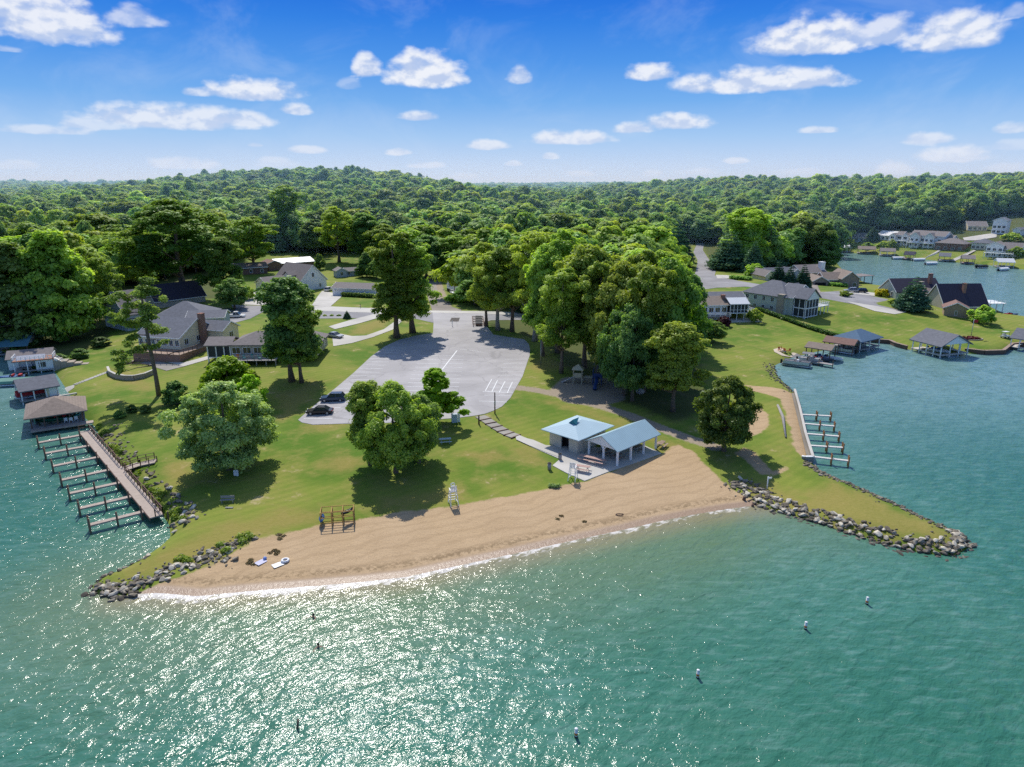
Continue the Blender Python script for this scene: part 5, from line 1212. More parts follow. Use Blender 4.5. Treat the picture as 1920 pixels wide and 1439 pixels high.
# kayak rack
p = G(634, 980); t = empty('kayak_rack', p, 'wooden rack for kayaks standing where lawn meets sand', 'rack', R(10)); Lr, Dr, Hr = 4.0, 1.7, 1.9
mb = MB()
for x in (-Lr/2, -Lr/6, Lr/6, Lr/2):
    for y in (-Dr/2, Dr/2): mb.box(x-.06, x+.06, y-.06, y+.06, 0, Hr)
    for z in (.5, 1.15, Hr-.06): mb.beam((x, -Dr/2, z), (x, Dr/2, z), .09)
for y in (-Dr/2, Dr/2):
    for z in (.5, 1.15, Hr-.03): mb.beam((-Lr/2, y, z), (Lr/2, y, z), .08)
mb.build('frame', WOODY, t)
def kayak(loc, rz, m, label, L=2.6, tilt=0):
    mb = MB(); pr = []; n = 9
    for i in range(n): u = i/(n-1)*2-1; pr.append(((u*L/2), .33*(1-abs(u)**2.4)+.02, .13*(u*u)))
    vs = []; fs = []
    for x, w2, z in pr: vs += [(x, -w2, z+.2), (x, -w2*.6, z), (x, w2*.6, z), (x, w2, z+.2), (x, 0, z+.3)]
    for i in range(n-1):
        for j in range(5): a = i*5+j; b = i*5+(j+1) % 5; fs.append((a, b, b+5, a+5))
    mb.add(vs, fs+[(4, 3, 2, 1, 0), tuple(range((n-1)*5, n*5))])
    t2 = empty('kayak', loc, label, 'kayak', rz); t2.rotation_euler = (tilt, 0, rz)
    mb.build('hull', m, t2, True); MB().ball((0, 0, .28), .26, 10, 6, .25).build('cockpit', BLACK, t2, True)
kayak(loc_in(t, -1.95, 0, .6), R(10)+PI/2, BLUEC, 'blue kayak on the left side of the wooden rack', 2.3); kayak(loc_in(t, 1.2, .1, 1.22), R(55), BLACK, 'dark kayak on the upper right of the wooden rack', 2.0)
# poles
def pole(px, py, ptop, label, m=WOODD, r0=.13, name='utility_pole', cat='pole', arm=None):
    b = G(px, py); dx, dy, dz = ray(px, ptop); h = CAMH+dz*(b.y/dy)-b.z
    t = empty(name, b, label, cat); MB().cyl(0, 0, -.3, h, r0, r0*.75, 9).build('post', m, t, True)
    if arm == 'lamp': MB().box(-.12, .5, -.12, .12, h, h+.12).build('lamp_head', STEEL, t)
    if arm == 'box': MB().box(-.14, .14, -.3, -.1, h*.45, h*.6).build('meter_box', STEEL, t)
    if arm == 'sign': MB().box(-.35, .35, -.16, -.12, h-.9, h).build('panel', TRIM, t)
    return t, h
pole(928, 776, 736, 'brown wooden pole at the corner of the lot beside the steps', arm='box')
pole(898, 796, 779, 'short wooden bollard at the top of the steps', r0=.16, name='bollard', cat='bollard')
pole(1014, 684, 636, 'thin grey light pole on the grass right of the lot', STEEL, .09, 'street_lamp', 'lamp', 'lamp')
pole(848, 613, 601, 'short white post standing on the asphalt near the street', TRIM, .12, 'bollard', 'bollard')
pole(676, 578, 570, 'mailbox post beside the concrete street edge', WOODD, .08, 'mailbox', 'mailbox', 'box')
pole(444, 893, 881, 'small white sign under the silvery tree', TRIM, .06, 'lawn_sign', 'sign', 'sign')
t, h = pole(1438, 917, 894, 'white marker post above the rocks of the jetty', TRIM, .1, 'marker_post', 'post')
MB().box(.1, .5, -.05, .05, h-.35, h-.1).build('arm', TRIM, t)
t, h = pole(1820, 634, 599, 'tall flagpole with small flag over a round flower bed', STEEL, .09, 'flagpole', 'flagpole')
fl = MB(); fl.add([(.05, 0, h-.1), (1.3, .15, h-.2), (1.25, .1, h-1.0), (.05, 0, h-.9)], [(0, 1, 2, 3)]); fl.build('flag', REDC, t)
t = empty('flower_bed', G(1820, 636), 'round flower bed with low stone rim at the flagpole', 'flower bed')
MB().tube([(1.9*math.cos(a)*1.6, 1.9*math.sin(a), .1) for a in np.linspace(0, 2*PI, 20)], .16, 6).build('rim', STONE, t); link('plants', leaves('bed', [(random.uniform(-2, 2), random.uniform(-1.2, 1.2), .3) for _ in range(12)], [.5]*12, [.5]*12, 900, .16, LEAF['red'], 8), t)
pole(1104, 668, 658, 'small white box sign among the grove trunks', TRIM, .05, 'lawn_sign', 'sign', 'sign')
p = G(852, 792); t = empty('electric_cabinet', p, 'white panel and pale blue cabinet at the edge of the lot', 'cabinet', .2); MB().box(-.5, .5, -.3, .3, 0, 1.5).build('body', pm('cabinet_blue', (.5, .6, .68), .4, .05, 1), t); MB().box(.56, 1.0, -.05, .02, 0, 1.9).build('panel', TRIM, t)
# steps from the lot to the slab
st = [(900, 781), (911, 788), (921, 795), (932, 802), (943, 809), (955, 815), (968, 820)]
t0 = G(*st[0]); t = empty('garden_steps', t0, 'wide shallow steps with dark timber risers down from the parking lot', 'steps')
for i in range(len(st)-1):
    a, b = G(*st[i])-t0, G(*st[i+1])-t0; d = (b-a); rz_ = math.atan2(d.y, d.x); L = math.hypot(d.x, d.y); c = (a+b)/2
    mb = MB(); mb.box(c.x-L/2, c.x+L/2-.22, c.y-1.0, c.y+1.0, c.z-.3, c.z+.12+.02*(i % 2), rz_, (c.x, c.y)); mb.build('tread', CONCD, t)
    mb = MB(); mb.box(c.x+L/2-.2, c.x+L/2, c.y-1.15, c.y+1.15, c.z-.3, c.z+.16, rz_, (c.x, c.y)); mb.build('riser', WOODD, t)
sheet('walkway', [(966,817),(975,818),(1003,830),(1026,838),(1050,850),(1046,858),(1020,848),(990,836),(968,826)], CONC, .14)
sheet('walkway', [(113,733),(124,727),(140,722),(139,728),(126,736),(118,742)], CONC, .08)
sheet('patio', [(262,681),(292,677),(345,688),(312,696)], CONCD, .08); sheet('patio', [(296,676),(345,688),(400,672),(392,668),(344,681),(300,672)], CONC, .1)
for i in range(14):
    u = i/13; p = G(143+u*62, 721-u*24); mb = MB(); mb.box(-.5, .5, -.3, .3, -.1, .1, random.uniform(-.4, .4)); o_ = tag(mb.build('stepping_stone', CONC), 'pale stepping stone in the curved row from boathouse to patio', 'stone', 'stepping stones across the left lawn'); o_.location = p
# curved retaining wall
ptsw = [(203,696),(206,704),(218,710),(235,713),(252,713),(272,709),(288,702)]; base = G(*ptsw[0]); mb = MB(); q = [G(*p)-base for p in ptsw]; qs = []
for i in range(len(q)-1):
    for k in range(4): qs.append(q[i].lerp(q[i+1], k/4))
qs.append(q[-1])
for a, b in zip(qs, qs[1:]): mb.beam(a+Vector((0, 0, .35)), b+Vector((0, 0, .35)), .35, 1.3)
cp = MB()
for a, b in zip(qs, qs[1:]): cp.beam(a+Vector((0, 0, 1.04)), b+Vector((0, 0, 1.04)), .5, .1)
t = empty('retaining_wall', base, 'curved stone garden wall with pale cap on the left lawn', 'wall'); mb.build('wall', STONE, t); cp.build('cap', CONC, t)
p = G(243, 681); t = empty('fire_pit', p, 'round stone fire pit with red brown rim near the curved wall', 'fire pit'); MB().tube([(.8*math.cos(a), .8*math.sin(a), .25) for a in np.linspace(0, 2*PI, 16)], .25, 6).build('rim', BRICK, t)
# stone wall by the white boathouse
p = G(120, 690); t = empty('stone_wall', p, 'dark stepped stone wall at the end of the shady bank', 'wall', R(20)); mb = MB(); [mb.box(-2+i*1.4, -.65+i*1.4, 0, 3-i*.3, -1, 1.9-i*.35) for i in range(5)]; mb.build('wall', STONE, t)
# log, drain, floats stack
a, b = G(1458, 762), G(1473, 822); t = empty('log', a, 'long grey weathered log lying on the grass strip by the seawall', 'log'); d = b-a; MB().tube([(0, 0, .2), tuple(d*.4+Vector((.4, 0, .2))), tuple(d+Vector((0, 0, .2)))], [.22, .28, .14], 8).build('trunk', GREYW, t, True)
gm = MB(); gp_ = G(853, 600); [gm.box(gp_.x-1.3, gp_.x+1.3, gp_.y-3+i*.5, gp_.y-2.7+i*.5, gp_.z+.07, gp_.z+.10) for i in range(12)]
tag(gm.build('drain_grate', pm('rust_iron', (.12, .10, .09), .7, .3, 3)), 'dark rectangular drain grate in the asphalt near the street', 'grate')
p = G(898, 611); t = empty('dock_section', p, 'wooden dock frame with black float blocks parked on the asphalt', 'dock section', R(0)); t.scale = (1, 1, 1)
mb = MB()
for x in (-1.6, 1.6): mb.beam((x, -1.5, .5), (x-1.0, 12, .5), .16, .22)
for i in range(6): y = -1.4+i*2.6; mb.beam((-1.7-y*.08, y, .5), (1.7-y*.08, y, .5), .14, .2)
mb.beam((-1.6, -1.5, .5), (-1.6, -1.5, 1.6), .14); mb.beam((1.6, -1.5, .5), (1.6, -1.5, 1.5), .14); mb.beam((1.4, -1.6, .9), (5.4, -1.6, .7), .12); mb.beam((1.4, -1.6, .3), (5.4, -1.6, .3), .12); mb.build('frame', WOODD, t)
for i in range(5): MB().box(-.9-i*.15, .9-i*.15, -.8+i*2.6, .8+i*2.6, .0, .85).build('float_block', BLACK, t)
# playground
p = G(1113, 724); t = empty('playground', p, 'tan and navy climbing set with slide in the grove shade', 'playground', R(-12)); t.scale = (1.25, 1.25, 1.15)
TANP = pm('play_tan', (.5, .44, .3), .6, .1, 2); NAVY = pm('play_navy', (.02, .05, .16), .4, .1, 2)
for nm, x0, y0, m_ in (('tower', -3.4, 0, TANP), ('tower', -.2, .4, NAVY)):
    mb = MB(); [mb.box(x0+i*1.4-.06, x0+i*1.4+.06, y0+j*1.4-.06, y0+j*1.4+.06, 0, 2.9) for i in (0, 1) for j in (0, 1)]; mb.box(x0, x0+1.4, y0, y0+1.4, 1.3, 1.4); mb.build(nm, m_, t)
    MB().box(x0+.1, x0+1.3, y0-.03, y0+.03, 1.45, 2.2).box(x0-.03, x0+.03, y0+.1, y0+1.3, 1.45, 2.2).build('panel', m_, t)
hip_roof(-3.4, -2.0, 0, 1.4, 3.0, .9, .25, .05).build('roof', TANP, t)
MB().tube([(.5, .3, 1.45), (.5, -.5, 1.2), (.4, -1.9, .45), (.4, -2.6, .3)], .32, 10).build('slide', NAVY, t, True)
MB().tube([(.5, 1, 2.9), (.5, 1, 4.0)], .07, 6).box(-.2, .2, 1, 1.05, 3.6, 4.0).build('mast', NAVY, t)
mb = MB(); mb.beam((-2.0, .7, 1.35), (-.2, .9, 1.35), .8, .08); mb.build('bridge', TANP, t); MB().beam((-3.4, .7, 1.3), (-5.6, .3, .1), .6, .06).build('ramp', STEEL, t)
mb = MB(); [mb.beam((3.2+k*2.2, 0, 0), (3.6+k*2.2-.4*k, .9, 2.6), .09) or mb.beam((3.2+k*2.2, 1.8, 0), (3.6+k*2.2-.4*k, .9, 2.6), .09) for k in (0, 1)]; mb.beam((3.4, .9, 2.6), (5.6, .9, 2.6), .1); mb.build('swing_frame', NAVY, t)
p = G(1200, 738); t = empty('boulder', p, 'pale grey boulder lying in the shade right of the playground', 'boulder'); rk = MB().ball((0, 0, .4), .9, 9, 6, .7).build('rock', CONCD, t)
# ------------------------------------------------------------------ docks
def WV(px, py, z): x, y = W(px, py, z); return Vector((x, y, z))
def plank_walk(mb, a, b, w_, th=.12):
    mb.beam(a-Vector((0, 0, th/2)), b-Vector((0, 0, th/2)), w_, th)
DZ = 1.05
a0, a1 = WV(158, 808, DZ), WV(294, 968, DZ)
t = empty('boat_dock', a0, 'long brown wooden boat dock with seven finger piers and a railing along the left shore', 'dock')
O = a0.copy()
mb = MB(); plank_walk(mb, a0-O, a1-O, 1.6, .14); mb.build('walkway', WOODP, t)
sk = MB(); d = (a1-a0).normalized(); nrm_ = Vector((-d.y, d.x, 0))
for s in (-1, 1): sk.beam(a0-O+nrm_*s*.83+Vector((0, 0, -.2)), a1-O+nrm_*s*.83+Vector((0, 0, -.2)), .1, .35)
sk.build('side_board', WOODD, t)
fing = [((156,815),(71,830)), ((170,835),(84,850)), ((188,856),(98,874)), ((208,880),(114,900)), ((227,904),(129,925)), ((248,930),(148,953)), ((272,958),(167,984))]
for s, e in fing:
    A, B = WV(*s, DZ-.06), WV(*e, DZ-.06); mb = MB(); plank_walk(mb, A-O, B-O, .75, .2); f = mb.build('finger_pier', WOODP, t)
    for i, u in enumerate((.08, .52, 1.0)):
        for sd in (-.48, .48):
            if i != 2 and sd > 0: continue
            q = A.lerp(B, u)-O; dn = (B-A).normalized(); nn = Vector((-dn.y, dn.x, 0)); q = q+nn*(-sd)
            MB().cyl(q.x, q.y, -1.8-O.z, .95, .13, .12, 8).build('piling', PILE, f, True)
mb = MB()
for i in range(13):
    q = a0.lerp(a1, i/12)-O-nrm_*1.3*(-1)
    mb.cyl(q.x, q.y, -1.8-O.z, .2, .11, .11, 7)
mb.build('pilings', PILE, t)
side = -1 if (nrm_.x > 0) else 1
rs = nrm_*(.75 if nrm_.x > 0 else -.75)
railing([a0-O+rs+Vector((0, 0, 0)), a0.lerp(a1, .50)-O+rs], t, WOODD, 1.05, 1.5); railing([a0.lerp(a1, .58)-O+rs, a1-O+rs], t, WOODD, 1.05, 1.5)
railing([a0-O+rs, a0-O-rs], t, WOODD, 1.05, 1.2); railing([a1-O+rs, a1-O-rs*.2], t, WOODD, 1.05, 1.2)
c = a0.lerp(a1, .54)+rs*1.05; p1 = G(262, 873); p1.z += .25; p2 = G(293, 867); p2.z += .3
mb = MB()
zz = c.z
for i in range(6): q0 = c.lerp(p1, (i+.5)/6); mb.box(q0.x-O.x-.35, q0.x-O.x+.35, q0.y-O.y-.85, q0.y-O.y+.85, q0.z-O.z-.05, q0.z-O.z+.05, math.atan2(p1.y-c.y, p1.x-c.x))
mb.build('stairs', WOODP, t); mb = MB(); plank_walk(mb, p1-O, p2-O, 1.8, .16); mb.build('landing', WOODP, t)
dd = (p2-c).normalized(); nn = Vector((-dd.y, dd.x, 0))
for s in (-.9, .9): railing([c-O+nn*s, p1-O+nn*s, p2-O+nn*s], t, WOODD, 1.0, 1.4)
# five finger piers off the right seawall
lab5 = ['farthest of the five narrow white finger piers on the right seawall', 'second finger pier from the far end of the right seawall', 'middle of the five narrow white finger piers', 'fourth finger pier, next to the nearest one', 'nearest of the five narrow white finger piers by the jetty']
for i, (s, e) in enumerate([((1503,777),(1560,780)),((1508,794),(1567,799)),((1513,813),(1576,818)),((1518,835),(1583,839)),((1525,856),(1594,864))]):
    A, B = WV(*s, 1.0), WV(*e, 1.0); t = empty('finger_pier', A, lab5[i], 'pier', 0, 'finger piers on the right seawall'); q = B-A
    mb = MB(); plank_walk(mb, Vector((0, 0, 0)), q, .55, .18); mb.build('deck', pm('pier_pale', (.62, .6, .57), .8, .12, 2), t); dn = q.normalized(); nn = Vector((-dn.y, dn.x, 0))
    for u in (.5, .96):
        for sd in (-.36, .36): v = q*u+nn*sd; MB().cyl(v.x, v.y, -2.6, .75, .12, .11, 8).build('piling', pm('piling_orange', (.34, .17, .07), .9, .25, 3), t, True)
# seawalls
def seawall(pts, label, m, h=.9, th=.45, cap=None, name='seawall'):
    q = [WV(x, y, 0) for x, y in pts]; O_ = q[0].copy(); t = empty(name, O_, label, 'seawall')
    mb = MB(); cp = MB()
    for a, b in zip(q, q[1:]): mb.beam(a-O_+Vector((0, 0, h/2-.4)), b-O_+Vector((0, 0, h/2-.4)), th, h+.8); cp.beam(a-O_+Vector((0, 0, h+.06)), b-O_+Vector((0, 0, h+.06)), th*1.5, .12)
    mb.build('wall', m, t); cp.build('cap', cap or m, t); return t
seawall([(1489,739),(1498,772),(1509,822),(1523,868)], 'straight concrete seawall with white cap right of the sand track', CONCD, 1.0, .28, CONC)
seawall([(1523,868),(1508,868),(1502,867)], 'short concrete return at the near end of the seawall', CONCD, 1.0, .3, TRIM)
seawall([(1622,641),(1645,643),(1668,645),(1678,650),(1700,656)], 'dark timber seawall between the blue and the grey boathouse', WOODD, 1.0, .5, WOOD)
seawall([(1808,661),(1845,665),(1880,664),(1897,651),(1925,649)], 'timber seawall right of the grey roofed boathouse', WOODD, 1.0, .5, WOOD)
# ------------------------------------------------------------------ boathouses
def boathouse(label, A, B, C, h, roof, rm, pitch=.45, axis='x', deck=True, posts=(4, 3), postm=TRIM, dm=GREYW, walls_=None, z=.0, o=.6, deckz=.8, solid=None, dep=None):
    og, rz, w_, D = frame(A, B, C, z=.0); D = dep or D; t = empty('boathouse', og, label, 'boathouse', rz)
    if deck: MB().box(-.3, w_+.3, -.3, 1.0, deckz-.18, deckz).box(-.3, 1.0, 1.0, D+.3, deckz-.18, deckz).box(w_-.7, w_+.3, 1.0, D+.3, deckz-.18, deckz).box(1.0, w_-.7, D-.8, D+.3, deckz-.18, deckz).build('deck', dm, t)
    n, m = posts
    for i in range(n):
        for j in range(m):
            if 0 < i < n-1 and 0 < j < m-1: continue
            x, y = w_*i/(n-1), D*j/(m-1); MB().box(x-.1, x+.1, y-.1, y+.1, -1.6, h-.02).build('post', postm, t)
    (gable_roof(0, w_, 0, D, h, pitch, o, axis) if roof == 'gable' else hip_roof(0, w_, 0, D, h, pitch, o) if roof == 'hip' else MB().box(-o, w_+o, -o, D+o, h, h+.2)).build('roof', rm, t)
    if roof == 'gable':
        gp = MB(); 
        if axis == 'y': gp.add([(0, 0, h), (w_, 0, h), (w_/2, 0, h+w_/2*pitch-.03)], [(0, 1, 2)])
        else: gp.add([(w_, 0, h), (w_, D, h), (w_, D/2, h+D/2*pitch-.03)], [(0, 1, 2)]); gp.add([(0, 0, h), (0, D, h), (0, D/2, h+D/2*pitch-.03)], [(0, 2, 1)])
        gp.build('gable_panel', TRIM if postm is TRIM else dm, t)
    return t, w_, D
def pontoon(loc, rz, label, L=6.5, canopy=None, cover=None, seatm=WHITEP):
    t = empty('pontoon_boat', loc, label, 'boat', rz)
    for s in (-.85, .85): MB().tube([(-L/2, s, .25), (L/2-.8, s, .25), (L/2, s, .45)], [.32, .32, .08], 9).build('pontoon', TUBE, t, True)
    MB().box(-L/2, L/2-.2, -1.2, 1.2, .58, .68).build('deck', GREYW, t)
    if cover:
        mb = MB(); mb.xprism([(-1.25, .7), (1.25, .7), (1.2, 1.25), (0, 1.75), (-1.2, 1.25)], -L/2, L/2-.3); mb.build('cover', cover, t)
    else:
        mb = MB()
        for x0, x1, y0, y1 in ((-L/2+.2, L/2-.5, -1.2, -1.14), (-L/2+.2, L/2-.5, 1.14, 1.2), (L/2-.56, L/2-.5, -1.2, 1.2)): mb.box(x0, x1, y0, y1, .7, 1.35)
        mb.build('fence', TUBE, t); mb = MB(); mb.box(-L/2+.4, -.4, -1.1, -.5, .69, 1.1).box(-L/2+.4, -.9, .5, 1.1, .69, 1.1).box(.8, L/2-.7, -1.1, -.6, .69, 1.1).box(.8, L/2-.7, .6, 1.1, .69, 1.1); mb.build('seat', seatm, t)
        MB().box(-.2, .3, .3, .9, .69, 1.5).build('console', WHITEP, t)
    if canopy:
        mb = MB(); mb.box(-2.0, .8, -1.15, 1.15, 2.35, 2.42); mb.build('canopy', canopy, t); mb = MB(); [mb.beam((x, y, .7), (x*.6, y, 2.35), .05) for x in (-1.9, .8) for y in (-1.1, 1.1)]; mb.build('canopy_frame', TUBE, t)
    MB().box(-L/2-.5, -L/2-.05, -.2, .2, .3, 1.3).build('outboard_motor', BLACK, t); return t
def speedboat(loc, rz, label, m=WHITEP, L=5.6, scale=1):
    t = empty('motor_boat', loc, label, 'boat', rz); t.scale = (scale,)*3; n = 9; vs = []; fs = []
    for i in range(n):
        u = i/(n-1); x = -L/2+u*L; w2 = 1.05*(1-max(0, u-.45)**2*3.0); w2 = max(w2, .06); dk = .75+.18*u
        vs += [(x, -w2, dk), (x, -w2*.8, .15+.25*u*u), (x, 0, -.1+.5*u**3), (x, w2*.8, .15+.25*u*u), (x, w2, dk), (x, w2*.75, dk-.02), (x, -w2*.75, dk-.02)]
    for i in range(n-1):
        for j in range(7): a = i*7+j; b = i*7+(j+1) % 7; fs.append((a, b, b+7, a+7))
    fs += [tuple(range(6, -1, -1)), tuple(range((n-1)*7, n*7))]
    mb = MB(); mb.add(vs, fs); mb.build('hull', m, t, True); MB().box(-L/2+.3, .4, -.7, .7, .76, .79).build('cockpit', DARK, t)
    MB().box(-1.9, -1.3, -.65, .65, .8, 1.15).box(-.4, .0, -.65, -.15, .8, 1.2).box(-.4, .0, .15, .65, .8, 1.2).build('seat', REDC if m is not WHITEP else BLUEC, t); mb = MB(); mb.beam((.45, 0, .8), (.2, 0, 1.3), 1.3, .03); mb.build('windscreen', GLASS, t)
    MB().box(-L/2-.45, -L/2-.03, -.18, .18, .2, 1.15).build('outboard_motor', BLACK, t); return t
# left boathouses
t, w_, D = boathouse('open boathouse with wide brown hipped roof beside the start of the boat dock', (62, 812), (158, 797), None, 3.1, 'hip', SHB, .42, posts=(5, 3), postm=WOODD, dm=GREYW, dep=8.5, o=.9)
MB().box(.6*w_, w_+1.5, -1.9, -.35, .55, .75).box(-.2, w_*.75, -1.6, -.35, .5, .7).build('side_deck', WOODP, t)
speedboat(loc_in(t, w_*.42, 4.2, .3), t.rotation_euler.z+PI, 'dark green motor boat on a lift under the brown hipped roof', pm('hull_green', (.02, .16, .09), .3, .1, 2), 6)
pd = MB(); pd.box(.3, .5, 2, 7.2, .9, 2.2).box(w_*.25, w_*.7, 7.4, 7.6, 1.2, 2.6); pd.build('sun_screen', GREENC, t)
for k, (x, y) in enumerate([(w_*.66, .9), (w_*.76, .6), (w_*.86, .95)]):
    chair(loc_in(t, x, y-.4, .82), t.rotation_euler.z+PI, WHITEP, 'white deck chair under the edge of the brown hipped boathouse roof', 'white deck chairs in the brown roofed boathouse')
kayak(loc_in(t, w_*.9, 3.5, 1.0), t.rotation_euler.z+1.2, TEAL, 'turquoise kayak leaning in the brown roofed boathouse', 2.6)
t, w_, D = boathouse('boathouse with grey gabled roof, red covered boat and white door', (44, 760), (112, 748), None, 2.9, 'gable', SHG, .4, posts=(4, 2), dep=7, o=.6)
walls(.68*w_, w_-.02, .15, 6.5, .4, 2.88).build('shed', CREAM, t); door(t, 'f', (.68*w_, w_, .15, 6), w_*.86, .82, 1.3, 2.0); MB().box(.66*w_, w_+3, -.9, -.32, .6, .82).build('side_deck', CONC, t)
b = pontoon(loc_in(t, w_*.32, 3.5, .5), t.rotation_euler.z+PI, 'boat under a red cover inside the grey gabled boathouse', 5.6, cover=REDC)
pontoon(WV(42, 722, 0), R(12)+PI, 'pontoon boat under a pale green cover between two left boathouses', 8.5, cover=GREENC)
t, w_, D = boathouse('white boathouse with roof deck, white railing and outside stairs', (30, 704), (102, 697), None, 3.0, 'flat', pm('deck_rusty', (.30, .14, .09), .8, .2, 2), posts=(4, 2), dep=4.2, o=.3)
walls(.55*w_, w_-.05, .1, 4.0, .4, 2.98).build('shed', WHITE, t); window(t, 'f', (.55*w_, w_, .1, 4), w_*.72, 1.9, 1.4, 1.2)
railing([(-.2, -.2, 3.2), (w_+.2, -.2, 3.2), (w_+.2, 4.2, 3.2)], t, TRIM, .95, .9, pk=True); railing([(-.2, -.2, 3.2), (-.2, 4.2, 3.2)], t, TRIM, .95, .9)
walls(-2, w_*.9, 4.6, 10.5, .2, 2.9, .4, 'x').build('wall', WHITE, t); gable_roof(-2, w_*.9, 4.6, 10.5, 2.9, .4, .5).build('roof', SHT, t)
sm_ = MB(); [sm_.box(w_+.4+i*.3, w_+.8+i*.3, -.2-.0, .9, 3.1-i*.24, 3.18-i*.24) for i in range(10)]; sm_.beam((w_+.4, -.2, 3.9), (w_+3.4, -.2, 1.5), .08).beam((w_+.4, .9, 3.9), (w_+3.4, .9, 1.5), .08).beam((w_+.4, -.25, 3.0), (w_+3.6, -.25, .5), .06, .3); sm_.build('stairs', TRIM, t)
mb = MB(); mb.xprism([(1.0, 3.22), (3.2, 3.22), (2.1, 4.0)], .4, w_*.8); mb.build('awning', pm('awning_cloth', (.62, .6, .62), .8, .08, 2), t)
speedboat(WV(24, 712, 0), R(20)+PI, 'dark blue motor boat in front of the white roof deck boathouse', BLUEC, 5)
boathouse('boathouse with teal blue metal roof at the left edge', (-22, 672), (54, 668), None, 3.0, 'gable', METALT, .5, posts=(3, 2), postm=WOODD, dm=GREYW, dep=8)
mb = MB(); 
# right boathouses
t, w_, D = boathouse('large open boathouse with dark grey gabled roof and white posts on the cove', (1713, 658), (1762, 672), (1808, 666), 3.3, 'gable', SHG, .5, 'x', posts=(5, 4), o=.9, dm=pm('deck_pale', (.6, .55, .48), .8, .1, 2))
speedboat(loc_in(t, w_*.5, D*.5, .2), t.rotation_euler.z+.2, 'white motor boat moored under the dark grey gabled roof', WHITEP, 5.5)
t, w_, D = boathouse('open boathouse with blue hipped roof and white posts at the cove corner', (1573, 651), (1611, 662), (1627, 650), 3.2, 'hip', SHBL, .5, 'x', posts=(3, 3), o=.7)
pontoon(loc_in(t, w_*.5, D*.5, .1), t.rotation_euler.z, 'pontoon boat parked under the blue hipped roof', 5)
t, w_, D = boathouse('narrow boat canopy with red brown gabled roof beside the blue roof', (1544, 660), (1597, 668), None, 2.9, 'gable', SHR, .4, 'x', deck=False, posts=(3, 2), postm=WOODD, dep=4.2)
pontoon(loc_in(t, w_*.55, 2.0, 0), t.rotation_euler.z+PI, 'pontoon boat under the red brown canopy roof', 6.2, seatm=GREYW)
t, w_, D = boathouse('narrow boat canopy with dark brown gabled roof above a white boat', (1510, 672), (1554, 679), None, 3.0, 'gable', SHB, .35, 'x', deck=False, posts=(3, 2), postm=WOODD, dep=4.2)
speedboat(loc_in(t, w_*.75, 2.1, 0), t.rotation_euler.z+.05, 'white motor boat under the dark brown canopy roof', WHITEP, 8)
o1, o2 = WV(1490, 672, .8), WV(1562, 684, .8); t = empty('dock', o1, 'grey floating dock in front of the dark brown boat canopy', 'dock'); mb = MB(); plank_walk(mb, Vector((0, 0, 0)), o2-o1, 1.4, .2); mb.build('deck', GREYW, t)
for u in (.3, .6, .95): v = (o2-o1)*u; MB().cyl(v.x, v.y-.8, -2, 1, .1, .1, 7).build('piling', PILE, t)
pontoon(WV(1494, 687, 0), R(-30), 'nearest pontoon boat with grey cover edge at the cove docks', 6.6, seatm=pm('seat_grey', (.3, .3, .32), .7, .1, 2))
pontoon(WV(1519, 681, 0), R(-28), 'second pontoon boat moored behind the nearest one at the cove docks', 5.6, canopy=pm('canopy_grey', (.2, .2, .22), .7, .1, 2)); speedboat(WV(1541, 678, 0), R(-25), 'small dark motor boat between the cove dock and the brown canopy', pm('hull_dark', (.05, .06, .08), .3, .1, 2), 5)
sheet('patio', [(1450,656),(1462,653),(1494,664),(1484,671),(1466,668),(1452,661)], pm('patio_pale', (.62, .52, .40), .9, .1, 1), .12); sheet('patio', [(1484,671),(1494,664),(1512,668),(1506,674)], GREYW, .14)
for i, (x, y) in enumerate([(1461, 659), (1467, 657), (1472, 661), (1479, 661)]): chair(G(x, y)+Vector((0, 0, .12)), i*1.1, ORANGE, 'orange patio chair around the pale round patio at the cove', 'orange patio chairs')
t = empty('fire_pit', G(1469, 661)+Vector((0, 0, .1)), 'small stone fire pit among the orange chairs', 'fire pit'); MB().tube([(.5*math.cos(a), .5*math.sin(a), .2) for a in np.linspace(0, 2*PI, 13)], .18, 6).build('rim', STONE, t)
boathouse('grey roofed boathouse cut by the right edge', (1893, 655), (1925, 660), None, 3.2, 'gable', SHG, .45, 'x', posts=(3, 2), dep=8, dm=pm('deck_pale', (.6, .55, .48), .8, .1, 2))
t, w_, D = boathouse('white flat roofed boat lift with grey canopy behind the steep dark roof', (1853, 590), (1878, 590), None, 3.6, 'flat', TRIM, posts=(3, 2), dep=6); railing([(-.3, -.3, 3.8), (w_+.3, -.3, 3.8)], t, TRIM, 1, 1.2)
boathouse('boathouse with flat dark roof behind the brown roofed lake house', (1604, 537), (1634, 535), None, 4.0, 'flat', SHT, posts=(3, 2), postm=WOODD, dep=6)
speedboat(WV(1893, 594, 0), .3, 'dark motor boat on the channel at the right edge', pm('hull_dark', (.05, .06, .08), .3, .1, 2), 7)
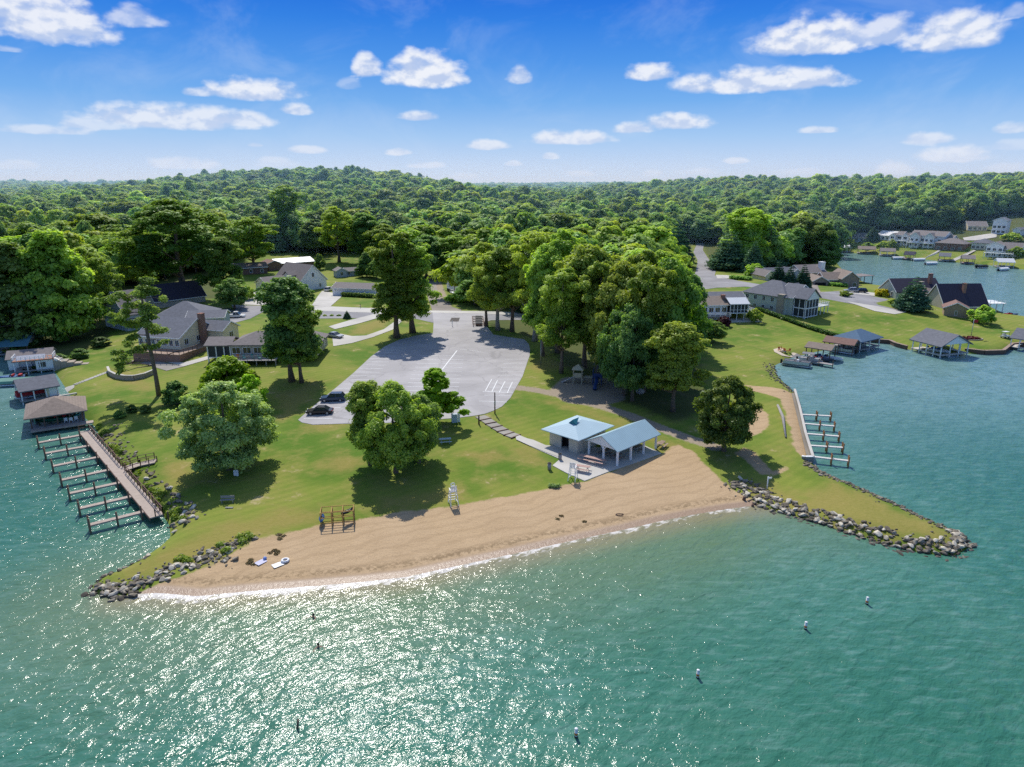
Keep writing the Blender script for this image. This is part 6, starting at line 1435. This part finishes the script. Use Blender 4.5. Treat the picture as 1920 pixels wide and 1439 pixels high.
# far shore boathouses and boats
for i, (x0, x1, y, rm, lb) in enumerate([(1571,1588,474,METALW,'white roofed boathouse at the left end of the far shore'), (1609,1640,477,SHB,'brown roofed boathouse on the far shore'), (1650,1677,481,SHT,'small grey brown boathouse on the far shore'), (1694,1712,488,SHD,'dark boathouse below the far white houses'), (1760,1780,491,SHG,'grey roofed boathouse beside the first pale path'), (1803,1826,496,SHT,'grey brown boathouse left of the large gabled house'), (1870,1900,503,METALW,'boat lift with pale roof at the right of the far shore')]):
    t, w_, D = boathouse(lb, (x0, y), (x1, y+1), None, 3.2, 'gable', rm, .4, 'x', posts=(3, 2), postm=TRIM if i in (0, 6, 2) else WOODD, dep=7)
    speedboat(loc_in(t, w_*.5, 3, 0), t.rotation_euler.z, 'motor boat inside the '+lb.split(' on ')[0].split(' at ')[0].split(' below')[0].split(' beside')[0].split(' left of')[0], WHITEP if i % 2 == 0 else BLUEC, 5.5)
for i, (x, y, lb) in enumerate([(1684, 487, 'covered white boat left of the dark far boathouse'), (1722, 490, 'small white boat right of the dark far boathouse'), (1745, 497, 'long white boat at the foot of the first pale path'), (1840, 503, 'dark boat moored right of the grey brown far boathouse'), (1880, 508, 'small boat at the pale roofed boat lift')]): pontoon(WV(x, y, 0), .1*i, lb, 7, cover=WHITEP if i != 3 else BLACK)
sheet('driveway', [(1720,488),(1760,470),(1764,471),(1730,489)], CONC, .3); sheet('driveway', [(1780,490),(1825,470),(1830,471),(1790,491)], CONC, .3); sheet('driveway', [(1805,447),(1850,440),(1870,438),(1868,446),(1830,452),(1808,452)], CONC, .3); sheet('driveway', [(1612,418),(1640,417),(1645,423),(1618,424)], CONC, .3)

# ------------------------------------------------------------------ vehicles
def car(loc, rz, label, m, kind='suv', cat='car', name='parked_car'):
    t = empty(name, loc, label, cat, rz); L, Wd = (4.7, 1.86) if kind != 'pickup' else (5.6, 1.95)
    H = {'suv': 1.68, 'sedan': 1.44, 'pickup': 1.85, 'van': 1.8}[kind]; bl = .95 if kind != 'sedan' else .85
    # body shell: rounded profile in x,z swept over the width with tumblehome
    lo = [(-L/2, .35), (-L/2-.04, .62), (-L/2+.05, bl), (-L*.25, bl+.04), (L*.22, bl), (L/2-.18, bl-.14), (L/2, .6), (L/2-.04, .33)]
    n = len(lo); vs = []; prof = [(-Wd/2+.02, .97), (-Wd/2, 1), (Wd/2, 1), (Wd/2-.02, .97)]
    for y, k in ((-Wd/2, .97), (-Wd/2+.1, 1.0), (Wd/2-.1, 1.0), (Wd/2, .97)): vs += [(x*k, y, z) for x, z in lo]
    fs = [tuple(range(n)), tuple(range(4*n-1, 3*n-1, -1))]
    for s in range(3):
        for i in range(n): fs.append((s*n+(i+1) % n, s*n+i, (s+1)*n+i, (s+1)*n+(i+1) % n))
    mb = MB(); mb.add(vs, fs); mb.build('body', m, t, bevel=.06)
    cab = {'suv': (-L*.47, -L*.36, L*.06, L*.22), 'van': (-L*.48, -L*.44, L*.14, L*.3), 'sedan': (-L*.38, -L*.2, L*.06, L*.24), 'pickup': (-L*.1, -L*.07, L*.14, L*.26)}[kind]
    def cabv(inset, zb, zt): 
        a, b, c, d = cab; w1, w2 = Wd/2-.08+inset, Wd/2-.26+inset
        return [(a-inset, -w1, zb), (d+inset, -w1, zb), (d+inset, w1, zb), (a-inset, w1, zb), (b-inset, -w2, zt), (c+inset, -w2, zt), (c+inset, w2, zt), (b-inset, w2, zt)]
    g_ = MB(); g_.add(cabv(0, bl-.03, H-.06), [(3, 2, 1, 0), (4, 5, 6, 7), (0, 1, 5, 4), (1, 2, 6, 5), (2, 3, 7, 6), (3, 0, 4, 7)]); g_.build('window', GLASS, t)
    a, b, c, d = cab; w2 = Wd/2-.25; rf = MB(); rf.box(b-.03, c+.03, -w2, w2, H-.07, H); w1 = Wd/2-.08
    for s in (-1, 1):
        rf.beam((a, s*(w1+.005), bl), (b, s*(w2+.01), H-.03), .1, .07); rf.beam((d, s*(w1+.005), bl), (c, s*(w2+.01), H-.03), .07, .07); rf.beam(((a+d)/2, s*(w1+.005), bl), ((b+c)/2, s*(w2+.01), H-.03), .09, .06)
    rf.build('roof', m, t, bevel=.02)
    if kind == 'pickup': MB().box(-L/2+.1, -L*.1-.02, -Wd/2+.12, Wd/2-.12, bl+.01, bl+.03).build('bed', DARK, t); MB().box(-L/2, -L*.1, -Wd/2, -Wd/2+.1, bl-.05, bl+.18).box(-L/2, -L*.1, Wd/2-.1, Wd/2, bl-.05, bl+.18).box(-L/2, -L/2+.08, -Wd/2+.1, Wd/2-.1, bl-.05, bl+.18).build('bed_wall', m, t)
    for x in (-L*.31, L*.32):
        for s in (-1, 1):
            w = MB(); w.tube([(x, s*(Wd/2-.2), .34), (x, s*(Wd/2+.02), .34)], .34, 16); wh = w.build('wheel', BLACK, t); r_ = MB(); r_.tube([(x, s*(Wd/2+.02), .34), (x, s*(Wd/2+.035), .34)], .2, 12); r_.build('rim', STEEL, wh)
    for s in (-1, 1): MB().box(L/2-.12, L/2-.015, s*.66-.17, s*.66+.17, .62, .76).build('headlight', WHITEP, t); MB().box(-L/2-.03, -L/2+.1, s*.7-.14, s*.7+.14, .66, .84).build('tail_light', REDC, t)
    return t
def paint(name, c): 
    m = pm(name, c, .28, .03, .5, metal=.25, spec=.6); return m
PB, PK, PW, PS = paint('paint_navy', (.02, .05, .10)), paint('paint_black', (.012, .014, .018)), paint('paint_white', (.75, .75, .74)), paint('paint_silver', (.38, .40, .42))
car(G(625, 752), R(184), 'dark blue estate car, the farther of two parked in the lot', PB, 'suv'); car(G(600, 776), R(184), 'black saloon car, the nearer of two parked in the lot', PK, 'sedan')
car(G(442, 596), R(8), 'white pickup truck on the driveway right of the blue grey house', PW, 'pickup', 'pickup', 'pickup_truck'); car(G(428, 588), R(20), 'dark car half hidden behind the white pickup truck', PB, 'sedan')
car(G(507, 537), R(15), 'white van with dark windows parked beside the white gabled house', PW, 'van', 'van', 'parked_van'); car(G(617, 546), R(75), 'white car parked nose to the double garage door', PW, 'suv'); car(G(628, 633), R(-25), 'silver car on the curved drive at the end of the taupe house', PS, 'sedan')
car(G(1595, 548), R(170), 'silver car left of two parked by the channel houses', PS, 'suv'); car(G(1613, 549), R(165), 'black car right of two parked by the channel houses', PK, 'suv')
t = empty('golf_cart', G(1884, 634), 'white golf cart parked on the lawn at the right seawall', 'golf cart', .3)
MB().box(-1.1, 1.1, -.55, .55, .3, .75).build('body', PW, t); MB().box(-.95, .75, -.55, .55, 1.75, 1.82).build('roof', WHITEP, t); mb = MB(); [mb.beam((x, y, .7), (x*.9, y, 1.76), .05) for x in (-.9, .75) for y in (-.5, .5)]; mb.build('roof_frame', BLACK, t); MB().box(-.5, 0, -.5, .5, .76, .95).box(-.6, -.5, -.5, .5, .95, 1.3).build('seat', WHITEP, t)
for x in (-.7, .75):
    for s in (-1, 1): MB().tube([(x, s*.45, .24), (x, s*.6, .24)], .24, 12).build('wheel', BLACK, t)

# ------------------------------------------------------------------ rocks
RM = []
def rock_mat(name, c1, c2):
    m, nt, out = mat_new(name); geo = N(nt, 'ShaderNodeNewGeometry'); tc = N(nt, 'ShaderNodeTexCoord'); oi = N(nt, 'ShaderNodeObjectInfo')
    n = noise_node(nt, 1.2, 5, .65, geo.outputs['Position']); sp = N(nt, 'ShaderNodeSeparateXYZ'); nt.links.new(geo.outputs['Position'], sp.inputs[0])
    c = mixc(nt, ramp(nt, math_node(nt, 'ADD', n, math_node(nt, 'MULTIPLY_ADD', oi.outputs['Random'], .5, -.25)), .3, .7), c1, c2)
    wet = math_node(nt, 'SUBTRACT', 1, ramp(nt, sp.outputs[2], .12, .35)); c = mixc(nt, math_node(nt, 'MULTIPLY', wet, .75), c, (.04, .035, .03))
    b = N(nt, 'ShaderNodeBsdfPrincipled'); nt.links.new(c, b.inputs['Base Color']); b.inputs['Roughness'].default_value = .85; b.inputs['Specular IOR Level'].default_value = .25
    nt.links.new(b.outputs[0], out.inputs[0]); return m
RKM = rock_mat('riprap_rock', (.16, .135, .10), (.62, .56, .45))
def rock_data(seed):
    g = np.random.default_rng(seed); bm = bmesh.new(); bmesh.ops.create_icosphere(bm, subdivisions=2, radius=.5)
    pl = [(unit(1, g)[0], g.uniform(.2, .36)) for _ in range(12)]
    for v in bm.verts:
        p = np.array(v.co)
        for n_, d in pl:
            k = p@n_
            if k > d: p = p-n_*(k-d)*.92
        v.co = Vector(p*[1.15, .95, .8])
    return bm
rbm = []
for i in range(8):
    bm = rock_data(200+i); me = bpy.data.meshes.new('boulder'); bm.to_mesh(me); bm.free(); me.materials.append(RKM); rbm.append(me)
lines = [([(196,806),(222,846),(252,886),(285,920),(315,955),(345,988)], (2.6, .2), 105, (.4, .85), 'grey boulder in the bank between the boat dock and the left lawn', 'boulders along the boat dock'),
 ([(338,985),(352,965),(345,945)], (1.6, 1.6), 10, (.5, 1.0), 'grey boulder in the bank between the boat dock and the left lawn', 'boulders along the boat dock'),
 ([(176,1106),(196,1112),(225,1114),(250,1108)], (1.6, .8), 50, (.45, .95), 'dark boulder heaped at the left tip of the beach', 'boulders at the left tip'),
 ([(174,1100),(195,1083),(240,1063),(285,1040)], (.5, .5), 16, (.35, .8), 'small stone along the water edge of the left tip', 'stones along the left tip'),
 ([(235,1108),(270,1090),(310,1076),(350,1062),(400,1050),(440,1040)], (1.5, 1.2), 60, (.4, .85), 'pale grey boulder in the row between left grass spit and sand', 'boulders between grass spit and sand'),
 ([(355,1055),(400,1032),(450,1020),(480,1008)], (1.2, 1.0), 30, (.4, .85), 'pale grey boulder in the row between left grass spit and sand', 'boulders between grass spit and sand'),
 ([(1378,902),(1415,925),(1450,946),(1500,962),(1560,982),(1620,1000),(1680,1018),(1740,1032),(1800,1034)], (2.3, .9), 300, (.42, .95), 'grey boulder in the rock slope on the beach side of the jetty', 'boulders on the beach side of the jetty'),
 ([(1814,1030),(1806,1012),(1780,996)], (1.8, .8), 50, (.5, 1.05), 'large dark boulder at the very tip of the jetty', 'boulders at the jetty tip'),
 ([(1780,994),(1740,976),(1690,952),(1650,933),(1600,912),(1560,896)], (1.1, .4), 80, (.3, .65), 'small boulder along the lake side edge of the jetty', 'boulders on the lake side of the jetty'),
 ([(1558,896),(1538,884),(1520,872),(1508,868)], (2.0, .5), 44, (.4, .8), 'boulder piled below the near end of the seawall', 'boulders below the seawall end'),
 ([(1488,738),(1470,722),(1452,706),(1446,692),(1450,684)], (1.8, .4), 56, (.35, .7), 'tan boulder in the bank between seawall and cove docks', 'boulders at the cove bank')]
g = np.random.default_rng(55); RK = []
for pts, (wi, wo), n, (s0, s1), lb, gr in lines:
    q = GA(pts)[:, :2]; sg = np.linalg.norm(np.diff(q, axis=0), axis=1); cs = np.r_[0, np.cumsum(sg)]
    n = int(n*1.35)
    for k in range(n):
        t_ = (k+g.random())/n*cs[-1]; i = min(np.searchsorted(cs, t_, 'right')-1, len(sg)-1); a, b = q[i], q[i+1]; u = (t_-cs[i])/sg[i]; p = a+(b-a)*u; d_ = (b-a)/sg[i]; nn = np.array([-d_[1], d_[0]]); p = p+nn*g.uniform(-1, 1)*(wi if True else wo)*.8+g.normal(size=2)*.2
        RK.append((p[0], p[1], g.uniform(s0, s1)*(1.25 if g.random() < .12 else 1), lb, gr))
RKZ = terr([r[0] for r in RK], [r[1] for r in RK])
scored = sorted(range(len(RK)), key=lambda i: -RK[i][2]/math.hypot(RK[i][0], RK[i][1]))
ind = set(scored[:300]); rest_v = MB()
for i, (x, y, s, lb, gr) in enumerate(RK):
    z = max(RKZ[i], -.25)+s*.12; me = rbm[i % 8]; rot = (g.uniform(-.4, .4), g.uniform(-.4, .4), g.uniform(0, 6.28)); s2 = s*g.uniform(.85, 1.25)
    if i in ind:
        o = bpy.data.objects.new('boulder', me); COL.objects.link(o); o.location = (x, y, z); o.rotation_euler = rot; o.scale = (s*1.2, s2, s); tag(o, lb, 'boulder', gr)
    else:
        M = Matrix.Translation((x, y, z))@Matrix.Rotation(rot[2], 4, 'Z')@Matrix.Diagonal((s*1.2, s2, s, 1))
        rest_v.add([M@v.co for v in me.vertices], [tuple(p.vertices) for p in me.polygons])
for k in range(900):        # small filler stones between the boulders
    x, y, s, *_ = RK[g.integers(len(RK))]; x += g.normal()*.8; y += g.normal()*.8; s = g.uniform(.18, .38); z = T1(x, y) if k < 0 else 0
    rest_v.v.append((x, y, s)) if False else None
    RKS = globals().setdefault('RKS', []); RKS.append((x, y, s))
zs = terr([r[0] for r in RKS], [r[1] for r in RKS])
for (x, y, s), z in zip(RKS, zs):
    if z < -.2: continue
    me = rbm[int(g.integers(8))]; M = Matrix.Translation((x, y, z+s*.2))@Matrix.Rotation(g.uniform(0, 6), 4, 'Z')@Matrix.Diagonal((s*1.3, s, s, 1)); rest_v.add([M@v.co for v in me.vertices], [tuple(p.vertices) for p in me.polygons])
tag(rest_v.build('riprap', RKM), 'small stones filling the gaps between the shore boulders', 'riprap', kind='stuff')
# weeds between rocks of the left bank
Cw = [tuple(G(x+random.uniform(-8, 8), y+random.uniform(-6, 6))+Vector((0, 0, .15))) for x, y in [(195,815),(215,840),(240,870),(258,890),(280,915),(300,940),(322,960),(335,975),(300,925),(230,850),(470,1005),(455,1012),(420,1030),(345,1050),(190,805),(330,960)] for _ in range(3)]
o = link('bank_weeds', leaves('bank_weeds', Cw, [.55]*len(Cw), [.6]*len(Cw), 5000, .13, LEAF['light'], 9)); tag(o, 'low green weeds growing between the shore rocks', 'weeds', kind='stuff')

# ------------------------------------------------------------------ in the water and on the beach
for i, (x, y, lb) in enumerate([(1625, 1133, 'white topped swim buoy farthest to the right, nearest the jetty'), (1510, 1180, 'white topped swim buoy second from the jetty'), (1308, 1271, 'white topped swim buoy in the middle of the row'), (1080, 1382, 'white topped swim buoy nearest the bottom edge')]):
    t = empty('swim_buoy', WV(x, y, 0), lb, 'buoy', 0, 'swim buoys in a slanting row'); MB().cyl(0, 0, -.4, .75, .13, .13, 12).build('body', WHITEP, t, True); MB().cyl(0, 0, .2, .42, .136, .136, 12).build('band', ORANGE, t, True); MB().cyl(0, 0, -.1, .12, .15, .15, 12).build('base', BLACK, t, True); MB().ball((0, 0, .78), .15, 10, 6, .5).build('cap', WHITEP, t, True)
t = empty('mooring_post', WV(556, 1368, 0), 'dark slanting post standing in the sun glitter', 'post'); mb = MB(); mb.tube([(0, 0, -.5), (.12, .25, .75)], [.1, .08], 8); mb.build('post', WOODD, t, True)
SKIN = pm('skin', (.42, .24, .17), .55, .06, 6); HAIR = pm('hair_dark', (.03, .02, .015), .7, .2, 8)
def swimmer(px, py, rz, label):
    """head, neck, shoulders and reaching arms; the rest of the body lies below the surface"""
    t = empty('person', WV(px, py, 0), label, 'person', rz)
    me = bpy.data.meshes.new('body')
    J = [((0, -.25, -.45), .15), ((0, -.12, -.2), .17), ((0, -.03, .0), .18), ((0, 0, .12), .065), ((0, .01, .2), .09), ((0, .015, .31), .10), ((.2, 0, .0), .075), ((.42, .12, -.03), .05), ((.5, .38, .02), .035), ((.52, .47, .03), .03), ((-.2, 0, .0), .075), ((-.42, .1, -.05), .05), ((-.48, .35, -.02), .035), ((-.49, .44, -.01), .03)]
    E = [(0, 1), (1, 2), (2, 3), (3, 4), (4, 5), (2, 6), (6, 7), (7, 8), (8, 9), (2, 10), (10, 11), (11, 12), (12, 13)]
    for base, s in ((9, 1), (13, -1)):
        bx_, by_, bz_ = J[base][0]
        for k in range(5):
            i0 = len(J); off = (k-2)*.017; J.append(((bx_+off*1.1, by_+.03, bz_), .011)); J.append(((bx_+off*1.4-(.02*s if k == (0 if s > 0 else 4) else 0), by_+.075-abs(k-2)*.007, bz_-.01), .009)); E += [(base, i0), (i0, i0+1)]
    me.from_pydata([j[0] for j in J], E, []); me.update(); o = link('body', me, t); me.materials.append(SKIN)
    sk_ = o.modifiers.new('skin', 'SKIN'); 
    for v, j in zip(me.skin_vertices[0].data if me.skin_vertices else [], J): v.radius = (j[1], j[1])
    if not me.skin_vertices:
        bm = bmesh.new(); bm.from_mesh(me); ly = bm.verts.layers.skin.verify(); bm.verts.ensure_lookup_table()
        for v, j in zip(bm.verts, J): v[ly].radius = (j[1], j[1]); v[ly].use_root = v.index == 0
        bm.to_mesh(me); bm.free()
    sb = o.modifiers.new('sub', 'SUBSURF'); sb.levels = 1; sb.render_levels = 1
    MB().ball((0, -.015, .335), .118, 12, 8, .95).build('hair', HAIR, t, True)
    f = MB(); f.ball((0, .118, .29), .017, 6, 4); [f.ball((s*.1, .01, .29), .022, 6, 4) for s in (-1, 1)]; f.build('nose_and_ears', SKIN, t, True)
    MB().ball((-.035, .105, .315), .012, 6, 4).ball((.035, .105, .315), .012, 6, 4).build('eyes', BLACK, t, True); MB().box(-.025, .025, .1, .112, .245, .252).build('mouth', REDC, t)
swimmer(588, 1158, 2.6, 'swimmer with dark hair, head and shoulders above water nearest the beach'); swimmer(597, 1214, 3.6, 'swimmer with dark hair farther out in the sun glitter')
p = G(535, 1053); t = empty('float_ring', p, 'white inflatable ring lying on the sand', 'float ring'); t.scale = (.85, .85, .85); MB().tube([(.42*math.cos(a), .42*math.sin(a), .17) for a in np.linspace(0, 2*PI, 21)], .16, 8, False).build('ring', WHITEP, t, True)
def towel(px, py, rz, label, m):
    p = G(px, py); g_ = np.random.default_rng(px); vs = []; n = 8
    for i in range(n):
        for j in range(n): vs.append(((i/(n-1)-.5)*.9, (j/(n-1)-.5)*1.2, .05+.03*g_.random()))
    mb = MB(); mb.add(vs, [(i*n+j, (i+1)*n+j, (i+1)*n+j+1, i*n+j+1) for i in range(n-1) for j in range(n-1)]); o = mb.build('beach_towel', m, None, True); o.location = p; o.rotation_euler = (0, 0, rz); tag(o, label, 'towel')
towel(521, 1060, R(-50), 'white towel spread left of the float ring', WHITEP); towel(489, 1055, R(-35), 'pale lilac towel with a bag beside it', pm('towel_lilac', (.6, .58, .72), .9, .1, 2))
t = empty('beach_bag', G(497, 1049), 'blue and white beach bag standing on the sand by the lilac towel', 'bag'); t.scale = (.65, .65, .65); mb = MB(); mb.tube([(0, 0, 0), (0, 0, .3), (0, 0, .42)], [.3, .34, .22], 10); mb.build('body', pm('bag_blue', (.2, .3, .62), .7, .3, 4), t, True); mb = MB(); mb.tube([(-.2, 0, .4), (-.1, 0, .62), (.1, 0, .62), (.2, 0, .4)], .03, 6); mb.build('handle', WHITEP, t, True)
t = empty('flower_bed', G(1040, 913), 'small clump of weathered driftwood and flowers on the lawn edge', 'plant'); link('plants', leaves('clump', [(random.uniform(-.7, .7), random.uniform(-.4, .4), .25) for _ in range(10)], [.28]*10, [.8]*10, 700, .1, LEAF['silver'], 10), t)
t = empty('driftwood', G(1162, 966), 'dark curved driftwood ring lying on the beach', 'driftwood'); mb = MB(); mb.tube([(.9*math.cos(a)*.6, .25*math.sin(a), .06) for a in np.linspace(.3, 5.6, 14)], .05, 6); mb.build('branch', WOODD, t, True)
for i, (x, y) in enumerate([(1395, 938), (1411, 950)]):
    t = empty('tree_stump', G(x, y), ['dark stump on the sand at the foot of the jetty', 'small dark stump at the water line beside the jetty'][i], 'stump'); MB().cyl(0, 0, -.1, .5-.15*i, .28-.06*i, .2-.04*i, 8).build('stump', WOODD, t, True)
# seaweed clumps raked up on the beach
sw = []
for x, y, n_, s_ in [(600,1088,0,1),(1060,972,2,.5),(1100,978,1,.4),(525,1005,5,.9),(515,1035,5,.7),(470,1052,4,.6)]:
    for k in range(n_): sw.append(tuple(G(x+random.gauss(0, 6), y+random.gauss(0, 2.5))+Vector((0, 0, .02))))
WEEDM = leaf_mat('dry_weed', (.10, .065, .03), (.19, .13, .06), .05)
o = link('dried_weed', leaves('dried_weed', sw, [.32]*len(sw), [.4]*len(sw), 1500, .08, WEEDM, 12, .25)); tag(o, 'dark dried lake weed raked into patches on the sand', 'dried weed', kind='stuff')

# ------------------------------------------------------------------ summer haze lying over the woods, a thin real volume
m, nt, out = mat_new('haze_mat'); v = N(nt, 'ShaderNodeVolumeScatter'); v.inputs['Color'].default_value = (.42, .74, 1, 1); v.inputs['Density'].default_value = .0005; v.inputs['Anisotropy'].default_value = .35
nt.links.new(v.outputs[0], out.inputs['Volume']); tag(MB().box(-3500, 3500, 330, 2200, 2, 58).build('haze', m), kind='structure')
cy.volume_bounces = 0
